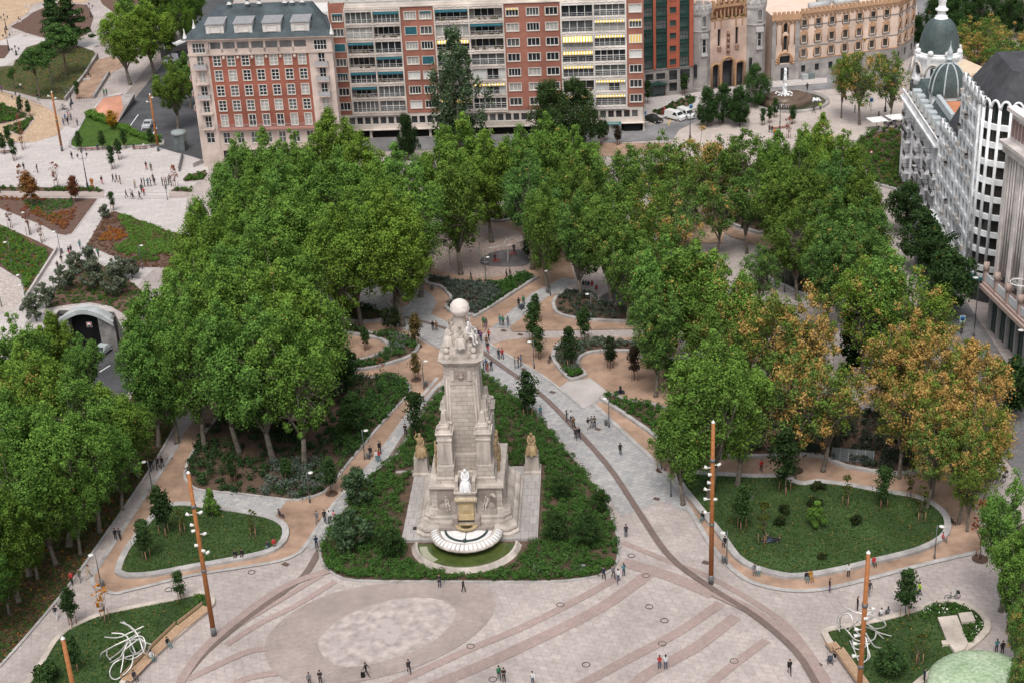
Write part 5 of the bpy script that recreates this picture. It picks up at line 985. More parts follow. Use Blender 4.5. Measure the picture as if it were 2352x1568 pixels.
b = MB(); b.lathe([(.72, 2.08), (.001, 2.08)], CX, .75, 20, a0=PI, a1=2 * PI, sy=.85); mpart('water', b, mat('brown_water', (0.07, 0.05, 0.02), (0.04, 0.03, 0.015), 1, rough=.1))
for q in (-1, 1):   # volutes
    b = MB(); pr = smooth_line([(1.2, 5.4), (1.35, 4.6), (1.75, 3.9), (2.5, 3.4), (3.4, 3.2), (3.5, 2.6)], 4); poly = [(CX + q * x, z) for x, z in pr] + [(CX + q * 1.2, 2.6)]
    n = len(poly); vs = [(x, 2.1, z) for x, z in poly] + [(x, 3.0, z) for x, z in poly]
    b.add(vs, [tuple(range(n)), tuple(range(2 * n - 1, n - 1, -1))] + [(i, (i + 1) % n, n + (i + 1) % n, n + i) for i in range(n)], 0, False); mpart('volute', b, STP)
    b = MB(); xa, xb = sorted((CX + q * 1.35, CX + q * 3.5)); b.box(xa, xb, 2.93, 3.05, 3.2, 5.5); mpart('niche', b, STG)
    b = MB(); b.T = Matrix.Translation((CX + q * 2.45, 2.6, 3.35)); b.lathe([(.95, 0), (.9, .3), (.6, .55), (.2, .7)], 0, 0, 12, sy=.5, wob=lambda a, z: 1 + .1 * math.sin(a * 5)); mpart('carved_rock', b, STG)
    statue('reclining_figure', (CX + q * 2.4, 2.35, 3.45), -q * .5, 1.25, STP, 'sit', False, extra='raise' if q < 0 else 'down')
    if q > 0: b = MB(); b.tube([(CX + 3.1, 2.25, 5.0), (CX + 3.15, 2.35, 5.02)], [.42, .42], 16); mpart('carved_disc', b, STP)
# white shell basin
Rm, bc = 4.25, .35
rim = mat('basin_marble', (0.72, 0.71, 0.70), (0.58, 0.57, 0.56), 1.2, detail=9)
b = MB(); b.lathe([(2.6, .62), (3.6, .9), (4.0, 1.15), (4.2, 1.2), (4.22, 1.45), (3.95, 1.5), (3.9, 1.62), (3.35, 1.85), (3.2, 1.85), (3.1, 1.62), (.001, 1.55)], CX, bc, 60, a0=PI, a1=2 * PI, sy=.98, wob=lambda a, z: 1 + (.012 * abs(math.sin((a - PI) * 12.5)) if z < 1.5 else 0)); mpart('basin', b, [STP])
b = MB(); b.lathe([(3.0, 1.66), (.001, 1.62)], CX, bc, 40, a0=PI, a1=2 * PI); mpart('basin_floor', b, rim)
for k in range(24):
    a = PI + (k + .5) * PI / 24; t = MB()
    def pt(r, da, z): return (CX + r * math.cos(a + da), bc + r * math.sin(a + da) * .98, z)
    t.add([pt(3.45, -.045, 1.87), pt(3.45, .045, 1.87), pt(3.98, .05, 1.68), pt(4.15, .035, 1.52), pt(4.15, -.035, 1.52), pt(3.98, -.05, 1.68)], [(0, 1, 2, 5), (5, 2, 3, 4)], 0, False)
    mpart('shell_lobe', t, rim)
b = MB(); b.tube([(CX + 2.45 * math.cos(a), bc + 2.45 * math.sin(a), 1.78) for a in np.linspace(PI + .12, 2 * PI - .12, 24)], .13, 6); b.tube([(CX, bc - .1, 1.7), (CX, bc - 2.4, 1.75)], .04, 5); b.ball((CX, bc - 2.5, 1.85), .25, 0, 8); mpart('bronze_pipe', b, mat('verdigris', (0.05, 0.075, 0.07), (0.02, 0.03, 0.03), 3))
# lower pool
b = MB(); b.lathe([(6.6, .0), (6.6, .22), (6.25, .24), (6.2, .45), (6.0, .5), (6.0, .68), (5.72, .72), (5.68, .3)], CX, -.55, 64, a0=PI, a1=2 * PI, sy=.93); mpart('pool_wall', b, STP)
b = MB(); b.lathe([(5.7, .42), (.001, .42)], CX, -.55, 48, a0=PI, a1=2 * PI, sy=.93); mpart('pool_water', b, mat('green_water', (0.075, 0.10, 0.025), (0.04, 0.06, 0.015), .8, rough=.12, spec=.6, detail=8))
b = MB(); b.lathe([(5.5, .425), (4.6, .425)], CX, -.55, 12, a0=PI + .12, a1=PI + .85, sy=.93); mpart('water_sheen', b, mat('painted_sheen', (0.34, 0.33, 0.24), (0.28, 0.28, 0.2), .8, rough=.1))  # pale sheen on the pool, painted as a sheet over the water
# bronze riders flanking the shaft are part of the stonework seen edge on
for q, y in ((-1, 5.2), (1, 5.4), (1, 7.6)):
    statue('bronze_figure', (CX + q * 3.5, y, 8.3), q * 1.2, 1.45, BRZ, 'stand', False)
    statue('bronze_figure', (CX + q * 3.7, y + .8, 6.1), q * 1.3, 1.3, BRZ, 'stand', False)
b = MB(); b.box(CX - .35, CX + .25, SCY - 2.42, SCY - 2.3, 6.6, 7.1); mpart('vent', b, M_BLACK)
# pedestals with yellow figures at the back corners of the platform: things of their own
def mworld(x, y, z): c, s = math.cos(MR), math.sin(MR); return (MO[0] + x * c - y * s, MO[1] + x * s + y * c, z)
for q, x, lb in ((-1, -7.2, 'left'), (1, 6.75, 'right')):
    ped = empty('pedestal', mworld(x, 15.6, 0), MR, 'square beige stone pedestal carrying the %s ochre statue' % ('winged' if q < 0 else 'seated'), 'pedestal', 'pedestals at the back corners of the monument platform')
    b = MB(); sq = lambda w: chamfer(-w, w, -w, w, .04); b.stack([(sq(1.1), .55), (sq(1.1), .85), (sq(1.0), .95), (sq(.92), 1.0), (sq(.8), 3.05)]); b.build('block', STP, ped)
    b = MB(); b.box(-.62, .62, -.6, .6, 3.05, 3.35); b.build('cap', BRZ, ped)
    s = statue('statue', mworld(x, 15.7, 3.3), MR + (0 if q > 0 else .3), 2.1, BRZ, 'sit', True, None, extra='down' if q > 0 else 'raise')
    tag(s, 'ochre statue of a %s on the %s pedestal' % ('seated figure with crossed legs' if q > 0 else 'figure raising a wing like cloth', lb), 'statue', 'ochre statues behind the monument')
for x, y in ((1236, 1300), (1333, 1300)):
    p = at(x, y, .8); b = MB(); b.T = Matrix.Translation((p.x, p.y, .5)) @ Matrix.Rotation(.45, 4, 'X'); b.box(-.55, .55, -.5, .5, 0, .1); b.box(-.5, -.42, -.1, 0, -.8, 0); b.box(.42, .5, -.1, 0, -.8, 0)
    tag(b.build('information_panel', mat('slate_plate', (0.22, 0.23, 0.24), (0.16, 0.17, 0.18), 2, rough=.4)), 'tilted slate panel in the hedge, %s one' % ('left' if x < 1300 else 'right'), 'panel', 'slate panels in the hedge')
# ---------------------------------------------------------------- building kit
BRK = mat('red_brick', (0.30, 0.11, 0.075), (0.235, 0.08, 0.055), 0.8, sc2=0.15, detail=10)
BRK2 = mat('orange_brick', (0.33, 0.145, 0.105), (0.27, 0.11, 0.08), 0.8, sc2=0.12, detail=10)
CRM = mat('cream_stone', (0.56, 0.46, 0.41), (0.47, 0.38, 0.335), 0.9, sc2=0.2, detail=10)
CRM2 = mat('pale_slab', (0.58, 0.52, 0.47), (0.50, 0.445, 0.40), 0.6, sc2=0.2, detail=8)
FRW = mat('window_white', (0.70, 0.69, 0.67), (0.6, 0.59, 0.57), 2, rough=.5)
FRC = mat('window_surround', (0.60, 0.54, 0.49), (0.5, 0.45, 0.4), 2)
SLATE = mat('slate_roof', (0.075, 0.095, 0.105), (0.05, 0.065, 0.072), 1.5, sc2=0.3, detail=10)
GRST = mat('grey_stone', (0.34, 0.315, 0.30), (0.25, 0.23, 0.22), 0.5, sc2=0.25, detail=10)
_wc = {}
def win_mesh(w, h, cols, rows, fr, sill):
    key = (round(w, 2), round(h, 2), cols, rows, fr, sill)
    if key not in _wc:
        b = MB(); s = .14
        b.box(-w / 2 - s, w / 2 + s, -.06, .06, h / 2, h / 2 + s, 1); b.box(-w / 2 - s, w / 2 + s, -.14 if sill else -.06, .06, -h / 2 - s, -h / 2, 1)
        b.box(-w / 2 - s, -w / 2, -.06, .06, -h / 2, h / 2, 1); b.box(w / 2, w / 2 + s, -.06, .06, -h / 2, h / 2, 1)
        for k in range(cols + 1):
            x = -w / 2 + w * k / cols; b.box(x - fr, x + fr, .08, .16, -h / 2, h / 2, 0)
        for k in range(rows + 1):
            z = -h / 2 + h * k / rows; b.box(-w / 2, w / 2, .085, .155, z - fr, z + fr, 0)
        p = MB(); p.quad((-w / 2, .13, -h / 2), (w / 2, .13, -h / 2), (w / 2, .13, h / 2), (-w / 2, .13, h / 2))
        _wc[key] = (b, p, {})
    return _wc[key]
def window(par, x, z, w, h, cols=3, rows=1, fm=None, sm=None, pm=None, y=0.0, rz=0.0, fr=.045, sill=True, name='window'):
    b, p, cache = win_mesh(w, h, cols, rows, fr, sill); fm = fm or FRW; sm = sm or FRC; pm = pm or random.choice([M_GLASS, M_GLASS, M_GLASM, M_CURT])
    k1 = (fm.name, sm.name)
    if k1 not in cache: cache[k1] = b.mesh('window', [fm, sm])
    if pm.name not in cache: cache[pm.name] = p.mesh('pane', pm)
    o = put(name, cache[k1], par, (x, y, z), rz); put('pane', cache[pm.name], o); return o
def wall(mb, x0, x1, z0, z1, op, y=0.0, d=.22, m=0, mr=None):
    """wall face in the plane y with openings (xa, xb, za, zb) and their reveals"""
    mr = m if mr is None else mr
    xs = sorted({x0, x1} | {v for o in op for v in o[:2]}); zs = sorted({z0, z1} | {v for o in op for v in o[2:4]})
    xs = [v for v in xs if x0 <= v <= x1]; zs = [v for v in zs if z0 <= v <= z1]
    for i in range(len(xs) - 1):
        for j in range(len(zs) - 1):
            cx, cz = (xs[i] + xs[i + 1]) / 2, (zs[j] + zs[j + 1]) / 2
            if any(o[0] < cx < o[1] and o[2] < cz < o[3] for o in op): continue
            mb.quad((xs[i], y, zs[j]), (xs[i + 1], y, zs[j]), (xs[i + 1], y, zs[j + 1]), (xs[i], y, zs[j + 1]), m)
    for a, b, c, e in [o[:4] for o in op]:
        mb.quad((a, y, c), (a, y + d, c), (a, y + d, e), (a, y, e), mr); mb.quad((b, y + d, c), (b, y, c), (b, y, e), (b, y + d, e), mr)
        mb.quad((a, y, e), (a, y + d, e), (b, y + d, e), (b, y, e), mr); mb.quad((a, y + d, c), (a, y, c), (b, y, c), (b, y + d, c), mr)
def frame_of(A, B):
    return (A[0], A[1], 0), math.atan2(B[1] - A[1], B[0] - A[0])
def railing(b, x0, x1, y0, y1, z, h=.95, m=0, step=.35, solid=False):
    for (xa, ya), (xb, yb) in (((x0, y1), (x0, y0)), ((x0, y0), (x1, y0)), ((x1, y0), (x1, y1))):
        L = math.hypot(xb - xa, yb - ya); n = max(1, int(L / step))
        b.tube([(xa, ya, z + h), (xb, yb, z + h)], .035, 4, m)
        if solid: b.quad((xa, ya, z + .05), (xb, yb, z + .05), (xb, yb, z + h), (xa, ya, z + h), m)
        else:
            for k in range(n + 1): b.tube([(xa + (xb - xa) * k / n, ya + (yb - ya) * k / n, z), (xa + (xb - xa) * k / n, ya + (yb - ya) * k / n, z + h)], .018, 4, m)
# ================================================================ A: brick and cream block with the slate roof
A1, B1 = at(429, 95, 25.5), at(760.5, 85, 25.5); loc, rz = frame_of(A1, B1)
bl = empty('apartment_building', loc, rz, 'seven storey brick building with cream corners and slate mansard roof', 'building')
LX, DP = 28.2, 15.0
rows = [21.4, 18.45, 15.4, 12.4]; cols = [5.4 + 2.79 * k for k in range(7)]
ops_b = [(x - .7, x + .7, z - 1.0, z + 1.0) for x in cols for z in rows] + [(x - .65, x + .65, 8.15, 10.5) for x in cols]
b = MB(); wall(b, 3.9, 23.5, 7.95, 22.55, ops_b, 0, .25); b.build('brick_wall', BRK, bl)
ops_c = []
for x0, x1, cx in ((0, 3.9, 2.15), (23.5, LX, 25.95)):
    b = MB(); o_ = [(cx - .6, cx + .6, z - 1.25, z + 1.05) for z in rows + [9.3]] + [(cx - .75, cx + .75, 4.9, 7.0), (cx - 1.2, cx + 1.2, 23.1, 25.0)]
    wall(b, x0, x1, 0, 25.5, o_, -.12 if True else 0, .3); 
    xe = x0 if x0 == 0 else x1; (b.quad((xe, -.12, 0), (xe, 2.2, 0), (xe, 2.2, 25.5), (xe, -.12, 25.5)), b.quad((xe, 2.2, 0), (xe - 4, DP, 0), (xe - 4, DP, 25.5), (xe, 2.2, 25.5))) if x0 else b.quad((0, DP, 0), (0, -.12, 0), (0, -.12, 25.5), (0, DP, 25.5))
    xi = x1 if x0 == 0 else x0; b.quad((xi, -.12, 0), (xi, .3, 0), (xi, .3, 25.5), (xi, -.12, 25.5)); b.build('corner_wall', CRM, bl)
    window(bl, cx, 24.05, 2.4, 1.9, 4, 2, pm=M_GLASS, y=-.12)
    for z in rows + [9.3]:
        window(bl, cx, z - .1, 1.2, 2.3, 2, 2, y=-.05, name='balcony_door')
        t = MB(); t.box(cx - 1.25, cx + 1.25, -1.0, -.12, z - 1.5, z - 1.3, 1); railing(t, cx - 1.2, cx + 1.2, -.95, -.12, z - 1.3, .85, 0, .3, solid=random.random() < .5); t.build('balcony', [mat('balcony_rail', (0.42, 0.41, 0.42), (0.3, 0.3, 0.31), 3), CRM], bl)
    window(bl, cx, 5.95, 1.5, 2.1, 2, 2, y=-.05)
b = MB(); ob = [(x - .65, x + .65, 4.7, 6.9) for x in cols]; wall(b, 3.9, 23.5, 3.2, 7.95, ob, .02, .25); b.build('lower_wall', CRM, bl)
for x in cols:
    for z in rows: window(bl, x, z, 1.4, 2.0, 2, 3, fr=.05)
    window(bl, x, 9.35, 1.3, 2.3, 2, 2, name='balcony_door'); window(bl, x, 5.8, 1.3, 2.2, 2, 2, y=.02)
b = MB(); b.box(3.95, 23.4, -1.05, .0, 7.65, 7.9, 1); railing(b, 4.0, 23.3, -1.0, 0, 7.9, .9, 0, .3); b.build('balcony', [mat('balcony_rail', (0.42, 0.41, 0.42)), mat('red_tiles', (0.40, 0.2, 0.17))], bl)
b = MB(); b.box(3.9, 23.5, .3, .5, 0, 3.2, 1)
for k in range(8): b.box(3.9 + 2.79 * k, 4.3 + 2.79 * k, 0, .4, 0, 3.2, 0)
b.build('ground_floor', [CRM, M_GLASS], bl)
b = MB(); b.box(5.5, 10, -.5, .3, 2.6, 3.1); b.build('shop_sign', mat('dark_teal_sign', (0.03, 0.06, 0.06)), bl)
b = MB()   # attic loggias
for k in range(8): x = 3.9 + 2.79 * k; b.box(x - .22 + (.22 if k == 0 else 0), x + .22, -.1, .3, 22.95, 25.1)
b.box(3.9, 23.5, -.1, .2, 25.1, 25.5); b.box(3.9, 23.5, -.1, .1, 22.95, 23.75); b.box(-.15, LX + .15, -.3, .02, 22.55, 22.95); b.box(3.9, 23.5, 2.0, 2.1, 22.6, 25.5, 1); b.box(3.9, 23.5, 0, 2.1, 22.5, 22.6, 1)
b.build('loggia', [CRM, mat('pale_plaster', (0.55, 0.54, 0.54), (0.5, 0.49, 0.49), 1)], bl)
for k in range(7): window(bl, 5.4 + 2.79 * k, 24.1, 1.1, 1.5, 2, 1, y=1.9, pm=M_GLASS)
for k in range(6): t = MB(); t.ball((6.8 + 2.79 * k, -.05, 22.0), .32, 0, 8, 1.2); t.build('medallion', CRM, bl)
b = MB()   # eaves, hipped roof
ev = lambda i: [(-i, -i - .12), (LX + i, -i - .12), (LX + i - 4, DP + i), (-i, DP + i)]
b.stack([(ev(0), 25.48), (ev(.75), 25.75), (ev(.75), 25.95)], 1); b.add([(-.8, -.95, 25.95), (LX + .8, -.95, 25.95), (LX - 3.4, DP + .8, 25.95), (-.8, DP + .8, 25.95), (.3, .3, 26.5), (LX - .3, .3, 26.5), (LX - 4, DP, 26.5), (.3, DP, 26.5), (4.6, 6.2, 30.3), (23.4, 6.2, 30.3), (23.4, 9.5, 30.3), (4.6, 9.5, 30.3)],
      [(0, 1, 5, 4), (1, 2, 6, 5), (2, 3, 7, 6), (3, 0, 4, 7), (4, 5, 9, 8), (5, 6, 10, 9), (6, 7, 11, 10), (7, 4, 8, 11), (8, 9, 10, 11)], 0, False)
rf = b.build('roof', [SLATE, CRM], bl)
for k in range(4):
    x = 5.6 + 5.55 * k; t = MB(); t.box(x - 1.75, x + 1.75, .55, 3.2, 26.55, 28.4, 0); t.add([(x - 1.9, .3, 28.4), (x + 1.9, .3, 28.4), (x + 1.9, 4.0, 29.0), (x - 1.9, 4.0, 29.0), (x - 1.9, .3, 28.5), (x + 1.9, .3, 28.5), (x + 1.9, 4, 29.1), (x - 1.9, 4, 29.1)], [(0, 1, 2, 3), (4, 5, 6, 7), (0, 1, 5, 4), (1, 2, 6, 5), (3, 0, 4, 7)], 1, False)
    d = t.build('dormer', [mat('dormer_white', (0.66, 0.63, 0.6)), mat('grey_sheet', (0.27, 0.27, 0.28))], bl); window(d, x, 27.45, 1.9, 1.1, 4, 1, y=.5, pm=M_GLASS)
for x in (7.6, 11.2, 18.6, 22.0, 13.5, 20): 
    t = MB(); t.box(x - .35, x + .35, 6.0, 6.7, 29.5, 30.9); t.box(x - .45, x + .45, 5.9, 6.8, 30.9, 31.0, 1); t.box(x - .3, x + .3, 6.1, 6.6, 31, 31.5, 1); t.add([(x - .35, 6.05, 31.5), (x + .35, 6.05, 31.5), (x + .35, 6.65, 31.5), (x - .35, 6.65, 31.5), (x, 6.35, 31.9)], [(0, 1, 4), (1, 2, 4), (2, 3, 4), (3, 0, 4)], 0, False); t.build('chimney', [SLATE, FRW], bl)
for x, y in ((-.2, -.3), (LX + .2, -.3), (-.2, 7)):
    t = MB(); t.T = Matrix.Translation((x, y, 25.95)); t.lathe([(.4, 0), (.4, .5), (.28, .6), (.3, .8), (.12, 1.3), (.02, 2.1)], 0, 0, 8); t.build('finial', FRW, bl)
for z in rows:
    t = MB(); t.box(-1.0, -.02, 2.0, 4.4, z - 1.5, z - 1.3, 1); t.box(-1.0, -.93, 2.0, 4.4, z - 1.3, z - .45, 0); t.build('balcony', [FRW, mat('red_tiles', (0.40, 0.2, 0.17))], bl)
# roofs behind it
for (x, y, w, d, h, lb) in [(0, 17, 13, 12, 24.6, 'white roofed block with a raised hall'), (15, 18, 16, 14, 23.8, 'white roofed block with skylights')]:
    e = empty('rear_building', (A1.x + x * math.cos(rz) - y * math.sin(rz), A1.y + x * math.sin(rz) + y * math.cos(rz), 0), rz, lb + ' behind the slate roof', 'building')
    b = MB(); b.box(0, w, 0, d, 0, h); b.build('wall', mat('rear_wall', (0.5, 0.47, 0.45)), e); b = MB(); b.box(-.3, w + .3, -.3, d + .3, h, h + .3); b.box(1, w - 2, 3, d - 3, h + .3, h + 1.6); b.build('roof', mat('white_roof', (0.68, 0.66, 0.65)), e)
    for k in range(3): t = MB(); t.box(1.5 + k * 4, 3.3 + k * 4, .5, 1.6, h + .3, h + 1.4); t.build('skylight', M_GREYM if k % 2 else M_WHITE, e)
# ================================================================ B: long brick block with balcony bays
A2 = at(777, 264, 5.32); B2 = at(1480, 301.5); loc, rz = frame_of(A2, B2)
bl = empty('apartment_building', loc, rz, 'long brick housing block with cream glazed balcony bays', 'building')
L2, TOP = 63.05, 27.3
BRS = [(0, 3.2, [1.7], 2.1), (14.35, 21.3, [16.4, 19.5], 2.3), (35.1, 46.6, [36.9, 41.0, 44.75], 2.4), (59.5, L2, [61.4], 2.4)]
RZ = [7.05 + 3.07 * k for k in range(7)]
AWY = mat('yellow_awning', (0.75, 0.48, 0.04), (0.75, 0.48, 0.04), 1)
def striped(name, c1, c2, w):
    m, nt, bs = _new(name); tc = N(nt, 'ShaderNodeTexCoord'); wv = N(nt, 'ShaderNodeTexWave'); wv.inputs['Scale'].default_value = w
    nt.links.new(tc.outputs['Object'], wv.inputs['Vector']); r = N(nt, 'ShaderNodeValToRGB'); r.color_ramp.interpolation = 'CONSTANT'; r.color_ramp.elements[0].color = c4(c1); r.color_ramp.elements[1].color = c4(c2); r.color_ramp.elements[1].position = .5
    nt.links.new(wv.outputs['Fac'], r.inputs['Fac']); nt.links.new(r.outputs['Color'], bs.inputs['Base Color']); return m
AWS = striped('striped_awning', (0.80, 0.50, 0.03), (0.72, 0.70, 0.64), .55)
AWT = mat('teal_awning', (0.03, 0.12, 0.15), (0.02, 0.09, 0.115), 2)
for (x0, x1, xs, w) in BRS:
    b = MB(); yy = -.1; ztop = 28.4 if x0 == 0 else (27.3 if x0 < 59 else 31)
    wall(b, x0, x1, 5.3, ztop, [(x - w / 2, x + w / 2, z - .78, z + .78) for x in xs for z in RZ + ([28.6] if x0 > 59 else [])], yy, .3)
    b.quad((x0, yy, 5.3), (x0, 2, 5.3), (x0, 2, ztop), (x0, yy, ztop)); b.quad((x1, 2, 5.3), (x1, yy, 5.3), (x1, yy, ztop), (x1, 2, ztop)); b.build('brick_wall', BRK2, bl)
    for x in xs:
        for z in RZ + ([28.6] if x0 > 59 else []):
            r = random.random(); pm = M_SHUT if r < .14 else None
            window(bl, x, z, w, 1.5, 3 if r < .7 else 4, 1, y=yy, pm=pm, fr=.05)
            sp = (x0 > 59 and abs(z - 19.3) < 1)
            if r > .84 or sp:
                t = MB(); c = 1 if (x0 > 30) else 0; t.box(x - w / 2, x + w / 2, yy - .12, yy - .02, z - (.75 if (c == 0 and r > .93) or sp else -.45), z + .78, 0); t.build('awning', AWS if c else AWT, bl)
GST = mat('stepped_relief', (0.20, 0.14, 0.13), (0.15, 0.1, 0.1), 2); RAILW = mat('pale_rail', (0.5, 0.5, 0.5))
for (x0, x1, q) in ((3.2, 14.35, 0), (21.3, 35.1, 1), (46.6, 59.5, 2)):
    xm = (x0 + x1) / 2; cm = CRM2 if q < 2 else mat('white_slab', (0.66, 0.62, 0.58), (0.58, 0.545, 0.51), 0.6, sc2=.2)
    b = MB()
    for x in (x0, xm, x1): b.box(x - .14, x + .14, -.45, 1.5, 4.9, 27.2)
    b.build('fin', cm, bl)
    for k in range(8):
        z = 5.0 + 3.07 * k
        for (a, c) in ((x0 + .14, xm - .14), (xm + .14, x1 - .14)):
            t = MB(); t.box(a, c, -.4, 1.6, z, z + .62, 0); t.box(a, c, -.3, 1.6, z + .62, z + .72, 0)
            n = 9; st = (c - a) / n
            for j in range(n): zz_ = z + .32 + (.13 if j % 2 else 0); t.box(a + j * st, a + (j + 1) * st, -.43, -.4, zz_, zz_ + .07, 1)
            t.build('balcony_slab', [cm, GST], bl)
            if k == 7: continue
            ty = random.random(); zb, zt = z + .72, z + 3.07
            if ty < .62:      # glazed in
                nc = random.choice([4, 5, 6]); window(bl, (a + c) / 2, (zb + zt) / 2, c - a, zt - zb - .02, nc, 1 if ty < .3 else 2, y=-.1, pm=random.choice([M_GLASS, M_GLASM, M_CURT, M_GLASM]), fr=.06, sill=False, name='glazing')
            elif ty < .75:    # partly shuttered
                t = MB(); t.box(a, a + (c - a) * .45, 0, .1, zb, zt); t.build('roller_shutter', M_SHUT, bl); t = MB(); t.box(c - (c - a) * .2, c, 0, .1, zb, zt); t.build('roller_shutter', M_SHUT, bl)
                window(bl, a + (c - a) * .62, (zb + zt) / 2, (c - a) * .35, zt - zb, 2, 1, y=-.05, pm=M_GLASS, sill=False, name='glazing')
            else:             # open balcony: deep recess, plants
                t = MB(); t.box(a, c, 1.45, 1.55, zb, zt, 0); t.build('recess_wall', random.choice([mat('recess', (0.30, 0.28, 0.27)), mat('recess_dark', (0.10, 0.10, 0.1))]), bl)
                window(bl, (a + c) / 2 - .4, (zb + zt) / 2, (c - a) * .6, 1.9, 3, 1, y=1.3, pm=M_GLASS, sill=False, name='balcony_door')
                t = MB()
                for j in range(5): t.ball((a + .5 + (c - a - 1) * random.random(), .2, zb + .35), .22 + .15 * random.random(), 0, 6)
                t.build('balcony_plants', mat('pot_plants', (0.06, 0.09, 0.03), (0.14, 0.07, 0.04), 2), bl)
            t = MB(); t.tube([(a, -.36, zb + .85), (c, -.36, zb + .85)], .04, 4); t.tube([(a, -.36, zb + .45), (c, -.36, zb + .45)], .025, 4)
            for j in range(7): xx = a + (c - a) * j / 6; t.tube([(xx, -.36, zb), (xx, -.36, zb + .85)], .025, 4)
            t.build('railing', RAILW, bl)
            r = random.random(); full = (q == 2 and k == 4 and a < xm)
            if full or (r < .42 and not (q == 0 and r < .2)):
                d = 1.0 if full else (.45 if r < .15 else .2); t = MB(); m_ = AWT if (q == 0 or (q == 1 and k > 4)) else AWS
                t.add([(a + .1, -.2, zt - .02), (c - .1, -.2, zt - .02), (c - .1, -.45 - d * .7, zt - .2 - d * .8), (a + .1, -.45 - d * .7, zt - .2 - d * .8), (c - .1, -.45 - d * .7, zt - .4 - d * .8), (a + .1, -.45 - d * .7, zt - .4 - d * .8)], [(0, 1, 2, 3), (3, 2, 4, 5)], 0, False); t.build('awning', m_, bl)
b = MB(); b.box(-.05, L2 + .02, .2, 14, 2.4, 5.3, 1)   # lower storeys
wall(b, -.05, L2 + .02, 1.9, 5.3, [(x, x + 1.35, 3.0, 4.6) for x in np.arange(.5, 61.5, 1.62)], 0, .2, 0); b.box(L2 - .3, L2 + .05, .0, 14, 0, 5.3, 0); b.build('lower_wall', [CRM2, M_GLASS], bl)
for i, x in enumerate(np.arange(.5, 61.5, 1.62)): window(bl, x + .675, 3.8, 1.3, 1.55, 1, 1, y=.05, fr=.06, pm=random.choice([M_GLASS, M_GLASS, M_GLASM]), sill=False)
b = MB(); b.box(0, L2 - .4, .6, .8, 0, 1.9, 1)
for x in np.arange(0, 62, 6.2): b.box(x, x + .5, 0, .7, 0, 1.9, 0)
b.box(0, L2, -.6, .6, 1.85, 2.0, 0); b.build('ground_floor', [CRM2, M_BLACK], bl)
b = MB(); b.box(54.5, 58.3, -.7, -.55, 1.75, 2.35); b.build('pharmacy_sign', mat('sign_green', (0.07, 0.27, 0.26), (0.06, 0.23, 0.22), 1), bl)
def lettering(txt, parent, loc, size, m, rz=0, rx=PI / 2, name='lettering'):
    cu = bpy.data.curves.new('t', 'FONT'); cu.body = txt; cu.size = size; cu.align_x = 'CENTER'; cu.align_y = 'CENTER'; cu.extrude = .01
    o = bpy.data.objects.new('t', cu); COL.objects.link(o); me = bpy.data.meshes.new_from_object(o.evaluated_get(bpy.context.evaluated_depsgraph_get())); bpy.data.objects.remove(o)
    me.materials.clear(); me.materials.append(m); p = put(name, me, parent, loc); p.rotation_euler = (rx, 0, rz); return p
lettering('PARAFARMACIA', bl, (56.1, -.72, 2.05), .48, M_WHITE)
b = MB(); b.box(54.6, 55.2, .3, .5, 0, 1.8); b.box(57.9, 58.3, .3, .5, 0, 1.8); b.box(55.2, 57.9, .35, .45, 0, .5); b.build('shop_front', M_WHITE, bl); window(bl, 56.5, 1.15, 2.6, 1.2, 2, 1, y=.3, pm=M_GLASM, sill=False)
b = MB(); b.box(58.9, 62.3, -.02, .4, 0, 1.75); b.build('garage_door', M_BLACK, bl)
# penthouse set back on the roof
b = MB(); b.box(0.2, 59.3, .9, 14, 27.9, 31, 0); b.box(0, 59.4, 0, 14, 27.3, 27.9, 1); b.box(3.2, 59.4, -.3, .3, 27.25, 27.5, 1); b.box(59.5, L2, .3, 14, 26, 31, 1)
b.build('penthouse', [mat('penthouse_white', (0.62, 0.62, 0.62), (0.55, 0.55, 0.55), 0.5), CRM2], bl)
for k in range(18): window(bl, 2.2 + 3.2 * k, 29.5, 2.6, 2.2, 4, 1, y=.8, pm=[M_SHUT, M_CURT, M_GLASM][k % 3 if k > 4 else 0], sill=False, name='glazing')
b = MB(); railing(b, 0.3, 59, .1, .5, 27.9, .9, 0, .5); b.build('roof_railing', RAILW, bl)
# ================================================================ C: red and green glass office
A3, B3 = at(1481.3, 225), at(1591.3, 213.8); loc, rz = frame_of(A3, B3)
bl = empty('office_building', loc, rz, 'red brick office with dark green glass strips and grey base', 'building')
GRN = mat('green_spandrel', (0.03, 0.07, 0.06), (0.02, 0.05, 0.042), 1, rough=.3); RB3 = mat('bright_brick', (0.40, 0.115, 0.07), (0.33, 0.09, 0.055), .6)
GZ = [1.4, 4.35, 7.45, 10.35, 13.2, 15.95, 18.8, 21.6, 24.4, 27.2]
b = MB(); wall(b, -7.0, 10.9, 0, 6.1, [(.2, 1.9, 3.7, 5.2), (2.6, 4.6, 3.7, 5.2), (5.5, 7.3, 3.3, 5.6), (8.0, 10.2, 3.3, 5.6), (1.2, 4.7, 0, 2.9), (5.5, 7.3, .8, 2.8), (8.2, 9.6, .8, 2.8)], 0, .3); b.box(-7, 10.9, -.15, 0, 5.95, 6.2); b.quad((10.9, 0, 0), (10.9, 14, 0), (10.9, 14, 6.1), (10.9, 0, 6.1)); b.build('stone_base', GRST, bl)
b = MB(); b.box(1.3, 4.6, .25, .35, 0, 2.9); b.build('entrance', M_GLASG, bl)
b = MB(); b.add([(.9, -1.1, 2.7), (5.0, -1.1, 2.7), (5.0, 0, 2.9), (.9, 0, 2.9), (2.95, -1.1, 3.3), (2.95, 0, 3.5)], [(0, 4, 5, 3), (4, 1, 2, 5), (0, 1, 4)], 0, False); b.build('entrance_canopy', GRN, bl)
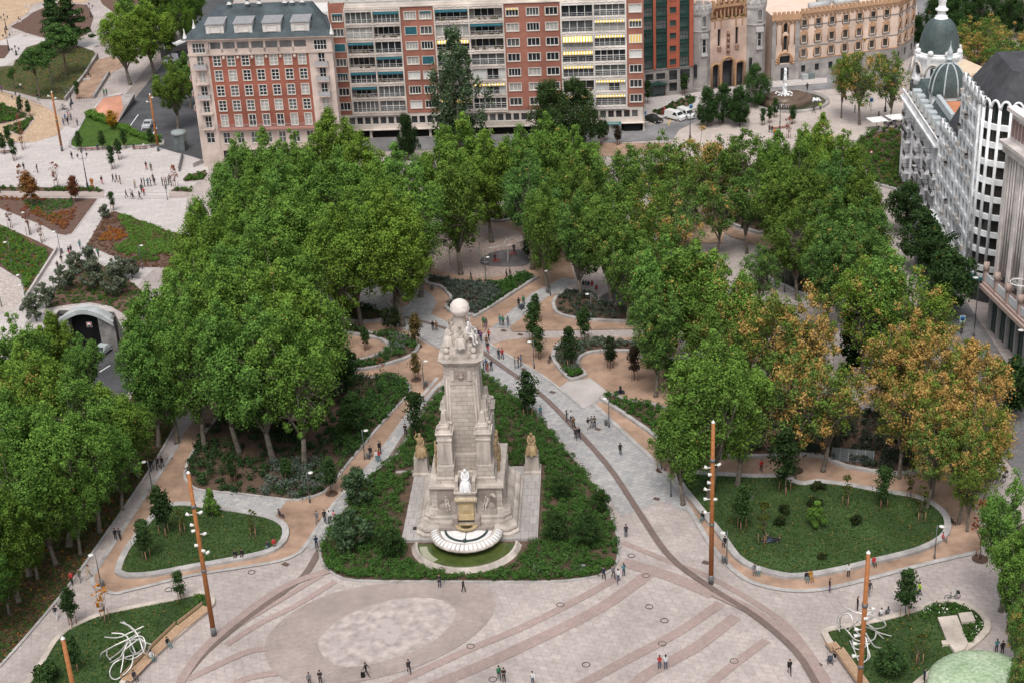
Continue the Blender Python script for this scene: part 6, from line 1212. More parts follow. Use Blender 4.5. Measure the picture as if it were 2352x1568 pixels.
for x, z, w, h in ((1.05, 4.45, 1.7, 1.4), (3.6, 4.45, 2.0, 1.4), (6.4, 4.45, 1.8, 2.2), (9.1, 4.45, 2.2, 2.2), (6.4, 1.8, 1.8, 1.9), (8.9, 1.8, 1.4, 1.9)): window(bl, x, z, w, h, 2, 2, fm=M_DKM, sm=GRST, pm=M_GLASS, y=.05)
for x0, x1 in ((1.9, 2.5), (10.0, 10.9), (-7, -5)):
    b = MB(); b.box(x0, x1, -.25, .4, 6.1, 31); b.build('brick_pier', RB3, bl)
b = MB(); wall(b, 5.0, 7.8, 6.1, 31, [(5.6, 7.0, z - .65, z + .65) for z in GZ[2:]], -.2, .3); b.box(5.0, 7.8, .35, .5, 6.1, 31); b.build('brick_wall', RB3, bl)
for z in GZ[2:]: window(bl, 6.3, z, 1.4, 1.3, 2, 1, fm=GRN, sm=RB3, y=-.15, pm=M_GLASG)
for (x0, x1) in ((-5, -.3), (-.3, 1.9), (2.5, 5.0), (7.8, 10.0)):
    b = MB(); b.box(x0, x1, .25, .4, 6.1, 31); 
    for z in GZ[2:]: b.box(x0, x1, .1, .25, z + .95, z + 1.75)
    b.build('spandrel', GRN, bl)
    for z in GZ[2:]: window(bl, (x0 + x1) / 2, z, x1 - x0 - .25, 2.0, 3, 2, fm=GRN, sm=GRN, y=.05, pm=random.choice([M_GLASG, M_GLASG, M_GLASM]), sill=False)
b = MB(); b.box(-7, 10.9, .4, 14, 0, 31); b.build('core', BRK, bl)
# ================================================================ D: neo gothic church
A4, B4 = at(1591.3, 213.8), at(1767.6, 190.2); loc, rz = frame_of(A4, B4)
bl = empty('church', loc, rz, 'pink and grey gothic church front with two battlemented towers', 'church')
PNK = mat('pink_stone', (0.56, 0.41, 0.34), (0.47, 0.335, 0.27), 0.7, sc2=.25, detail=10); OCH = mat('ochre_stone', (0.42, 0.26, 0.15), (0.32, 0.19, 0.11), 0.9, detail=10); LGS = mat('light_grey_stone', (0.46, 0.44, 0.43), (0.36, 0.34, 0.33), .8, sc2=.3, detail=10)
def octo(cx, cy, r): return [(cx + r * math.cos(PI / 8 + k * PI / 4), cy + r * math.sin(PI / 8 + k * PI / 4)) for k in range(8)]
for cx in (2.25, 15.35):
    b = MB(); b.stack([(octo(cx, 2.0, 2.75), 0), (octo(cx, 2.0, 2.7), .9), (octo(cx, 2, 2.5), 1.0), (octo(cx, 2.0, 2.45), 13.2), (octo(cx, 2, 2.6), 13.4), (octo(cx, 2, 2.45), 13.6)]); t = b.build('tower_base', GRST, bl)
    b = MB(); b.stack([(octo(cx, 2.0, 2.4), 13.5), (octo(cx, 2, 2.4), 16.6), (octo(cx, 2, 2.65), 17.2), (octo(cx, 2, 2.7), 18.2), (octo(cx, 2, 2.4), 18.2), (octo(cx, 2, 2.3), 17.6)]); tw = b.build('tower_top', LGS, bl)
    for k in range(8):
        for o_ in (-.4, .4):
            a = k * PI / 4 + o_ * .62; b = MB(); b.T = Matrix.Translation((cx + 2.5 * math.cos(a), 2 + 2.5 * math.sin(a), 18.2)) @ Matrix.Rotation(a, 4, 'Z'); b.box(-.2, .2, -.35, .35, 0, .9); b.build('merlon', LGS, bl)
    window(bl, cx + .2, 15.6, .9, 2.4, 3, 1, fm=LGS, sm=LGS, pm=M_GLASS, y=-.4); window(bl, cx + .2, 10.2, .8, 3.0, 1, 2, fm=LGS, sm=LGS, pm=M_GLASS, y=-.42)
    b = MB(); b.box(cx - .7, cx + 1.1, -.6, -.3, 11.9, 12.9); b.box(cx - .55, cx + .95, -.7, -.3, 8.0, 8.5); b.build('carved_panel', LGS, bl)
    b = MB(); b.box(cx - 1.9, cx - 1.3, -.1, .3, 3.4, 6.2); b.build('lancet', M_GLASS, bl)
b = MB(); wall(b, 4.4, 13.1, 0, 15.5, [(5.0, 6.6, 0, 5.2), (7.3, 10.0, 0, 6.0), (10.7, 12.6, 0, 5.2), (6.2, 6.9, 9.3, 13.2), (10.4, 11.1, 9.3, 13.2)], 1.0, .6); b.build('front_wall', PNK, bl)
b = MB(); b.box(4.4, 13.1, 1.7, 1.8, 0, 15.5); b.build('dark_interior', M_GLASS, bl)
def arch(b, cx, w, z0, zs, y, th, d, m=0, k=10, pointed=False):
    pts = [(cx - w / 2, z0), (cx - w / 2, zs)] + [(cx - w / 2 * math.cos(PI * i / k), zs + (w / 2) * (1.25 if pointed else 1) * math.sin(PI * i / k) ** (.8 if pointed else 1)) for i in range(1, k)] + [(cx + w / 2, zs), (cx + w / 2, z0)]
    b.tube([(x, y, z) for x, z in pts], th, 4, m)
b = MB(); arch(b, 5.8, 1.9, 0, 4.6, .9, .28, .3); arch(b, 8.65, 3.0, 0, 5.3, .85, .32, .3); arch(b, 11.65, 2.2, 0, 4.6, .9, .28, .3); b.build('portal_arches', OCH, bl)
for x in (6.9, 10.4):
    b = MB(); b.box(x - .18, x + .18, .5, 1.0, 0, 5.5); b.build('portal_column', OCH, bl)
b = MB(); b.box(8.3, 9.0, .75, 1.0, 7.6, 12.6); b.box(6.1, 7.0, .7, 1.0, 8.4, 9.3); b.box(10.3, 11.2, .7, 1.0, 8.4, 9.3)
for z in (8.3, 9.6, 10.9, 12.1): b.ball((8.65, .7, z), .42, 0, 8)
b.build('carved_figures', mat('brown_carving', (0.30, 0.19, 0.14), (0.2, 0.12, 0.09), 2, detail=9, bump=.3), bl)
b = MB(); b.box(4.5, 13.0, 3.0, 3.2, 15.4, 18.5, 1); arch(b, 8.75, 8.0, 15.4, 16.0, 1.1, .35, .3, k=16)
for x in (5.5, 7.0, 10.5, 12.0): b.box(x - .12, x + .12, .8, 1.0, 13.6, 16.4 if x in (7.0, 10.5) else 15.8)
for i in range(9): b.box(5.0 + .9 * i, 5.35 + .9 * i, 1.2, 1.5, 15.4, 16.2 + 1.6 * math.sin(PI * (i + .5) / 9))
for i in range(7): b.box(4.8 + 1.25 * i, 5.4 + 1.25 * i, .9, 1.5, 18.4, 19.5)
b.box(4.5, 13.0, .9, 1.4, 15.2, 15.5); b.box(4.5, 13.0, .9, 1.6, 17.9, 18.4)
for i in range(5): b.ball((5.6 + 1.6 * i, 1.1, 15.7), .4, 2, 6)
b.build('arched_gallery', [OCH, mat('red_brown_wall', (0.28, 0.12, 0.08)), mat('pot_plants', (0.06, 0.09, 0.03))], bl)
b = MB(); b.box(3, 15, 4, 26, 0, 15.2); b.box(4, 14, 5, 24, 15.2, 17.4); b.build('nave', PNK, bl)
# ================================================================ E: long cream building with a gothic corner
e0 = at(1770.2, 187.5); e1 = at(1832.9, 183.8); rr = 4.4; e2 = at(2059.1, 110, rr); e3 = at(2099.1, 85, rr)
blroot = empty('cream_building', (e0.x, e0.y, 0), 0, 'long cream and ochre building with battlements and arched windows', 'building')
CB = mat('cream_plaster', (0.64, 0.50, 0.41), (0.56, 0.425, 0.345), .5, sc2=.2, detail=9); OC2 = mat('ochre_trim', (0.50, 0.31, 0.19), (0.40, 0.24, 0.145), .9, detail=9)
DKW = mat('dark_window_frame', (0.12, 0.09, 0.06))
def wing(P, Q, cols, name, h=15.8, two=True):
    L = math.hypot(Q.x - P.x, Q.y - P.y); a = math.atan2(Q.y - P.y, Q.x - P.x)
    e = empty(name, (P.x - e0.x, P.y - e0.y, 0), a); e.parent = blroot
    b = MB(); op = [(x - .55, x + .55, z - .75, z + .85) for x in cols for z in (12.5, 9.1, 5.95)]; wall(b, 0, L, 4.5, h - .9, op, 0, .3); b.build('wall', CB, e)
    b = MB(); wall(b, -.05, L + .05, 0, 4.5, [(x - .5, x + .5, 1.7, 3.2) for x in cols], -.08, .35); b.build('stone_base', GRST, e)
    for x in cols:
        for z in (12.5, 9.1, 5.95):
            window(e, x, z + .05, 1.1, 1.6, 3, 3, fm=DKW, sm=CB, pm=random.choice([M_GLASS, M_GLASS, M_GLASM]), y=.03, fr=.03)
            t = MB(); arch(t, x, 1.7, z - .9, z + .5, -.05, .16, .2, k=6); t.box(x - .85, x + .85, -.2, 0, z - 1.1, z - .85, 1); t.build('window_surround', [OC2, mat('blue_grey_sill', (0.20, 0.22, 0.23))], e)
        window(e, x, 2.45, 1.0, 1.5, 2, 1, fm=M_DKM, sm=GRST, pm=M_GLASS, y=-.03, sill=False)
        t = MB(); t.box(x - .5, x + .5, -.12, 0, 10.2, 11.1); t.box(x - .95, x + .95, -.1, 0, 10.4, 10.75); t.box(x - .25, x + .25, -.16, 0, 10.0, 11.4); t.build('ornament', OC2, e)
    b = MB(); b.box(-.05, L + .05, -.08, 0, 12.0, 12.2, 1); b.box(-.05, L + .05, -.08, 0, 7.3, 7.5, 1); b.box(-.05, L, -.15, 0, 4.4, 4.6, 0); b.build('string_course', [OC2, mat('blue_grey_sill', (0.20, 0.22, 0.23))], e)
    b = MB(); b.box(0, L, -.35, .3, h - 1.0, h - .45); nn = int(L / 1.05)
    for k in range(nn): x = (k + .5) * L / nn; b.box(x - .3, x + .3, -.35, .2, h - .45, h + .15); arch(b, x, .7, h - 2.0, h - 1.5, -.2, .13, .2, k=5)
    b.build('battlement', OC2, e)
    return e, L, a
wing(e1, e2, [1.1 + 3.38 * k for k in range(7)], 'long_wing'); wing(e2, e3, [1.3, 5.2, 9.2], 'side_wing')
L5 = math.hypot(e1.x - e0.x, e1.y - e0.y); a5 = math.atan2(e1.y - e0.y, e1.x - e0.x)
e = empty('corner_tower', (0, 0, 0), a5); e.parent = blroot
b = MB(); b.box(0, L5, -.25, 8, 0, 3.8, 0); b.box(0, .9, -.2, .4, 3.8, 13.6, 0); b.box(L5 - .9, L5, -.2, .4, 3.8, 13.6, 0); b.build('stone_base', GRST, e)
b = MB(); wall(b, .9, L5 - .9, 3.8, 13.8, [(2.6, 3.4, 6.9, 10.3), (2.6, 3.4, 10.9, 13.0), (1.9, 4.1, 3.9, 5.6)], 0, .4); b.box(.05, L5 - .05, .45, 8, 3.8, 13.8, 1); b.build('wall', [CB, M_GLASS], e)
b = MB(); arch(b, 3.0, 1.1, 6.8, 9.6, -.08, .15, .2, pointed=True); arch(b, 3.0, 1.1, 10.8, 12.4, -.08, .13, .2, pointed=True); arch(b, 3.0, 2.8, 3.8, 4.7, -.15, .3, .3, pointed=True); arch(b, 1.6, 1.2, 8.2, 12.2, -.06, .12, .2, pointed=True); arch(b, 4.4, 1.2, 8.2, 12.2, -.06, .12, .2, pointed=True); b.box(-.2, L5 + .2, -.4, .3, 13.7, 14.9)
for k in range(6): x = .5 + k * 1.0; arch(b, x, .7, 13.0, 13.5, -.3, .12, .2, k=5); b.box(x - .3, x + .3, -.4, .3, 14.9, 15.5)
for k in range(14): b.ball((3 + 1.9 * math.cos(PI * k / 13), -.25, 4.0 + 2.4 * math.sin(PI * k / 13)), .3, 0, 6)
b.build('gothic_trim', OC2, e)
b = MB(); b.box(2.1, 3.9, -.3, -.2, 0, 3.0); b.build('door', M_DKM, e)
b = MB(); g0 = [(e.x - e0.x, e.y - e0.y) for e in (e0, e1, e2, e3)]
back = [(g0[3][0] - 9, g0[3][1] + 8), (g0[2][0] - 10, g0[2][1] + 22), (g0[0][0] - 2, g0[0][1] + 22)]
b.prism([(g0[0][0], g0[0][1] + .5), (g0[1][0], g0[1][1] + .5), (g0[2][0] - .3, g0[2][1] + .6), (g0[3][0] - .5, g0[3][1] + .5)] + back, 0, 14.6); b.build('flat_roof', mat('cream_roof', (0.72, 0.56, 0.46), (0.62, 0.47, 0.38), .4), blroot)  # cream coloured roof surface
for (x, y, w, d) in [(9, 5, 5, 1.6), (15, 7, 6, 1.4), (12, 9.5, 9, 3)]:
    t = MB(); t.T = Matrix.Translation((x, y, 14.6)) @ Matrix.Rotation(.28, 4, 'Z'); t.tube([(0, 0, .7), (w, 0, .7)], d / 2.2, 8); t.box(0, w, -.3, .3, 0, .5); t.build('roof_duct', mat('duct_metal', (0.45, 0.46, 0.47), rough=.4), blroot)
for i, (x, y) in enumerate([(8, 4.5), (10.5, 5.2)]):
    p = e1; t = MB(); c, s = math.cos(.278), math.sin(.278)
    q = (p.x + 1.2 * c + (i * 1.6) * c + .8 * s, p.y + 1.2 * s + i * 1.6 * s - .8 * c, 0); t.box(-.7, .7, -.5, .5, 0, 1.35); o = t.build('utility_cabinet', mat('cabinet_%d' % i, [(0.42, 0.45, 0.45), (0.17, 0.21, 0.21)][i]), None, q, .278); tag(o, ['light grey metal cabinet against the cream building', 'dark grey metal cabinet against the cream building'][i], 'cabinet')
# ================================================================ F: white domed corner building
WH = mat('white_render', (0.80, 0.80, 0.81), (0.66, 0.66, 0.67), 0.5, sc2=.25, detail=10, bump=.1); BG = mat('beige_render', (0.66, 0.60, 0.54), (0.54, 0.48, 0.43), .6, sc2=.25, detail=10)
DOM = mat('slate_dome', (0.085, 0.115, 0.115), (0.055, 0.075, 0.075), 2.2, sc2=.4, detail=10, rough=.55); ZN = mat('zinc_trim', (0.50, 0.55, 0.57), (0.40, 0.44, 0.46), 1.2, rough=.5)
domed = empty('domed_building', (71.5, 237.4, 0), math.radians(90) - .06, 'ornate white corner building with slate domes and iron balconies', 'building')
# local x runs away from the camera along the street front, local y = towards the street is negative... (front plane y=0, street on +y side)
W6 = 31.0
b = MB(); b.box(0, W6, -11, -.4, 0, 15.2); b.build('core', BG, domed)
b = MB(); fx = [1.6 + 2.75 * k for k in range(10)]; fz = [2.0, 5.2, 8.1, 10.9, 13.6]
b.T = Matrix.Scale(-1, 4, (0, 1, 0)); wall(b, 0, W6 - 3, 0, 15.4, [(x - .6, x + .6, z - 1.1, z + 1.1) for x in fx for z in fz], 0, .35); b.T = None; b.build('street_wall', WH, domed)
for i, x in enumerate(fx):
    for z in fz: window(domed, x, z, 1.2, 2.2, 2, 2, y=-.02, rz=PI, pm=random.choice([M_GLASM, M_CURT, M_SKYG]), sm=WH)
    for z in fz[1:]:
        t = MB()
        bay = (i % 3 == 1)
        if not bay and random.random() < .55: continue
        d = 1.3 if bay else .7
        t.box(x - 1.15, x + 1.15, .02, d, z - 1.5, z - 1.25, 1); t.T = Matrix.Scale(-1, 4, (0, 1, 0)); railing(t, x - 1.1, x + 1.1, -d + .05, 0, z - 1.25, .9, 0, .22); t.T = None
        for k in range(4): t.ball((x - .9 + .5 * k, d - .1, z - .8), .12 + .1 * random.random(), 2, 5)
        t.build('balcony', [M_DKM, WH, mat('balcony_ivy', (0.07, 0.075, 0.05), (0.10, 0.08, 0.07), 2)], domed)
    t = MB(); t.box(x + 1.2, x + 1.55, .02, .35, 0, 15.2); t.ball((x + 1.37, .3, 14.8), .3, 0, 6); t.build('pilaster', WH, domed)
b = MB(); b.T = Matrix.Translation((0, 0, -1.8)); b.box(-.1, W6 - 2, -.5, .9, 17.0, 17.35); b.box(-.1, W6 - 2, -.4, .55, 17.35, 17.6)
for k in range(33): b.box(.2 + .85 * k, .4 + .85 * k, .35, .5, 17.6, 18.4)
b.box(-.1, W6 - 2, .3, .55, 18.4, 18.6); b.build('balustrade', WH, domed)
b = MB(); b.T = Matrix.Translation((0, 0, -1.8)); b.box(3, 30, -9, -.95, 17.2, 17.6, 0); b.box(0, 14, -11, -2.2, 17.0, 19.0, 1); b.add([(3, -.9, 17.3), (28, -.9, 17.3), (28, -2.4, 20.5), (3, -2.4, 20.5), (28, -9, 20.5), (3, -9, 20.5), (3, -9, 17), (28, -9, 17)], [(0, 1, 2, 3), (3, 2, 4, 5), (0, 3, 5, 6), (1, 7, 4, 2)], 2, False); b.build('mansard', [ZN, BG, DOM], domed)
b = MB(); b.box(3.2, 13.5, -8.8, -2.9, 18.7, 18.8); b.build('tiled_terrace', mat('orange_tiles', (0.55, 0.24, 0.13), (0.42, 0.17, 0.09), .5, detail=8), domed)
b = MB(); b.box(2.8, 14, -2.9, -2.2, 18.6, 19.9); b.build('parapet', ZN, domed)
b = MB(); b.box(0, 3.0, -8, -1.4, 15, 17.2); b.build('dormer', DOM, domed)
for k in range(7):
    t = MB(); t.box(4.4 + 3.2 * k, 6.2 + 3.2 * k, -1.9, -.5, 15.8, 17.7); d = t.build('dormer', ZN, domed); window(d, 5.3 + 3.2 * k, 16.7, .9, 1.2, 2, 1, y=-.48, rz=PI, pm=M_GLASS)
def finial(b, x, y, z, s, m=0): b.T = Matrix.Translation((x, y, z)) @ Matrix.Scale(s, 4); b.lathe([(1.0, 0), (1.1, .3), (.75, .5), (.7, 1.1), (1.15, 1.3), (1.2, 1.55), (.75, 1.8), (.62, 2.4), (.75, 2.9), (.7, 3.6), (.4, 4.3), (.2, 4.9), (.08, 5.6), (.02, 6.6)], 0, 0, 14, m); b.T = None
# small pointed dome
sx, sy = 16.8, -4.6
b = MB(); b.stack([(octo(sx, sy, 3.0), 16.5), (octo(sx, sy, 2.9), 19.0), (octo(sx, sy, 3.1), 19.2)]); b.build('dome_drum', WH, domed)
b = MB(); b.stack([(octo(sx, sy, 2.75 * math.cos(t) ** .85 + .3), 19.2 + 5.4 * math.sin(t)) for t in np.linspace(0, 1.45, 8)]); b.build('pointed_dome', DOM, domed)
b = MB()
for k in range(8):
    a = PI / 8 + k * PI / 4; b.tube([(sx + (2.82 * math.cos(t) ** .85 + .3) * math.cos(a), sy + (2.82 * math.cos(t) ** .85 + .3) * math.sin(a), 19.2 + 5.4 * math.sin(t)) for t in np.linspace(0, 1.45, 8)], .13, 5)
finial(b, sx, sy, 24.4, .62); b.build('dome_ribs', ZN, domed)
# big corner rotunda
rx, ry = 33.5, -6.5
b = MB(); b.lathe([(4.6, 0), (4.5, 4), (4.7, 4.1), (4.4, 4.3), (4.4, 8), (4.6, 8.2), (4.4, 8.4), (4.3, 13), (4.9, 13.6), (4.3, 13.9), (4.2, 17), (4.6, 17.4), (4.2, 17.6), (4.0, 21.2), (4.3, 21.7), (3.7, 22.0)], rx, ry, 24, wob=lambda a, z: 1 + .03 * math.sin(a * 8)); b.build('corner_tower', WH, domed)
for k in range(16):
    a = k * PI / 8
    for z in (6.0, 10.7, 15.3): window(domed, rx + 4.42 * math.sin(a), ry + 4.42 * -math.cos(a), z, 1.0, 2.3, 2, 2, y=ry - 4.45 * math.cos(a), rz=a, sm=WH) if False else None
    t = MB(); t.T = Matrix.Translation((rx, ry, 0)) @ Matrix.Rotation(a, 4, 'Z')
    for z in (6.0, 10.7, 15.3): t.box(4.3, 4.6, -.5, .5, z - 1.2, z + 1.2)
    t.build('rotunda_windows', M_GLASM, domed)
    if k % 2 == 0:
        t = MB(); t.T = Matrix.Translation((rx, ry, 0)) @ Matrix.Rotation(a + .2, 4, 'Z'); t.box(3.6, 4.4, -.35, .35, 17.8, 22.0); t.ball((3.9, 0, 22.5), .55, 0, 8); t.build('urn_pier', WH, domed)
    if k in (3, 7, 11, 15, 5, 1):
        t = MB(); t.T = Matrix.Translation((rx, ry, 0)) @ Matrix.Rotation(a, 4, 'Z'); arch_pts = [(4.35, 1.5 * math.cos(q), 18.3 + 2.4 * math.sin(q)) for q in np.linspace(0, PI, 9)]; t.tube(arch_pts, .22, 5); t.build('arched_gable', BG, domed)
        t = MB(); t.T = Matrix.Translation((rx, ry, 0)) @ Matrix.Rotation(a, 4, 'Z'); t.tube([(4.1, 0, 19.3), (4.3, 0, 19.3)], [.75, .75], 14); t.build('oculus', M_GLASS, domed)
for z in (4.2, 8.3, 13.5): b = MB(); b.tube([(rx + 5.0 * math.cos(a), ry + 5.0 * math.sin(a), z + .9) for a in np.linspace(0, 2 * PI, 25)[:-1]], .06, 4, closed=True); b.lathe([(4.6, z), (5.1, z), (5.1, z + .2), (4.5, z + .25)], rx, ry, 24, 1); b.build('round_balcony', [M_DKM, WH], domed)
b = MB(); b.lathe([(3.35 * math.cos(t) ** .8 + .25, 22.0 + 6.3 * math.sin(t)) for t in np.linspace(0, 1.38, 12)], rx, ry, 28); b.build('great_dome', DOM, domed)
b = MB(); b.lathe([(3.75, 21.9), (3.8, 22.2), (3.5, 22.4)], rx, ry, 28); b.lathe([(1.5, 27.6), (1.2, 28.2), (1.0, 28.5)], rx, ry, 16, wob=lambda a, z: 1 + .1 * math.sin(a * 8)); finial(b, rx, ry, 28.3, .98); b.build('lantern', WH, domed)
# attic house and a third little dome behind
b = MB(); b.box(20, 28, -13, -7, 17, 20.2, 0); b.add([(19.6, -6.6, 20.1), (28.4, -6.6, 20.1), (28.4, -13.4, 20.3), (19.6, -13.4, 20.3), (19.6, -10, 21.9), (28.4, -10, 21.9)], [(0, 1, 5, 4), (2, 3, 4, 5), (0, 4, 3), (1, 2, 5)], 1, False); b.build('attic_house', [mat('cream_render', (0.62, 0.52, 0.42)), mat('cream_sheet', (0.72, 0.58, 0.42))], domed)
for x, y in ((20.0, -8.5), (22.5, -7.0)): t = MB(); t.box(x - .05, x + .7, y - .5, y + .06, 18, 19.2); t.build('attic_window', M_GLASS, domed)
tx, ty = 24.0, -20.5
b = MB(); b.box(tx - 4, tx + 4, ty - 4, ty + 6, 0, 19.5); b.build('rear_wing', BG, domed)
b = MB(); b.stack([(octo(tx, ty, 2.6 * math.cos(t) + .3), 19.5 + 3.2 * math.sin(t)) for t in np.linspace(0, 1.4, 6)]); b.build('rear_dome', DOM, domed); b = MB(); finial(b, tx, ty, 22.5, .62); b.tube([(tx, ty, 25), (tx, ty, 28)], .2, 6); b.build('rear_lantern', WH, domed)
# ================================================================ G: white modern block with a curved corner
WM = mat('white_concrete', (0.82, 0.83, 0.84), (0.72, 0.73, 0.74), .4, sc2=.2, detail=9); RFD = mat('dark_roof_felt', (0.075, 0.075, 0.082), (0.05, 0.05, 0.056), .8, sc2=.2, detail=10)
gm = empty('modern_building', (69.81, 212.5, 0), math.radians(90) - .065, 'white modern block with rounded window tops and curved glazed corner', 'building')
# local +x away from the camera, street side is +y
Lg = 24.9; segs = []
b = MB(); b.box(0, 12.4, -14, -.55, 0, 30.5); b.box(12.4, Lg, -14, -.55, 0, 19.4); b.build('core', M_GLASM, gm)
cols7 = [1.1, 3.2, 5.3] ; zs7 = [7.3 + 2.78 * k for k in range(8)]
def fins(x0, x1, ztop, n):
    b = MB(); w = (x1 - x0) / n
    for k in range(n + 1): x = x0 + w * k; b.box(x - .18, x + .18, -.6, .08, 4.4, ztop - .3)
    b.build('fin', WM, gm)
    for zf in np.arange(5.6, ztop - 1, 2.78):
        b = MB(); b.box(x0, x1, -.6, .05, zf - .5, zf + .25); b.build('spandrel', WM, gm)
    for k in range(n):
        x = x0 + w * (k + .5)
        for zf in np.arange(5.6, ztop - 2.5, 2.78):
            window(gm, x, zf + 1.27, w - .5, 1.95, 2, 1, y=-.12, rz=PI, fm=WM, sm=WM, pm=random.choice([M_SKYG, M_SKYG, M_CURT, M_GLASM]), sill=False)
        b = MB(); hw = (w - .35) / 2; pts = [(x - hw, .1, ztop - 2.2)] + [(x - hw * math.cos(q), .1, ztop - .9 + hw * math.sin(q)) for q in np.linspace(0, PI, 9)] + [(x + hw, .1, ztop - 2.2)]; b.tube(pts, .12, 5); b.build('arched_top', WM, gm)
        b = MB(); b.add([(x - hw, -.4, ztop - 2.4)] + [(x - hw * math.cos(q), -.4, ztop - .9 + hw * math.sin(q)) for q in np.linspace(0, PI, 9)] + [(x + hw, -.4, ztop - 2.4)], [tuple(range(11))], 0, False); b.build('arched_pane', M_SKYG, gm)
fins(0.3, 12.2, 31.6, 5); fins(12.7, Lg - .2, 20.5, 5)
for i in range(26):
    t = MB(); x = random.choice([2.3, 4.3, 6.3, 8.2, 10.2, 14.7, 16.8, 18.8, 20.8, 22.8]); z = 6.6 + 2.78 * random.randint(0, 4 if x > 12 else 8); t.box(x - .45, x + .45, .35, .8, z, z + .65); t.build('air_conditioner', mat('ac_beige', (0.5, 0.47, 0.44)), gm)
b = MB(); b.box(.2, Lg, -.6, 1.0, 4.0, 4.5, 0); b.box(.2, Lg, .95, 1.0, 3.7, 4.5, 1); b.build('teal_fascia', [WM, mat('teal_fascia', (0.04, 0.16, 0.17))], gm)
b = MB()
for k in range(7): b.box(.2 + 4.1 * k, .8 + 4.1 * k, -.5, .1, 0, 4)
b.build('ground_pier', mat('grey_pier', (0.22, 0.21, 0.21)), gm)
b = MB(); b.box(.1, Lg, -1, -.6, 0, 4); b.build('shop_glass', M_GLASS, gm)
# curved corner: arc from the street front towards the right
cc = (0.2, -6.2); Rc = 6.3
def ca(t, r=Rc): a = PI / 2 + t * (PI * .52); return (cc[0] + r * math.cos(a) * .72, cc[1] + r * math.sin(a))
b = MB()
def band(z0, z1, r0, r1, m=0):
    T = np.linspace(0, 1, 19); vs = []
    for t in T: vs += [(*ca(t, r1), z0), (*ca(t, r1), z1), (*ca(t, r0), z1), (*ca(t, r0), z0)]
    fs = []
    for i in range(18):
        q = 4 * i; fs += [(q, q + 4, q + 5, q + 1), (q + 1, q + 5, q + 6, q + 2), (q + 3, q + 7, q + 4, q)]
    b.add(vs, fs, m, False)
for zf in [4.2] + [5.6 + 2.75 * k for k in range(9)]: b = MB(); band(zf - .5, zf + .35, Rc - .5, Rc + .1); b.build('curved_band', WM, gm)
b = MB(); band(3.6, 4.1, Rc - .3, Rc + .55); b.build('curved_fascia', mat('teal_fascia', (0.04, 0.16, 0.17)), gm)
b = MB(); band(0, 3.7, Rc - .6, Rc - .2); b.build('curved_base', mat('dark_base', (0.07, 0.07, 0.072), (0.045, 0.045, 0.05), .8), gm)
b = MB(); band(4, 30.6, Rc - .55, Rc - .35); b.build('curved_glass', mat('office_glass', (0.045, 0.04, 0.036), (0.018, 0.017, 0.017), .5, rough=.1, spec=.6), gm)
for k in range(7):
    b = MB(); t = k / 6; x, y = ca(t, Rc + .1); b.tube([(x, y, 4), (x, y, 30.3)], .24, 6); b.build('mullion', WM, gm)
for k in range(6):
    t0, t1 = k / 6 + .01, (k + 1) / 6 - .01; b = MB(); pts = []
    for q in np.linspace(0, PI, 9): t = t0 + (t1 - t0) * (1 - math.cos(q)) / 2; pts.append((*ca(t, Rc + .15), 30.2 + 1.3 * math.sin(q)))
    b.tube(pts, .2, 6); b.build('arched_top', WM, gm)
    b = MB(); vs = [(*ca(t0, Rc - .3), 28.5)] + [(*ca(t0 + (t1 - t0) * (1 - math.cos(q)) / 2, Rc - .3), 30.2 + 1.3 * math.sin(q)) for q in np.linspace(0, PI, 9)] + [(*ca(t1, Rc - .3), 28.5)]; b.add(vs, [tuple(range(11))], 0, False); b.build('arched_pane', M_GLASS, gm)
b = MB()   # dark roof: steep skirt and flat top
rp = [ca(t, Rc - .9) for t in np.linspace(0, 1, 10)]; low = [(12.2, -1)] + rp + [(-6, -22), (12.2, -22)]; cen = (4, -12)
inn = [(cen[0] + (p[0] - cen[0]) * .78, cen[1] + (p[1] - cen[1]) * .72) for p in low]
b.stack([(low[::-1], 29.6), (low[::-1], 30.4), (inn[::-1], 35.0)]); b.build('roof', RFD, gm)
b = MB(); b.stack([([(12.4, -1.2), (Lg, -1.2), (Lg, -8), (12.4, -8)], 19.2), ([(12.4, -3), (Lg - .5, -3), (Lg - .5, -7), (12.4, -7)], 22.8)]); b.build('lower_roof', RFD, gm)
b = MB(); b.box(5, 5.6, -10, -9.4, 35, 36.6); b.build('chimney', M_GREYM, gm)
b = MB(); b.box(-2.5, 14, -26, -13, 0, 29.6); b.build('rear_block', M_GLASM, gm)
# ================================================================ H: column front at the right edge
H0 = Vector((69.72, 200.14)); H1 = Vector((70.58, 191.82)); dd = (H1 - H0).normalized(); loc = (H0.x, H0.y, 0)
hb = empty('column_building', loc, math.atan2(dd.y, dd.x), 'pale building with tall ribbed columns over a glazed base', 'building')
# local +x towards the camera, street side is -y, building body on +y
CP = mat('pale_pink_stone', (0.74, 0.68, 0.65), (0.62, 0.565, 0.54), .5, sc2=.25, detail=9); PNB = mat('pink_granite', (0.45, 0.34, 0.30), (0.36, 0.27, 0.235), 1.5, detail=9)
LH = 26
b = MB(); b.box(.1, LH, .9, 16, 0, 30.2); b.build('core', M_GLASM, hb)
b = MB()
for x in np.arange(0, LH, 3.9):
    b = MB(); b.box(x, x + .9, -.1, 1, 8, 27.2); b.build('pier', CP, hb)
    for k in range(3): b = MB(); xx = x + 1.35 + .8 * k; b.tube([(xx, .15, 9.5), (xx, .15, 27)], .16, 8); b.build('rib', CP, hb)
b = MB(); b.box(-.3, LH, -.5, 1, 27.2, 28.4); b.box(-.6, LH, -1.0, 1, 28.4, 28.9); b.build('cornice', CP, hb)
b = MB(); b.box(0, LH, .3, 1, 28.9, 33.0)
b.build('attic', CP, hb)
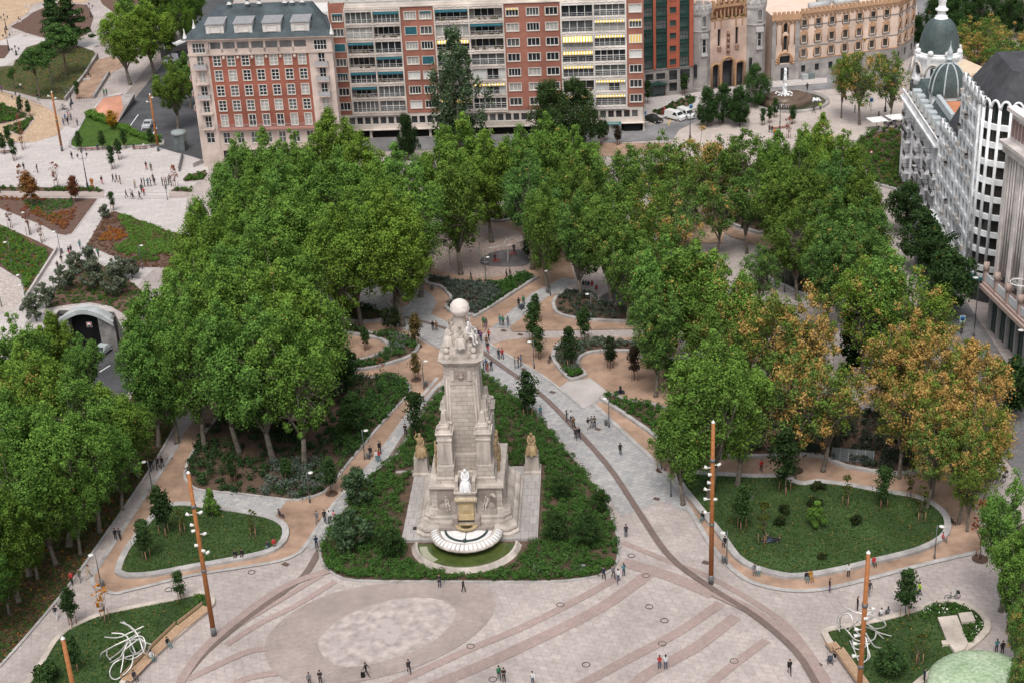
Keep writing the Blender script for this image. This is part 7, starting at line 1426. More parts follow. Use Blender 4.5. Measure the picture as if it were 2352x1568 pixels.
for k in range(24): b = MB(); x = .7 + 1.05 * k; b.box(x, x + .5, .12, .3, 29.6, 32); b.build('attic_window', mat('pinkish_glass', (0.30, 0.2, 0.18)), hb)
b = MB(); b.box(-.3, LH, -.4, 1, 33, 33.6); b.build('attic_cornice', CP, hb)
b = MB(); b.box(1.5, LH, 2.5, 12, 33.6, 36.5); b.build('penthouse', CP, hb)
b = MB(); b.box(-.1, LH, -1.7, 1, 6.9, 7.7); b.box(-.2, LH, -2.0, -1.6, 6.7, 7.3); b.build('ledge', PNB, hb)
for x in (0.1, 3.9, 7.8, 11.7, 15.6):
    b = MB(); b.box(x - .3, x + .3, -1.6, -1.0, 7.7, 9.4); b.tube([(x, -1.3, 9.4), (x, -1.3, 10.7)], [.42, .42], 10); b.build('urn', PNB, hb)
    b = MB(); b.box(x + .4, x + 3.4, -1.4, -1.25, 7.9, 9.1); b.build('parapet_panel', mat('white_panel', (0.62, 0.64, 0.66)), hb)
for x in np.arange(.2, LH, 3.0):
    b = MB(); b.box(x, x + .35, -.5, .5, 0, 6.9); b.build('base_pier', mat('light_pier', (0.36, 0.36, 0.35)), hb)
b = MB(); b.box(0, LH, .1, .3, 0, 6.9); b.build('base_glass', M_GLASG, hb)
for k in range(26): b = MB(); b.box(.5 + k, .58 + k, .0, .1, 0, 6.9); b.build('base_mullion', M_GREYM, hb)
b = MB(); railing(b, 9, 12, -1.6, -.3, 11, 1.0, 0, .25); b.tube([(10.5 + 1.2 * math.cos(a), -1.2 + 1.2 * math.sin(a), 12) for a in np.linspace(0, 2 * PI, 17)[:-1]], .07, 5, closed=True); b.build('round_railing', M_WHITE, hb)
# ---------------------------------------------------------------- masts and lamps
def mast(x, y, h, label, top=None, r=.28, heads=(), joints=()):
    p = at(x, y, top) if top else at(x, y); e = empty('light_mast', (p.x, p.y, 0), 0, label, 'light mast', 'tall wooden light masts')
    b = MB(); b.tube([(0, 0, 1.2), (0, 0, h * .5), (0, 0, h - .3)], [r, r * .88, r * .72], 8); b.build('shaft', M_WOODM, e)
    b = MB(); b.tube([(0, 0, 0), (0, 0, 1.25)], [r * 1.08, r * 1.02], 12); b.build('steel_foot', M_GREYM, e)
    b = MB(); b.tube([(0, 0, h - .3), (0, 0, h - .25), (0, 0, h)], [r * .8, r * .75, .02], 8); b.build('cap', M_WHITEM, e)
    for z in joints: b = MB(); b.tube([(0, 0, z), (0, 0, z + .35)], [r * 1.02] * 2, 10); b.build('collar', M_GREYM, e)
    for z, q, f in heads:
        b = MB(); b.tube([(0, 0, z), (q * .55, -.1, z)], .05, 5); b.T = Matrix.Translation((q * .7, -.15, z + .1)) @ Matrix.Rotation(f, 4, 'Y'); b.tube([(-.22, 0, 0), (.18, 0, 0)], [.19, .13], 10); b.build('spotlight', M_WHITEM, e)
    return e
HD = [(15.4, -1, .5), (15.6, 1, -.5), (14.1, -.6, .3), (13.4, -.5, -.3), (13.0, 1.1, -.4), (11.6, -.4, 0), (10.9, .5, .2), (10.7, 1.1, -.7)]
mast(492, 1460, 20.6, 'wooden light mast standing on the plaza beside the left tube lawn', heads=HD, joints=(8.3, 16.2))
mast(1633, 1340, 20.6, 'wooden light mast rising before the big right lawn', heads=[(14.9, -1, .5), (15.2, 1, -.5), (14, -.4, 0), (13, -.5, .3), (12.2, -1, .5), (11, -1, 0), (10.9, .5, 0), (9.3, -1, .4)], joints=(7.6, 15.6))
mast(1995, 1263, 20.6, 'wooden light mast in front of the right tube sculpture', top=20.6, heads=[(14.2, 1.1, .3), (13.2, 0.2, 0), (12.0, -.9, .3), (11.3, -.9, 0), (10.4, -1, .2), (9.0, -1, 0)], joints=(14.5, 7.6))
mast(143, 1460, 19, 'wooden light mast cut by the lower left edge of the view', top=19, joints=())
mast(143, 348, 13.0, 'thin wooden mast on the pale plaza, left one', r=.26, heads=[(11.9, -1, 0), (11.4, 1, 0)], joints=(6.5,))
mast(364, 348, 12.4, 'thin wooden mast on the pale plaza near the lift tower', r=.26, heads=[(10.6, -1, 0), (11.4, .7, 0)], joints=(6.2,))
def lamp_parts():
    a = MB(); a.tube([(0, 0, 0), (0, 0, 1.2)], [.11, .1], 8); a.tube([(0, 0, 1.2), (0, 0, 4.5)], [.065, .05], 8); a.tube([(0, 0, 4.35), (.35, 0, 4.4)], .03, 5)
    d = MB(); d.T = Matrix.Translation((.5, 0, 4.36)); d.lathe([(.05, -.04), (.3, -.05), (.33, .0), (.2, .06), (.001, .08)], 0, 0, 16); return a.mesh('post', M_GREYM), d.mesh('lamp_head', M_WHITEM)
LP_, LH_ = lamp_parts()
LAMPS = [(838, 1056, 1, 'beside the left sand walk'), (712, 1155, 1, 'at the kerb of the grove bed'), (974, 893, 1, 'left of the shaft, by the sand corner'), (1227, 847, -1, 'right of the globe on the sand'), (1399, 981, -1, 'by the long wedge bed'), (1541, 1140, 1, 'before the leaning trees'), (1669, 1297, -1, 'at the corner of the right lawn'), (2146, 1284, 1, 'right end of the big lawn'), (233, 1347, -1, 'at the tip of the left sand walk'), (801, 808, 1, 'by the left hook bed'), (351, 1128, -1, 'under the grove by the grey path'), (1116, 648, 1, 'before the swings'), (1264, 680, -1, 'at the fork of the paths'), (1358, 735, -1, 'by the curved grey bed'), (990, 640, 1, 'left of the swings'), (140, 585, -1, 'at the crossing of pale paths'), (69, 540, -1, 'between the two wedge beds'), (29, 610, -1, 'in the flower bank'), (59, 688, -1, 'by the curved wall at left'), (327, 619, 1, 'at the edge of the striped bed'), (1802, 672, -1, 'by the lavender slope'), (4, 705, -1, 'at the left edge'), (64, 712, -1, 'low by the tunnel path')]
for x, y, q, w in LAMPS:
    p = at(x, y); e = empty('park_lamp', (p.x, p.y, 0), 0 if q > 0 else PI, 'slim park lamp with a flat white disc, %s' % w, 'lamp', 'slim park lamps with disc heads'); put('post', LP_, e); put('lamp_head', LH_, e)
for x, y, h, w in [(2236, 776, 9.5, 'before the white curved corner'), (2340, 880, 8.0, 'before the glazed base'), (2165, 640, 8, 'beside the street trees'), (2100, 480, 8, 'far end of the street trees')]:
    p = at(x, y); e = empty('street_lamp', (p.x, p.y, 0), 0, 'tall grey street lamp %s' % w, 'street lamp', 'tall street lamps by the white buildings')
    b = MB(); b.tube([(0, 0, 0), (0, 0, 1.3)], .14, 8); b.tube([(0, 0, 1.3), (0, 0, h), (-.2, 0, h + .05)], [.08, .06, .05], 8); b.build('post', M_GREYM, e); b = MB(); b.T = Matrix.Translation((-.5, 0, h)); b.lathe([(.05, -.05), (.34, -.03), (.3, .06), (.001, .1)], 0, 0, 14, sx=1.2); b.build('lamp_head', M_WHITEM, e)
def classic(x, y, h, label, arms=2):
    p = at(x, y); e = empty('lantern_post', (p.x, p.y, 0), .3, label, 'lamp post', 'cast iron lantern posts')
    b = MB(); b.lathe([(.32, 0), (.34, .3), (.22, .5), (.2, 1.1), (.12, 1.3), (.09, h * .5), (.13, h * .52), (.07, h * .55), (.06, h - 1.0)], 0, 0, 10)
    hs_ = [(0, h - .7)]
    for k in range(arms):
        q = 1 if k == 0 else -1; b.tube([(0, 0, h - 1.5), (q * .5, 0, h - 1.75), (q * .85, 0, h - 1.3)], .04, 5); hs_.append((q * .85, h - 1.35))
    b.build('post', M_IRON, e)
    for xx, z in hs_:
        t = MB(); t.T = Matrix.Translation((xx, 0, z)); t.lathe([(.06, 0), (.2, .45), (.24, .5)], 0, 0, 6, 1); t.lathe([(.26, .5), (.12, .68), (.03, .85)], 0, 0, 6, 0); t.build('lantern', [M_IRON, mat('lantern_glass', (0.3, 0.33, 0.36))], e)
for x, y, h, w in [(202, 434, 7.8, 'three armed iron lantern post on the pale plaza'), (1790, 330, 8.5, 'iron lantern post before the spouting fountain'), (165, 240, 4.2, 'iron lantern by the garden stone wall'), (43, 256, 4.4, 'iron lantern by the sand corner'), (21, 117, 5, 'iron lantern near the garden bench'), (15, 70, 4.5, 'iron lantern at the top left sand'), (38, 128, 2.6, 'short iron lantern below the garden bench'), (1585, 325, 6, 'iron lantern half hidden by orange leaves'), (209, 40, 4, 'iron lantern in the brown garden bed'), (2033, 258, 6.5, 'iron lantern right of the orange trees'), (2107, 66, 4, 'iron lantern in the street behind the dome')]: classic(x, y, h, w)
def simple(name, x, y, f, m, label, cat, group=None, z=0.0, rz=0.0):
    p = at(x, y, z); b = MB(); f(b); return tag(b.build(name, m, None, (p.x, p.y, z), rz), label, cat, group)
for x, y, w in [(979, 888, 'by the lamp left of the shaft'), (846, 1054, 'by the lamp of the left sand walk'), (1392, 977, 'by the lamp of the wedge bed'), (1662, 1293, 'at the corner of the right lawn'), (236, 1348, 'at the tip of the left sand walk'), (1259, 674, 'at the fork of the paths'), (142, 582, 'at the crossing of pale paths'), (993, 667, 'under the round paving trees')]:
    simple('litter_bin', x, y, lambda b: (b.lathe([(.22, .1), (.25, .8), (.27, .85), (.2, .88), (.18, .8)], 0, 0, 12), b.tube([(0, 0, 0), (0, 0, .2)], .08, 6)), M_GREYM, 'dark round litter bin %s' % w, 'litter bin', 'round litter bins')
simple('drinking_fountain', 1425, 902, lambda b: (b.box(-.16, .16, -.16, .16, 0, 1.05), b.box(-.6, .6, -.6, .6, .09, .12), b.box(-.2, .2, -.45, -.1, .65, .75)), M_DKM, 'dark square drinking post on the sand court', 'drinking fountain')
# benches
def bench(x, y, rz, L, label, legs=True, m=None):
    p = at(x, y); e = empty('bench', (p.x, p.y, 0), rz, label, 'bench', 'benches')
    b = MB()
    for k in range(4): b.box(-L / 2, L / 2, -.28 + .15 * k, -.16 + .15 * k, .42, .48)
    b.build('seat', m or M_WOOD, e)
    for q in (-1, 0, 1): b = MB(); b.box(q * L * .42 - .06, q * L * .42 + .06, -.25, .25, 0, .42); b.build('leg', M_GREYM, e)
RW = mat('reddish_bench_wood', (0.36, 0.14, 0.10), (0.28, 0.1, 0.07), 3)
for x, y, L, w in [(212, 346, 3.2, 'left one before the triangular lawn'), (258, 344, 2.4, 'middle one before the triangular lawn'), (322, 343, 3.0, 'right one before the triangular lawn'), (10, 352, 3.5, 'at the left edge of the plaza')]: bench(x, y, .02, L, 'red wooden bench, %s' % w, m=RW)
bench(1790, 297, .2, 4.5, 'long red bench before the spouting fountain', m=RW)
for x, y, w in [(61, 17, 'top one'), (68, 32, 'second one'), (42, 52, 'on the sand'), (28, 75, 'left on the low wall'), (61, 84, 'right on the low wall'), (168, 36, 'under the cedar'), (199, 185, 'by the stone walls')]: simple('stone_bench', x, y, lambda b: b.box(-.9, .9, -.25, .25, 0, .45), M_PALE, 'white stone bench in the far garden, %s' % w, 'bench', 'white stone benches', rz=.4)
def long_bench(pts, label):
    P = [at(x, y) for x, y in pts]
    for i in range(len(P) - 1):
        a, c = P[i], P[i + 1]; L = (c - a).length; ang = math.atan2(c.y - a.y, c.x - a.x); e = empty('wooden_bench', (a.x, a.y, 0), ang, label[i], 'bench', 'long plank benches on the low walls')
        b = MB()
        for k in range(5): b.box(.05, L - .05, -.55 + .24 * k, -.34 + .24 * k, .40, .47)
        b.build('seat', M_WOOD, e); b = MB()
        for k in range(2): b.box(.05, L - .05, .68, .73, .55 + .2 * k, .72 + .2 * k)
        b.build('backrest', M_WOOD, e)
long_bench([(292, 1570), (352, 1508)], ['long plank bench at the lower left, near part'])
long_bench([(354, 1506), (418, 1444)], ['long plank bench at the lower left, upper part with a man'])
long_bench([(420, 1446), (478, 1400)], ['bare plank seat at the tip of the tube lawn'])
long_bench([(1986, 1580), (1925, 1495)], ['long plank bench below the right tube sculpture'])
long_bench([(1922, 1500), (1908, 1482)], ['short plank seat above the pushchair'])
# ---------------------------------------------------------------- tube sculptures
def sculpture(segs, label, r=.075):
    e0_ = at(*segs[0][0][:2]); e = empty('tube_sculpture', (e0_.x, e0_.y, 0), 0, label, 'sculpture', 'looped steel tube sculptures')
    for s in segs:
        P = []
        for x, y, z in s:
            p = at(x, y, z); P.append((p.x - e0_.x, p.y - e0_.y, z))
        b = MB(); b.tube(smooth_line(P, 6), r, 8); b.build('tube', M_STEEL, e)
sculpture([[(277, 1428, 3.6), (300, 1438, 3.6), (318, 1460, 3), (333, 1500, 1.6), (348, 1478, .5)], [(283, 1426, 3.4), (305, 1445, 3.2), (328, 1470, 2.6), (348, 1479, 2)], [(240, 1462, 1.8), (272, 1463, 2.2), (298, 1452, 2.6), (330, 1437, 3)], [(256, 1453, 2.6), (282, 1455, 2.5), (296, 1467, 2.2), (312, 1500, 1)], [(231, 1511, .4), (234, 1499, 1.6), (262, 1482, 2.6), (298, 1465, 3), (322, 1450, 3)], [(250, 1513, .4), (270, 1500, 1.2), (292, 1478, 2.4), (312, 1461, 3.2), (328, 1462, 3), (334, 1480, 2.4), (326, 1498, 1.6), (305, 1512, 1), (286, 1510, .6), (283, 1490, 1.2), (293, 1470, 2.6)], [(246, 1493, .4), (246, 1505, .6), (254, 1514, 1)], [(254, 1521, .5), (276, 1508, 1.6), (284, 1494, 2.2), (300, 1480, 2.8), (318, 1466, 3)], [(340, 1494, .4), (318, 1500, 1), (290, 1508, 1.2), (262, 1522, 1), (252, 1543, .3), (258, 1557, .3), (272, 1557, .4), (300, 1532, 1.2), (306, 1504, 1.8)], [(277, 1545, .4), (282, 1520, 1.2), (285, 1495, 2), (294, 1472, 2.6)], [(298, 1485, 1.2), (300, 1472, 1.8), (312, 1467, 2.2), (326, 1472, 2), (330, 1484, 1.2), (318, 1497, .6), (304, 1498, .5), (298, 1485, 1.2)]], 'silver looped tube sculpture on the lower left lawn')
sculpture([[(1941, 1393, 3.6), (1965, 1405, 3.6), (2000, 1412, 3.4), (2028, 1424, 2.6), (2034, 1436, 2), (2020, 1442, 1.2), (1995, 1442, .8)], [(1930, 1440, .6), (1930, 1418, 2.4), (1942, 1408, 3.2), (1954, 1412, 3.2), (1960, 1430, 2.6), (1968, 1450, 1.6), (1985, 1462, 1), (2000, 1470, .6)], [(1929, 1450, .5), (1922, 1425, 1.6), (1930, 1408, 2.6), (1946, 1402, 3.2), (1960, 1402, 3.4)], [(1925, 1430, 1), (1938, 1440, 1.4), (1950, 1452, 1.4), (1965, 1468, .8), (1990, 1472, .6), (2008, 1466, 1), (2012, 1448, 1.8), (2005, 1440, 2.4), (1985, 1428, 3)], [(1948, 1450, .8), (1956, 1438, 1.6), (1978, 1420, 2.8), (1998, 1405, 3.4), (2006, 1408, 3.2), (2004, 1418, 2.8), (1990, 1426, 2.2)], [(2048, 1460, .4), (2020, 1452, 1), (1998, 1442, 1.6), (1980, 1436, 2.2), (1968, 1420, 3)], [(2030, 1466, .4), (2012, 1450, 1.4), (1992, 1432, 2.4)], [(1952, 1470, .4), (1962, 1492, .4), (1975, 1520, .4), (1990, 1515, .6), (1994, 1500, .8), (1990, 1470, 1.6), (1984, 1455, 2)], [(1958, 1468, .6), (1962, 1486, .5), (1978, 1490, .6), (1998, 1475, 1.2)], [(2026, 1488, .4), (2010, 1484, .8), (2000, 1472, 1.4), (1988, 1452, 2.2)], [(1990, 1517, .4), (1998, 1505, .6), (1990, 1480, 1.2), (1980, 1470, 1.4)]], 'silver looped tube sculpture behind the mast at lower right')
# ---------------------------------------------------------------- tunnel mouth
tl, tr_ = at(133, 722), at(262, 722); loc, rz = frame_of(tl, tr_); LT = (tr_ - tl).length
e = empty('tunnel_portal', loc, rz, 'curved grey concrete tunnel mouth below the olive bank', 'tunnel')
b = MB(); n = 16; vs = []
for i in range(n + 1):
    t = i / n; x = LT * t; z = -.9 + 2.1 * math.sin(PI * t); zi = z - .75
    vs += [(x, -1.0, z), (x, -.4, z + .15), (x, .8, z + .1), (x, -1.0, zi), (x, .8, zi), (x, .8, -2.5)]
fs = []
for i in range(n):
    q = 6 * i; fs += [(q, q + 6, q + 7, q + 1), (q + 1, q + 7, q + 8, q + 2), (q + 3, q + 9, q + 6, q), (q + 4, q + 10, q + 9, q + 3)]
b.add(vs, fs, 0, False); b.build('arch_rim', mat('portal_concrete', (0.38, 0.40, 0.40), (0.3, 0.32, 0.32), .8, sc2=.5), e)
b = MB(); b.box(0, LT, .6, .7, -6, -.3); b.box(0, 1.8, -.6, .9, -6, -.6, 1); b.box(LT - 2.6, LT, -.6, .9, -6, -.4, 1); b.build('tunnel_void', [M_BLACK, mat('portal_wall', (0.22, 0.21, 0.20), (0.15, 0.14, 0.14), 1, sc2=.5)], e)
b = MB(); b.box(LT - 4.35, LT - 3.45, -1.15, -1.05, -1.75, -.85); s_ = b.build('sign_board', mat('sign_grey', (0.3, 0.29, 0.29)), e)
b = MB(); b.tube([(LT - 3.9, -1.2, -1.3), (LT - 3.9, -1.16, -1.3)], .4, 20); b.build('sign_ring', mat('sign_red', (0.55, 0.03, 0.03)), e); b = MB(); b.tube([(LT - 3.9, -1.23, -1.3), (LT - 3.9, -1.19, -1.3)], .3, 20); b.build('sign_disc', M_WHITE, e)
lettering('40', e, (LT - 3.9, -1.26, -1.3), .4, M_BLACK)
# ---------------------------------------------------------------- vehicles
def car(x, y, rz, color, label, kind='car', z=0.0, lights=False):
    p = at(x, y, z); body = mat('paint_' + '_'.join('%02d' % int(c * 99) for c in color), color, [c * .92 for c in color], 1, rough=.25, spec=.6)
    L, Wd, H = {'car': (4.4, 1.78, 1.45), 'van': (4.6, 1.85, 1.9), 'bus': (12, 2.5, 3.1)}[kind]
    e = empty({'car': 'parked_car', 'van': 'van', 'bus': 'bus'}[kind], (p.x, p.y, z), rz, label, {'car': 'car', 'van': 'van', 'bus': 'bus'}[kind])
    if kind == 'car': pr = [(-L / 2, .35), (-L / 2, .8), (-L / 2 + .5, .92), (-.9, .95), (-.35, H - .05), (.9, H), (1.6, .98), (L / 2 - .05, .9), (L / 2, .4)]
    elif kind == 'van': pr = [(-L / 2, .35), (-L / 2, .95), (-L / 2 + .9, 1.15), (-.95, 1.8), (-.3, H), (L / 2 - .1, H), (L / 2, .5)]
    else: pr = [(-L / 2, .35), (-L / 2, 2.9), (-L / 2 + .3, H), (L / 2 - .1, H), (L / 2, .4)]
    n = len(pr); vs = []
    for q, ins in ((-1, 1), (1, 1)):
        for (u, w) in pr: t = 1 - .16 * max(0, (w - .95)) / max(.4, H - .95) * (1 if kind != 'bus' else .3); vs.append((u, q * Wd / 2 * t, w))
    b = MB(); b.add(vs, [tuple(range(n - 1, -1, -1)), tuple(range(n, 2 * n))] + [(i, (i + 1) % n, n + (i + 1) % n, n + i) for i in range(n)], 0, False); b.build('body', body, e)
    if kind != 'bus':
        a, c_ = (pr[3], pr[4]) if kind == 'car' else (pr[2], pr[3]); g = MB(); f = lambda P, Q, t, o_: (P[0] + (Q[0] - P[0]) * t - .03, P[1] + (Q[1] - P[1]) * t + o_)
        p0, p1 = f(a, c_, .08, .03), f(a, c_, .92, .03); g.quad((p0[0], -Wd * .43, p0[1]), (p0[0], Wd * .43, p0[1]), (p1[0], Wd * .38, p1[1]), (p1[0], -Wd * .38, p1[1])); g.build('windscreen', M_GLASS, e)
        for q in (-1, 1):
            g = MB(); y1, y2 = q * Wd * .487, q * Wd * .435; xa, xb = (-.75, 1.25) if kind == 'car' else (-1.2, .1); g.quad((xa, y1, .98 if kind == 'car' else 1.2), (xb, y1, .98 if kind == 'car' else 1.2), (xb - .3, y2, H - .12), (xa + .5, y2, H - .12)); g.build('side_window', M_GLASS, e)
        if kind == 'car': g = MB(); g.quad((1.6, -Wd * .42, 1.02), (1.6, Wd * .42, 1.02), (1.0, Wd * .37, H - .02), (1.0, -Wd * .37, H - .02)); g.build('rear_window', M_GLASS, e)
    else:
        for q in (-1, 1): g = MB(); g.box(-L / 2 + .2, L / 2 - .3, q * Wd * .5 - .02, q * Wd * .5 + .02, 1.3, 2.5); g.build('side_window', M_GLASS, e)
        g = MB(); g.box(-L / 2 - .03, -L / 2, -1.15, 1.15, 1.0, 2.7); g.build('windscreen', M_GLASS, e); g = MB(); g.box(-L / 2 + .3, L / 2 - .2, -1.15, 1.15, H, H + .12); g.box(-2, 2, -.8, .8, H + .1, H + .35); g.build('roof', M_WHITE, e)
    for u in (-L * .31, L * .31):
        for q in (-1, 1):
            w = MB(); rr_ = .33 if kind != 'bus' else .5; w.tube([(u, q * (Wd / 2 - .18), rr_), (u, q * (Wd / 2 + .02), rr_)], rr_, 14); o = w.build('wheel', M_BLACK, e); w = MB(); w.tube([(u, q * (Wd / 2 + .01), rr_), (u, q * (Wd / 2 + .035), rr_)], rr_ * .6, 10); w.build('rim', M_STEEL, o)
    for q in (-1, 1):
        h = MB(); h.box(-L / 2 - .03, -L / 2 + .05, q * Wd * .36 - .16, q * Wd * .36 + .16, .62, .78); h.build('headlight', mat('amber_lamp', (1.0, 0.6, 0.15), emit=1.5) if lights else mat('lamp_glass', (0.6, 0.6, 0.6), rough=.2), e)
        h = MB(); h.box(L / 2 - .05, L / 2 + .03, q * Wd * .4 - .1, q * Wd * .4 + .1, .7, .95); h.build('tail_light', mat('tail_red', (0.35, 0.02, 0.02), rough=.3), e)
    h = MB(); h.box(-L / 2 - .04, -L / 2 + .02, -.26, .26, .42, .54); h.build('number_plate', M_WHITE, e)
    return e
car(1551, 275, 2.35, (0.75, 0.75, 0.74), 'white van parked beside the red office, left of two', 'van')
car(1576, 270, 2.1, (0.73, 0.73, 0.73), 'white van parked beside the red office, right of two', 'van')
car(1500, 280, 2.3, (0.02, 0.025, 0.022), 'black car parked at the corner of the balconied block')
car(341, 292, 1.5, (0.45, 0.48, 0.5), 'silver car climbing out of the underpass', lights=False)
car(236, 812, 1.25, (0.42, 0.47, 0.47), 'pale green car with lit lamps leaving the tunnel', z=SUNK, lights=True)
car(412, 128, 1.15, (0.05, 0.06, 0.07), 'dark bus with a white roof on the avenue', 'bus')
car(393, 145, 1.2, (0.7, 0.7, 0.7), 'white van behind the bus on the avenue', 'van')
def bike(x, y, rz, label, group=None, col=(0.04, 0.12, 0.10)):
    p = at(x, y); e = empty('bicycle', (p.x, p.y, 0.03), rz, label, 'bicycle', group)
    for u in (-.55, .55):
        w = MB(); w.tube([(u + .33 * math.cos(a), 0, .34 + .33 * math.sin(a)) for a in np.linspace(0, 2 * PI, 19)[:-1]], .03, 5, closed=True); 
        for a in range(6): w.tube([(u, 0, .34), (u + .33 * math.cos(a), 0, .34 + .33 * math.sin(a))], .006, 3)
        w.build('wheel', M_BLACK, e)
    b = MB(); m = mat('bike_%d' % int(col[1] * 100), col, rough=.4); b.tube([(-.55, 0, .34), (-.1, 0, .3), (.35, 0, .55), (.42, 0, .95)], .04, 6); b.tube([(-.1, 0, .3), (-.2, 0, .85)], .035, 6); b.tube([(-.55, 0, .34), (-.18, 0, .6)], .02, 5); b.tube([(.38, 0, .8), (.55, 0, .34)], .025, 5); b.build('frame', m, e)
    b = MB(); b.tube([(.38, -.28, 1.02), (.44, 0, .97), (.38, .28, 1.02)], .02, 5); b.box(.45, .75, -.18, .18, .75, .98); b.build('handlebar', M_DKM, e); b = MB(); b.ball((-.22, 0, .88), .1, 0, 8, .5); b.build('saddle', M_DKM, e)
bike(2187, 1376, .1, 'green hire bicycle standing alone on the paving', None)
for i, (x, y, a) in enumerate([(2270, 1108, .3), (2282, 1104, .35), (2294, 1110, .2), (2262, 1128, .5), (2300, 1098, .2)]): bike(x, y, a, 'dark parked bicycle in the cluster beside the road end, %s from the left' % ORD[[1, 2, 3, 0, 4][i]], 'bicycles parked at the road end', (0.03, 0.04, 0.05))
for i, (x, y) in enumerate([(2148, 660), (2156, 680), (2150, 672)]): bike(x, y, .2, 'dark bicycle before the white curved corner, %s' % ['far', 'near', 'middle'][i], 'bicycles before the white building', (0.04, 0.06, 0.08))
# ---------------------------------------------------------------- spouting fountain
fc = at(1815, 236); e = empty('fountain', (fc.x, fc.y, 0), .16, 'large oval fountain basin with terraces before the cream building', 'fountain')
b = MB(); b.lathe([(8.3, 0), (8.3, .5), (8.1, .62), (7.6, .62), (7.5, .2)], 0, 0, 40, sy=.95); b.build('outer_basin', GRST, e)
b = MB(); b.lathe([(7.5, .25), (.001, .25)], 0, 0, 40, sy=.95); b.build('water', mat('fountain_water', (0.05, 0.06, 0.035), (0.03, 0.035, 0.02), .5, rough=.1), e)
b = MB(); b.lathe([(6.0, .2), (6.0, .9), (5.6, 1.1), (4.4, 1.2), (4.4, 1.6), (4.1, 1.75), (.001, 1.6)], -.8, .6, 32, sy=.8, wob=lambda a, z: 1 + .04 * math.sin(a * 3)); b.build('terrace', mat('wet_stone', (0.16, 0.115, 0.085), (0.08, 0.055, 0.04), 1.2, detail=10, rough=.3), e)
FOAM = mat('foam', (0.85, 0.87, 0.88), (0.7, 0.72, 0.74), 4, detail=8, rough=.6)
b = MB()
for k in range(60): z = 1.7 + k * .092 + random.uniform(-.1, .1); b.ball((-1.1 + random.uniform(-.2, .2) * (1 - k / 110), .6 + random.uniform(-.2, .2), z + .1), random.uniform(.24, .46) * (1.1 - k / 120), 0, 6, 1.6)
tag(b.build('water_jet', FOAM, None, fc, .16), 'tall white water jet of the oval fountain', 'water jet')
b = MB()
for k in range(70): a = random.uniform(0, 6.28); r = random.uniform(0, 1.9); b.ball((-1.1 + r * math.cos(a), .6 + r * math.sin(a), 1.7 + random.uniform(0, .3)), random.uniform(.1, .28), 0, 6, .6)
for k in range(40): b.ball((5.2 + random.uniform(-1.3, 1.2), -.4 + random.uniform(-1.3, 1.0), .35), random.uniform(.1, .3), 0, 6, .5)
for k in range(9): b.tube([(-5.6 + .45 * k, -3.3 - .1 * k, 1.0), (-5.6 + .45 * k, -3.6 - .1 * k, .3)], .05, 4)
b.build('foam', FOAM, e)
for x, y, a, w in [(-6.2, 1.5, .5, 'left'), (4.4, 4.2, 2.6, 'right')]:
    s = statue('bronze_statue', (fc.x + x, fc.y + y, .9), a, 1.15, mat('dark_bronze', (0.06, 0.055, 0.045), (0.04, 0.035, 0.03), 2, rough=.5), 'sit' if x < 0 else 'run', False, None); tag(s, 'dark bronze figure in the oval fountain, %s one' % w, 'statue', 'bronze figures of the oval fountain')
q = at(146, 256); b = MB(); b.lathe([(1.3, 0), (1.3, .4), (1.1, .45), (1.05, .2), (.3, .2), (.25, .9), (.7, 1.05), (.75, 1.15), (.2, 1.2), (.15, 1.6), (.35, 1.7), (.02, 1.8)], 0, 0, 8); tag(b.build('small_fountain', GRST, None, q), 'small octagonal stone fountain on the pale plaza', 'fountain')
# ---------------------------------------------------------------- cafe
for i, (x, y, s) in enumerate([(2013, 302, 3.4), (2056, 296, 3.4), (2100, 280, 3.2)]):
    p = at(x, y); e = empty('parasol', (p.x, p.y, 0), .2, 'flat white cafe parasol, %s of three' % ['leftmost', 'middle', 'rightmost'][i], 'parasol', 'white cafe parasols'); b = MB(); b.tube([(0, 0, 0), (0, 0, 2.7)], .05, 6); b.build('pole', M_GREYM, e); b = MB(); h = s / 2; b.add([(-h, -h, 2.5), (h, -h, 2.5), (h, h, 2.5), (-h, h, 2.5), (0, 0, 2.95)], [(0, 1, 4), (1, 2, 4), (2, 3, 4), (3, 0, 4)], 0, False); b.build('canopy', M_WHITE, e)
for i, (x, y) in enumerate([(2024, 303), (2048, 299), (2041, 287), (2075, 299), (2064, 283)]):
    p = at(x, y); tb = MB(); tb.box(-.45, .45, -.45, .45, .72, .76); tb.tube([(0, 0, 0), (0, 0, .72)], .05, 6); tag(tb.build('cafe_table', M_WHITEM, None, p), 'small pale cafe table near the parasols, %s' % ['leftmost', 'front centre', 'back left', 'rightmost', 'back right'][i], 'table', 'cafe tables')
    for k in range(4):
        a = k * PI / 2 + .3; e = empty('cafe_chair', (p.x + .85 * math.cos(a), p.y + .85 * math.sin(a), 0), a, 'dark cafe chair pulled up to a small table by the parasols', 'chair', 'cafe chairs'); c_ = MB(); c_.box(-.22, .22, -.22, .22, .42, .46); c_.build('seat', M_IRON, e); c_ = MB(); c_.box(.18, .22, -.22, .22, .46, .85); c_.build('backrest', M_IRON, e)
        for sx_, sy_ in ((-1, -1), (1, -1), (1, 1), (-1, 1)): c_ = MB(); c_.box(sx_ * .2 - .015, sx_ * .2 + .015, sy_ * .2 - .015, sy_ * .2 + .015, 0, .42); c_.build('leg', M_IRON, e)
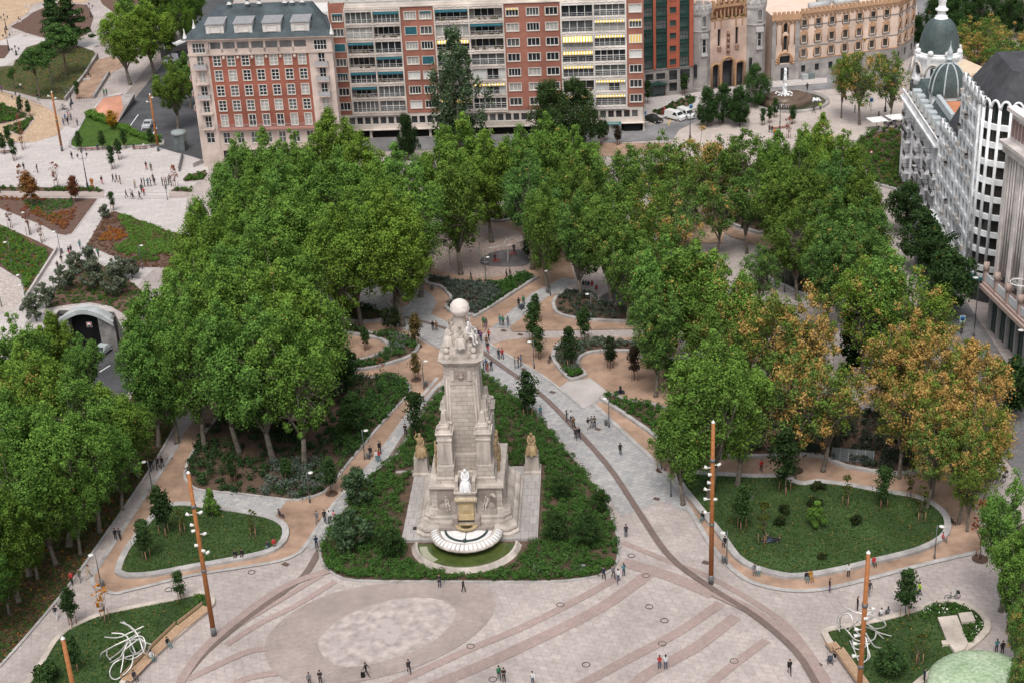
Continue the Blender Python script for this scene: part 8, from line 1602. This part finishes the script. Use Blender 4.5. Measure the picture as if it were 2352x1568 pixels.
# ---------------------------------------------------------------- lift tower, walls, playground
p = at(416, 345); e = empty('lift_tower', (p.x, p.y, 0), -.1, 'grey glass lift tower with a rounded roof beside the brick building', 'lift tower')
b = MB(); b.box(-1.15, 1.15, -1.1, 1.1, 0, 3.6); b.build('glass_shaft', mat('lift_glass', (0.13, 0.16, 0.16), (0.07, 0.09, 0.09), 1, rough=.15), e); b = MB(); b.lathe([(1.55, 3.6), (1.6, 3.75), (1.5, 4.1), (.001, 4.3)], 0, 0, 20); b.build('roof', mat('lift_roof', (0.28, 0.32, 0.32)), e)
for x in (-1.15, 1.1, -.1): b = MB(); b.box(x, x + .1, -1.16, -1.08, 0, 3.6); b.build('frame', M_GREYM, e)
p, q = at(424, 372), at(405, 440)
for (a, c_, h, w, lb, m) in [((196, 176), (150, 233), .9, .5, 'rough stone wall left of the garden ramp', GRST), ((251, 172), (216, 228), .9, .5, 'rough stone wall right of the garden ramp', GRST), ((224, 130), (196, 176), .9, .5, 'upper part of the rough garden wall', GRST), ((420, 360), (412, 395), 1.0, .25, 'glass sided ramp wall below the lift tower', M_GREYM), ((445, 385), (520, 352), .9, .25, 'grey wall by the subway stairs', M_GRAN), ((132, 575), (45, 712), .7, .35, 'low grass topped wall along the pale path', M_PALE)]:
    A_, B_ = at(*a), at(*c_); L = (B_ - A_).length; b = MB(); b.box(0, L, -w / 2, w / 2, 0, h); tag(b.build('wall', m, None, A_, math.atan2(B_.y - A_.y, B_.x - A_.x)), lb, 'wall')
b = MB(); T = [at(x, y, z) for x, y, z in ((212, 262, .1), (268, 286, .1), (283, 248, 1.6), (278, 219, 2.4), (236, 226, 2.4))]; b.add([tuple(v) for v in T], [(0, 1, 2, 3, 4)], 0, False); tag(b.build('brick_slope', mat('salmon_brick', (0.50, 0.25, 0.17), (0.42, 0.20, 0.135), .5, sc2=.2, detail=9)), 'sloping salmon brick embankment of the underpass', 'embankment')
for pa, pb in (((205, 263), (238, 225)), ((238, 225), (279, 217))):
    A_, B_ = at(pa[0], pa[1], .1), at(pb[0], pb[1], 2.4); b = MB(); b.tube([A_, B_], .35, 4); tag(b.build('coping', M_PALE), 'pale coping along the %s edge of the brick embankment' % ('left' if pa[0] < 210 else 'top'), 'coping', 'pale copings of the embankment')
b = MB(); T = [at(*v) for v in ((268, 286, .1), (283, 248, 1.6), (278, 219, 2.4), (310, 215, 2.4), (309, 230, .1))]; b.add([tuple(v) for v in T], [(0, 1, 2, 3), (0, 3, 4)], 0, False); tag(b.build('grey_embankment', GRST), 'grey stone embankment between the brick slope and the road', 'embankment')
b = MB(); A_, B_ = at(0, 217), at(98, 249); railing(b, 0, (B_ - A_).length, -.01, .01, 0, 1.0, 0, .5); tag(b.build('railing', M_IRON, None, A_, math.atan2(B_.y - A_.y, B_.x - A_.x)), 'black iron railing beside the sand corner', 'railing')
b = MB(); A_, B_ = at(183, 235), at(214, 233); railing(b, 0, (B_ - A_).length, -.01, .01, 0, 1.0, 0, .5); tag(b.build('railing', M_IRON, None, A_, math.atan2(B_.y - A_.y, B_.x - A_.x)), 'short black railing at the foot of the garden ramp', 'railing')
p = at(1160, 604); e = empty('swing_frame', (p.x, p.y, 0), .1, 'steel tube frame with two red swings in the playground', 'swing')
def tt(n_, pts, m, r=.09): b = MB(); b.tube(smooth_line(pts, 4), r, 7); b.build(n_, m, e)
S0 = lambda x, y, z: (lambda v: (v.x - p.x, v.y - p.y, z))(at(x, y, z))
tt('tube', [S0(1120, 570, 3.2), S0(1155, 563, 3.3), S0(1164, 552, 3.6), S0(1195, 548, 3.6), S0(1205, 553, 3.4), S0(1190, 560, 3.4), S0(1163, 565, 3.2), S0(1166, 575, 2.4), S0(1166, 606, 0)], M_STEEL)
for x, y in ((1109, 601), (1215, 594), (1210, 575)): tt('post', [S0(x, y, 0), S0(x, y, 1.5), S0(x if x < 1200 else 1205, y, 3.3)], M_STEEL, .07)
for x, y in ((1181, 583), (1140, 597)):
    b = MB(); c_ = S0(x, y, .6); b.tube([(c_[0] + .55 * math.cos(a), c_[1] + .55 * math.sin(a), .6) for a in np.linspace(0, 2 * PI, 17)[:-1]], .07, 6, closed=True)
    for a in (0, 2, 4): b.tube([(c_[0] + .5 * math.cos(a), c_[1] + .5 * math.sin(a), .6), (c_[0], c_[1], 3.3)], .015, 4)
    b.build('swing_seat', mat('swing_red', (0.4, 0.05, 0.05)), e)
for i, pts in enumerate([[(1112, 515, 0), (1112, 500, 2), (1130, 493, 2.2), (1134, 510, 0)], [(1035, 610, 0), (1030, 570, 3), (1050, 562, 3.2), (1090, 560, 3), (1100, 590, 0)], [(1158, 470, 0), (1158, 452, 2.4), (1178, 450, 2.4), (1178, 468, 0)]]):
    P = [at(x, y, 0 if z == 0 else z) for x, y, z in pts]; P[1] = Vector((P[0].x, P[0].y, pts[1][2])); P[-2] = Vector((P[-1].x, P[-1].y, pts[-2][2])); b = MB(); b.tube(smooth_line([tuple(v) for v in P], 4), .09, 7); tag(b.build('climbing_tube', M_STEEL), 'bent steel climbing tube %s' % ['by the oval bed', 'left of the swings', 'at the back of the playground'][i], 'climbing frame', 'steel climbing tubes')
p = at(1957, 1066); e = empty('mesh_rack', (p.x, p.y, 0.4), -.28, 'grey metal grid rack leaning over the bed wall', 'rack'); b = MB(); b.T = Matrix.Rotation(-.9, 4, 'X')
b.box(-2.6, 2.6, -.02, .02, 0, 1.7); b.build('mesh_panel', mat('grey_mesh', (0.10, 0.11, 0.11), (0.07, 0.08, 0.08), 6), e)
for k in range(6): b = MB(); b.T = Matrix.Rotation(-.9, 4, 'X'); b.box(-2.6 + 1.02 * k, -2.52 + 1.02 * k, -.08, .0, 0, 1.7); b.build('rib', M_GREYM, e)
mp_ = at(2255, 1570); b = MB(); b.lathe([(5.2 * math.cos(t), 1.7 * math.sin(t) + .02) for t in np.linspace(0, PI / 2 - .01, 12)], 0, 0, 40, wob=lambda a, z: 1 + .05 * math.sin(a * 2 + 1)); tag(b.build('play_mound', mat('green_rubber_mound', (0.42, 0.50, 0.36), (0.24, 0.34, 0.20), .5, sc2=3, detail=10), None, mp_), 'pale green rubber mound cut by the lower right corner', 'mound')
for x, y, w in [(1587, 275, 'before the church'), (1481, 290, 'at the corner of the balconied block'), (2207, 772, 'beside the person near the white corner'), (2000, 260, 'green one by the terrace')]:
    p = at(x, y); e = empty('traffic_sign', (p.x, p.y, 0), 0, 'round blue traffic sign on a post %s' % w, 'sign', 'blue traffic signs'); b = MB(); b.tube([(0, 0, 0), (0, 0, 3.2)], .035, 6); b.build('post', M_GREYM, e); b = MB(); b.box(-.4, .4, -.05, -.03, 2.3, 3.3); b.build('plate', mat('pale_blue_plate', (0.35, 0.5, 0.58)), e); b = MB(); b.tube([(0, -.09, 2.85), (0, -.05, 2.85)], .32, 18); b.build('disc', mat('sign_blue', (0.03, 0.12, 0.3)), e)
p = at(2000, 378); e = empty('no_entry_sign', (p.x, p.y, 0), 0, 'small red rimmed round sign on the green terrace', 'sign'); b = MB(); b.tube([(0, 0, 0), (0, 0, 2.4)], .03, 6); b.build('post', M_GREYM, e); b = MB(); b.tube([(0, -.06, 2.4), (0, -.03, 2.4)], .3, 16); b.build('rim', mat('sign_red', (0.55, 0.03, 0.03)), e); b = MB(); b.tube([(0, -.09, 2.4), (0, -.05, 2.4)], .2, 16); b.build('disc', M_WHITE, e)
p = at(385, 460); e = empty('traffic_light', (p.x, p.y, 0), 0, 'thin signal post at the end of the zebra crossing', 'signal'); b = MB(); b.tube([(0, 0, 0), (0, 0, 2.9)], .06, 6); b.build('post', M_GREYM, e); b = MB(); b.box(-.15, .15, -.15, .1, 2.2, 3.0); b.build('housing', M_GREYM, e)
def pram(x, y, rz, label):
    p = at(x, y); e = empty('pushchair', (p.x, p.y, 0), rz, label, 'pushchair', 'pushchairs')
    for u in (-.3, .3):
        for q in (-.25, .25): b = MB(); b.tube([(u, q - .02, .14), (u, q + .02, .14)], .14, 10); b.build('wheel', M_BLACK, e)
    b = MB(); b.box(-.35, .3, -.2, .2, .4, .65); b.lathe([(.3, .6), (.26, .85), (.1, 1.0)], -.15, 0, 8); b.build('seat', mat('pram_cloth', (0.05, 0.06, 0.08)), e); b = MB(); b.tube([(-.3, -.22, .14), (.5, -.22, 1.0), (.5, .22, 1.0), (-.3, .22, .14)], .02, 5); b.build('handle', M_GREYM, e)
pram(1200, 711, .6, 'pushchair on the path behind the globe'); pram(1906, 1521, 1.5, 'grey pushchair beside the lower right plank bench'); pram(1139, 474, 0, 'pushchair at the back of the playground')
simple('suitcase', 834, 1555, lambda b: (b.box(-.2, .2, -.12, .12, .06, .62), b.tube([(-.1, 0, .6), (-.1, 0, .95), (.1, 0, .95), (.1, 0, .6)], .015, 4)), M_BLACK, 'black wheeled suitcase pulled across the cobbled ellipse', 'suitcase')
# ---------------------------------------------------------------- people
CL = dict(black=(.02, .02, .022), dark=(.04, .04, .05), navy=(.025, .035, .07), grey=(.16, .16, .17), white=(.62, .62, .62), red=(.45, .04, .04), teal=(.07, .2, .22), green=(.03, .16, .08), brown=(.16, .08, .04), blue=(.05, .12, .3), pink=(.55, .25, .25), beige=(.42, .34, .25), jeans=(.06, .09, .15), orange=(.6, .2, .03), yellow=(.45, .75, .02), mustard=(.4, .2, .03), purple=(.15, .06, .16), olive=(.1, .1, .06))
_p = {}
def person(x, y, kind='walk', f=0, top='black', tr='dark', where='', v=None, z=0.0, s=1.0, group='people in the square'):
    v = v if v is not None else (hash((x, y)) % 3 if kind == 'walk' else hash((x, y)) % 2)
    if (kind, v) not in FIG: FIG[(kind, v)] = person_mesh(kind, v)
    mb, hb = FIG[(kind, v)]; k = (kind, v, top, tr)
    if k not in _p: _p[k] = mb.mesh('person', [MSKIN, mat('cloth_' + top, CL[top], [c * .75 for c in CL[top]], 9), mat('cloth_' + tr, CL[tr], [c * .75 for c in CL[tr]], 9), mat('shoes', (.05, .045, .04))])
    hk = ('h', kind, v); hc = ['hair_black', 'hair_brown', 'hair_dark'][(x * 7 + y) % 3 if isinstance(x, int) else 0]
    if (hk, hc) not in _p: _p[(hk, hc)] = hb.mesh('hair', mat(hc, {'hair_black': (.012, .01, .01), 'hair_brown': (.07, .035, .02), 'hair_dark': (.03, .02, .015)}[hc]))
    p = at(x, y, z); o = put('person', _p[k], None, (p.x, p.y, z + (0.06 if z == 0 else 0)), math.radians(f), sc=s * random.uniform(.98, 1.06)); put('hair', _p[(hk, hc)], o)
    vb = {'walk': 'walking', 'stand': 'standing', 'sit': 'sitting', 'lie': 'lying', 'run': 'running'}[kind]
    return tag(o, 'person in %s top, %s trousers, %s %s' % (top, tr, vb, where), 'person', group)
W_, S_, T_ = 'walk', 'stand', 'sit'
PPL = [(842, 1553, W_, 70, 'black', 'dark', 'with a suitcase at the ellipse'), (940, 1546, W_, 20, 'dark', 'black', 'at the bottom of the cobbled ellipse'), (737, 1572, S_, 0, 'black', 'dark', 'at the bottom edge'), (712, 1576, S_, 0, 'grey', 'dark', 'cut by the bottom edge'), (1147, 1561, W_, 10, 'green', 'dark', 'left of a pair at bottom centre'), (1158, 1566, S_, 0, 'black', 'black', 'right of a pair at bottom centre'), (1224, 1574, W_, 0, 'white', 'jeans', 'at the bottom edge'), (1515, 1537, S_, 180, 'red', 'jeans', 'left of a pair on the striped plaza'), (1529, 1537, S_, 180, 'white', 'jeans', 'right of a pair on the striped plaza'),
 (1010, 1349, S_, 0, 'black', 'navy', 'before the front hedge, left one'), (1065, 1360, W_, 60, 'dark', 'black', 'before the front hedge, right one'), (1387, 1331, W_, 30, 'navy', 'black', 'at the right corner of the hedge, first'), (1409, 1328, W_, 20, 'grey', 'dark', 'at the right corner of the hedge, second'), (1420, 1337, W_, 0, 'white', 'jeans', 'at the right corner of the hedge, third'), (1433, 1323, S_, 200, 'teal', 'navy', 'at the right corner of the hedge, fourth'), (1438, 1234, S_, 180, 'dark', 'navy', 'alone right of the shrub bed'), (728, 1260, S_, 200, 'navy', 'dark', 'alone left of the shrub bed'),
 (729, 1201, W_, 0, 'grey', 'grey', 'leftmost of four on the sand'), (747, 1200, W_, 0, 'black', 'black', 'second of four by the sand'), (758, 1201, W_, 10, 'white', 'dark', 'third of four by the sand'), (769, 1202, W_, 340, 'pink', 'dark', 'rightmost of four by the sand'), (852, 1052, W_, 0, 'black', 'navy', 'leftmost on the left sand walk'), (873, 1041, W_, 10, 'black', 'black', 'at the back on the left sand walk'), (866, 1061, W_, 180, 'white', 'teal', 'in the middle on the left sand walk'), (872, 1061, S_, 180, 'red', 'teal', 'with a red backpack on the left sand walk'), (932, 1001, S_, 0, 'black', 'black', 'left of the dark column tree'),
 (267, 1241, W_, 200, 'black', 'dark', 'left of a couple on the grey path'), (277, 1241, W_, 180, 'dark', 'black', 'right of a couple on the grey path'), (167, 1343, W_, 0, 'red', 'black', 'on the grey path beside the bank'), (185, 1335, W_, 0, 'olive', 'grey', 'on the grey path, middle of three'), (206, 1328, W_, 330, 'beige', 'beige', 'on the grey path, right of three'), (131, 1422, W_, 180, 'black', 'white', 'alone low on the grey path'), (350, 1080, W_, 0, 'black', 'dark', 'leftmost under the bank trees'), (364, 1077, W_, 0, 'dark', 'black', 'middle under the bank trees'), (374, 1075, W_, 0, 'black', 'dark', 'rightmost under the bank trees'),
 (1302, 969, S_, 90, 'navy', 'dark', 'leftmost on the stone path'), (1312, 971, W_, 0, 'white', 'black', 'second on the stone path'), (1318, 984, W_, 20, 'brown', 'black', 'in brown on the stone path'), (1351, 986, S_, 30, 'black', 'white', 'left of the trio by the wedge bed'), (1359, 983, S_, 0, 'grey', 'grey', 'middle of the trio by the wedge bed'), (1366, 982, S_, 340, 'olive', 'black', 'right of the trio by the wedge bed'), (1323, 1010, W_, 0, 'dark', 'black', 'left of the low pair on the stone path'), (1330, 1008, W_, 20, 'black', 'navy', 'right of the low pair on the stone path'), (1425, 1045, W_, 170, 'black', 'black', 'alone at the sand edge'), (1242, 958, S_, 20, 'teal', 'dark', 'with raised arm beside the shrub bed'),
 (1146, 825, W_, 0, 'dark', 'navy', 'beside a person with a green bag'), (1154, 825, W_, 20, 'red', 'black', 'with a bright bag on the stone path'), (1183, 846, S_, 90, 'grey', 'grey', 'left of three at the sand tip'), (1191, 845, S_, 270, 'brown', 'dark', 'middle of three at the sand tip'), (1197, 841, S_, 270, 'blue', 'dark', 'right of three at the sand tip'), (1111, 853, S_, 90, 'black', 'black', 'leftmost right of the cornice'), (1120, 855, S_, 180, 'brown', 'red', 'in rust right of the cornice'), (1117, 850, S_, 180, 'blue', 'dark', 'in blue right of the cornice'), (1129, 852, W_, 200, 'dark', 'dark', 'with a stick right of the cornice'), (1121, 810, W_, 0, 'dark', 'red', 'behind the cornice'), (1123, 782, W_, 20, 'red', 'black', 'right of the globe base'), (1118, 796, W_, 0, 'brown', 'dark', 'below the person in red'), (1149, 748, W_, 180, 'teal', 'grey', 'left of three behind the globe'), (1156, 750, W_, 180, 'green', 'black', 'middle of three behind the globe'), (1167, 751, W_, 180, 'grey', 'grey', 'right of three behind the globe'), (1111, 753, W_, 180, 'green', 'olive', 'on the sand right of the globe'), (1117, 756, W_, 180, 'olive', 'purple', 'in purple trousers right of the globe'), (995, 761, S_, 0, 'black', 'dark', 'left of a pair on the round paving path'), (1003, 761, S_, 0, 'brown', 'brown', 'right of a pair on the round paving path'), (1192, 709, S_, 200, 'black', 'black', 'left of the pushchair'), (1203, 703, S_, 180, 'green', 'black', 'behind the pushchair'), (1099, 780, W_, 0, 'dark', 'dark', 'first left of the person in red'), (1105, 785, W_, 0, 'purple', 'navy', 'second left of the person in red'),
 (1181, 583, S_, 0, 'dark', 'dark', 'behind the red round swing'), (1082, 645, W_, 90, 'black', 'black', 'by the left sand edge of the playground'), (1164, 642, W_, 90, 'black', 'black', 'left of a pair at the grey shrub bed'), (1172, 638, W_, 90, 'black', 'dark', 'right of a pair at the grey shrub bed'), (1146, 470, S_, 90, 'teal', 'navy', 'at the back of the playground'), (1407, 680, S_, 90, 'navy', 'black', 'on the dark round rubber floor'),
 (1948, 1326, S_, 0, 'white', 'black', 'with white shoes before the right lawn wall'), (1905, 1359, S_, 90, 'black', 'purple', 'alone below the right lawn'), (1996, 1365, W_, 0, 'dark', 'grey', 'behind the right mast'), (1748, 1084, W_, 0, 'red', 'black', 'as a child behind the right lawn'), (1969, 1401, S_, 90, 'black', 'black', 'behind the right tube sculpture'), (1813, 1548, W_, 0, 'black', 'black', 'alone at the dark paving curve'), (2111, 1369, W_, 90, 'yellow', 'navy', 'in a glowing vest on the paving'), (2288, 1499, S_, 180, 'teal', 'dark', 'left of a pair above the green mound'), (2301, 1504, S_, 180, 'black', 'black', 'right of a pair above the green mound'), (2122, 1568, S_, 90, 'navy', 'black', 'at the low wall by the green mound'), (2314, 1452, S_, 180, 'dark', 'black', 'left under the lower right trees'), (2320, 1450, S_, 180, 'brown', 'dark', 'right under the lower right trees'),
 (166, 367, W_, 30, 'navy', 'dark', 'alone in the middle of the pale plaza'), (56, 393, W_, 30, 'black', 'black', 'left on the pale plaza'), (87, 398, S_, 270, 'black', 'dark', 'beside a small white dog'), (235, 424, W_, 30, 'dark', 'red', 'right of the orange costume'), (261, 420, W_, 60, 'black', 'black', 'first of three below the dark tree'), (269, 420, W_, 60, 'dark', 'black', 'second of three below the dark tree'), (277, 424, S_, 90, 'brown', 'brown', 'third of three below the dark tree'), (337, 391, S_, 0, 'black', 'red', 'left of a tall couple on the plaza'), (348, 394, S_, 0, 'olive', 'black', 'right of a tall couple on the plaza'), (311, 434, S_, 0, 'beige', 'grey', 'left of the crowd by the crossing'),
 (327, 430, S_, 90, 'black', 'black', 'first from left in the crowd'), (333, 430, S_, 90, 'teal', 'navy', 'second from left in the crowd'), (341, 430, S_, 200, 'teal', 'dark', 'third from left in the crowd'), (347, 429, S_, 100, 'navy', 'navy', 'fourth from left in the crowd'), (353, 419, S_, 0, 'olive', 'olive', 'at the back of the crowd'), (356, 427, S_, 0, 'black', 'dark', 'fifth from left in the crowd'), (374, 428, S_, 90, 'black', 'dark', 'first in the right half of the crowd'), (379, 427, S_, 90, 'pink', 'brown', 'second in the right half of the crowd'), (383, 427, S_, 90, 'dark', 'navy', 'third in the right half of the crowd'), (388, 426, S_, 270, 'black', 'black', 'fourth in the right half of the crowd'), (394, 428, S_, 270, 'beige', 'black', 'fifth in the right half of the crowd'), (391, 421, S_, 0, 'grey', 'dark', 'at the far right back of the crowd'),
 (326, 444, W_, 200, 'black', 'black', 'stepping onto the crossing'), (332, 452, S_, 0, 'red', 'dark', 'with a scooter on the crossing'), (291, 456, W_, 90, 'navy', 'black', 'left on the crossing'), (302, 455, W_, 90, 'white', 'grey', 'second on the crossing'), (306, 458, W_, 90, 'olive', 'black', 'third on the crossing'), (322, 460, W_, 90, 'black', 'dark', 'right below the crossing'), (232, 498, W_, 20, 'purple', 'dark', 'on the pale path by the wedge bed'), (185, 573, W_, 30, 'teal', 'jeans', 'upper one at the path crossing'), (160, 588, W_, 0, 'black', 'red', 'left of a pair at the path crossing'), (165, 584, W_, 0, 'dark', 'dark', 'right of a pair at the path crossing'), (194, 588, W_, 20, 'black', 'teal', 'low one at the path crossing'), (227, 592, W_, 180, 'green', 'dark', 'right on the pale path'), (143, 607, W_, 180, 'black', 'beige', 'below the lamp on the pale path'), (134, 622, S_, 0, 'black', 'dark', 'behind an olive on the pale path'), (1, 446, S_, 0, 'black', 'black', 'at the left edge on the cycle lane'),
 (147, 289, W_, 0, 'grey', 'jeans', 'first of the far group of five'), (151, 280, S_, 180, 'blue', 'dark', 'second of the far group of five'), (157, 287, W_, 0, 'black', 'black', 'third of the far group of five'), (158, 276, W_, 180, 'pink', 'grey', 'fourth of the far group of five'), (164, 278, W_, 180, 'grey', 'black', 'fifth of the far group of five'), (164, 253, S_, 0, 'navy', 'black', 'beside the small stone fountain'), (88, 232, S_, 0, 'black', 'green', 'by the green garden bank'), (179, 291, S_, 0, 'grey', 'navy', 'at the corner of the triangular lawn'), (49, 207, S_, 0, 'white', 'dark', 'on the garden steps'), (5, 214, S_, 0, 'purple', 'dark', 'left at the garden railing'), (13, 80, S_, 90, 'brown', 'dark', 'by the top left lantern'),
 (1963, 261, S_, 90, 'teal', 'black', 'throwing an arm up on the square'), (1869, 261, W_, 60, 'black', 'black', 'before the oval fountain'), (1884, 255, S_, 0, 'yellow', 'dark', 'in a glowing vest by the fountain'), (1767, 306, S_, 0, 'dark', 'dark', 'left of the lantern post by the fountain'), (1773, 308, S_, 0, 'black', 'teal', 'second of the lantern post by the fountain'), (1778, 315, S_, 0, 'orange', 'black', 'in stripes below the fountain benches'), (1521, 265, S_, 0, 'black', 'red', 'left by the parked vans'), (1526, 265, S_, 0, 'red', 'grey', 'right by the parked vans'), (2018, 275, W_, 90, 'black', 'black', 'behind the cafe parasols'), (1803, 591, 'run', 90, 'teal', 'black', 'on the upper right sand walk, near'), (1793, 573, 'run', 60, 'grey', 'dark', 'on the upper right sand walk, far'), (2208, 768, S_, 180, 'brown', 'black', 'beside the blue sign near the white corner'), (240, 222, S_, 0, 'green', 'dark', 'at the top of the brick slope, left'), (246, 222, S_, 180, 'green', 'dark', 'at the top of the brick slope, right')]
for t in PPL: person(t[0], t[1], t[2], t[3], t[4], t[5], t[6])
SIT = [(642, 1190, 90, 'navy', 'dark', 'on the curved end of the left lawn wall', .02), (630, 1257, 20, 'red', 'dark', 'on the left lawn wall in red', 0), (616, 1262, 350, 'dark', 'teal', 'on the left lawn wall beside the red one', 0), (542, 1283, 0, 'black', 'black', 'left of two on the left lawn wall', 0), (557, 1281, 0, 'black', 'dark', 'right of two on the left lawn wall', 0), (386, 1485, 50, 'black', 'teal', 'on the upper plank bench at left', 0), (349, 1517, 50, 'white', 'teal', 'on the plank bench in white', 0), (309, 1562, 50, 'dark', 'dark', 'on the lowest plank bench', 0), (1264, 833, 330, 'dark', 'dark', 'on the hook bed wall, near', 0), (1277, 806, 330, 'white', 'dark', 'on the hook bed wall, far', 0), (1614, 1196, 330, 'black', 'teal', 'on the right lawn wall, topmost', 0), (1665, 1253, 330, 'black', 'black', 'on the right lawn wall, second', 0), (1733, 1316, 350, 'grey', 'grey', 'left of a pair on the right lawn wall', 0), (1741, 1318, 0, 'white', 'teal', 'right of a pair on the right lawn wall', 0), (1852, 1333, 0, 'black', 'teal', 'in black on the bottom of the lawn wall', 0), (1861, 1331, 10, 'mustard', 'mustard', 'in mustard on the bottom of the lawn wall', 0), (2006, 1299, 10, 'red', 'black', 'by the mast on the right lawn wall', 0), (2184, 1206, 80, 'black', 'black', 'at the right end of the lawn wall', 0), (2164, 1244, 60, 'red', 'grey', 'low at the right end of the lawn wall', 0), (2024, 1420, 180, 'white', 'black', 'on the beige wall in white', 0), (2039, 1417, 180, 'grey', 'navy', 'on the beige wall in grey', 0), (1917, 1519, 300, 'black', 'white', 'beside the grey pushchair', 0), (1340, 662, 180, 'dark', 'dark', 'first on the wall right of the playground', 0), (1346, 662, 180, 'grey', 'dark', 'second on the wall right of the playground', 0), (1352, 662, 180, 'navy', 'dark', 'third on the wall right of the playground', 0), (1360, 663, 180, 'red', 'dark', 'fourth on the wall right of the playground', 0), (1370, 672, 180, 'red', 'black', 'at the far right playground wall end', 0), (1137, 600, 0, 'black', 'dark', 'on the left red swing', 0), (225, 345, 0, 'navy', 'dark', 'on the left red bench', 0), (308, 343, 0, 'dark', 'black', 'left on the right red bench', 0), (331, 342, 0, 'white', 'grey', 'right on the right red bench', 0), (44, 50, 90, 'black', 'dark', 'on a white stone bench', 0), (204, 178, 90, 'black', 'dark', 'on the bench by the stone walls', 0), (1781, 664, 300, 'teal', 'dark', 'on the lavender bed wall', 0)]
for t in SIT: person(t[0], t[1], T_, t[2], t[3], t[4], t[5])
for (x, y, f, a, c, w) in [(1762, 1243, 80, 'black', 'jeans', 'first of the group on the grass'), (1773, 1238, 40, 'dark', 'black', 'second of the group on the grass'), (1781, 1242, 300, 'black', 'black', 'third of the group on the grass'), (1715, 1139, 60, 'white', 'grey', 'alone on the grass under the tree')]: person(x, y, 'lie', f, a, c, w, z=.36)
o = person(213, 433, S_, 0, 'orange', 'orange', 'in a bulky street costume by the hedge strip', s=1.18)
b = MB()
for q in (-1, 1): b.box(q * .2 - .12, q * .2 + .12, -.16, .16, 1.3, 1.52); b.box(q * .12 - .1, q * .12 + .1, -.13, .13, .1, .45)
b.box(-.2, .2, -.2, -.08, 1.05, 1.4); b.build('costume_padding', mat('costume_orange', (0.55, 0.17, 0.02), (0.1, 0.05, 0.02), 6), o)
p = at(77, 396); b = MB(); b.tube([(-.25, 0, .3), (0, 0, .33), (.22, 0, .32), (.34, 0, .45)], [.09, .11, .09, .06], 8)
for x in (-.2, .2):
    for q in (-.05, .05): b.tube([(x, q, .3), (x + .02, q, .15), (x, q, 0)], [.035, .02, .02], 5)
b.ball((.38, 0, .48), .085, 0, 8); b.tube([(.42, 0, .47), (.5, 0, .44)], [.05, .025], 6); b.tube([(-.26, 0, .34), (-.38, 0, .48)], [.025, .01], 5)
for q in (-.05, .05): b.tube([(.36, q, .53), (.35, q * 1.6, .6)], [.03, .01], 4)
tag(b.build('dog', mat('white_fur', (0.6, 0.58, 0.55), (0.5, 0.48, 0.45), 8), None, p, .2), 'small white dog on the pale plaza', 'dog')
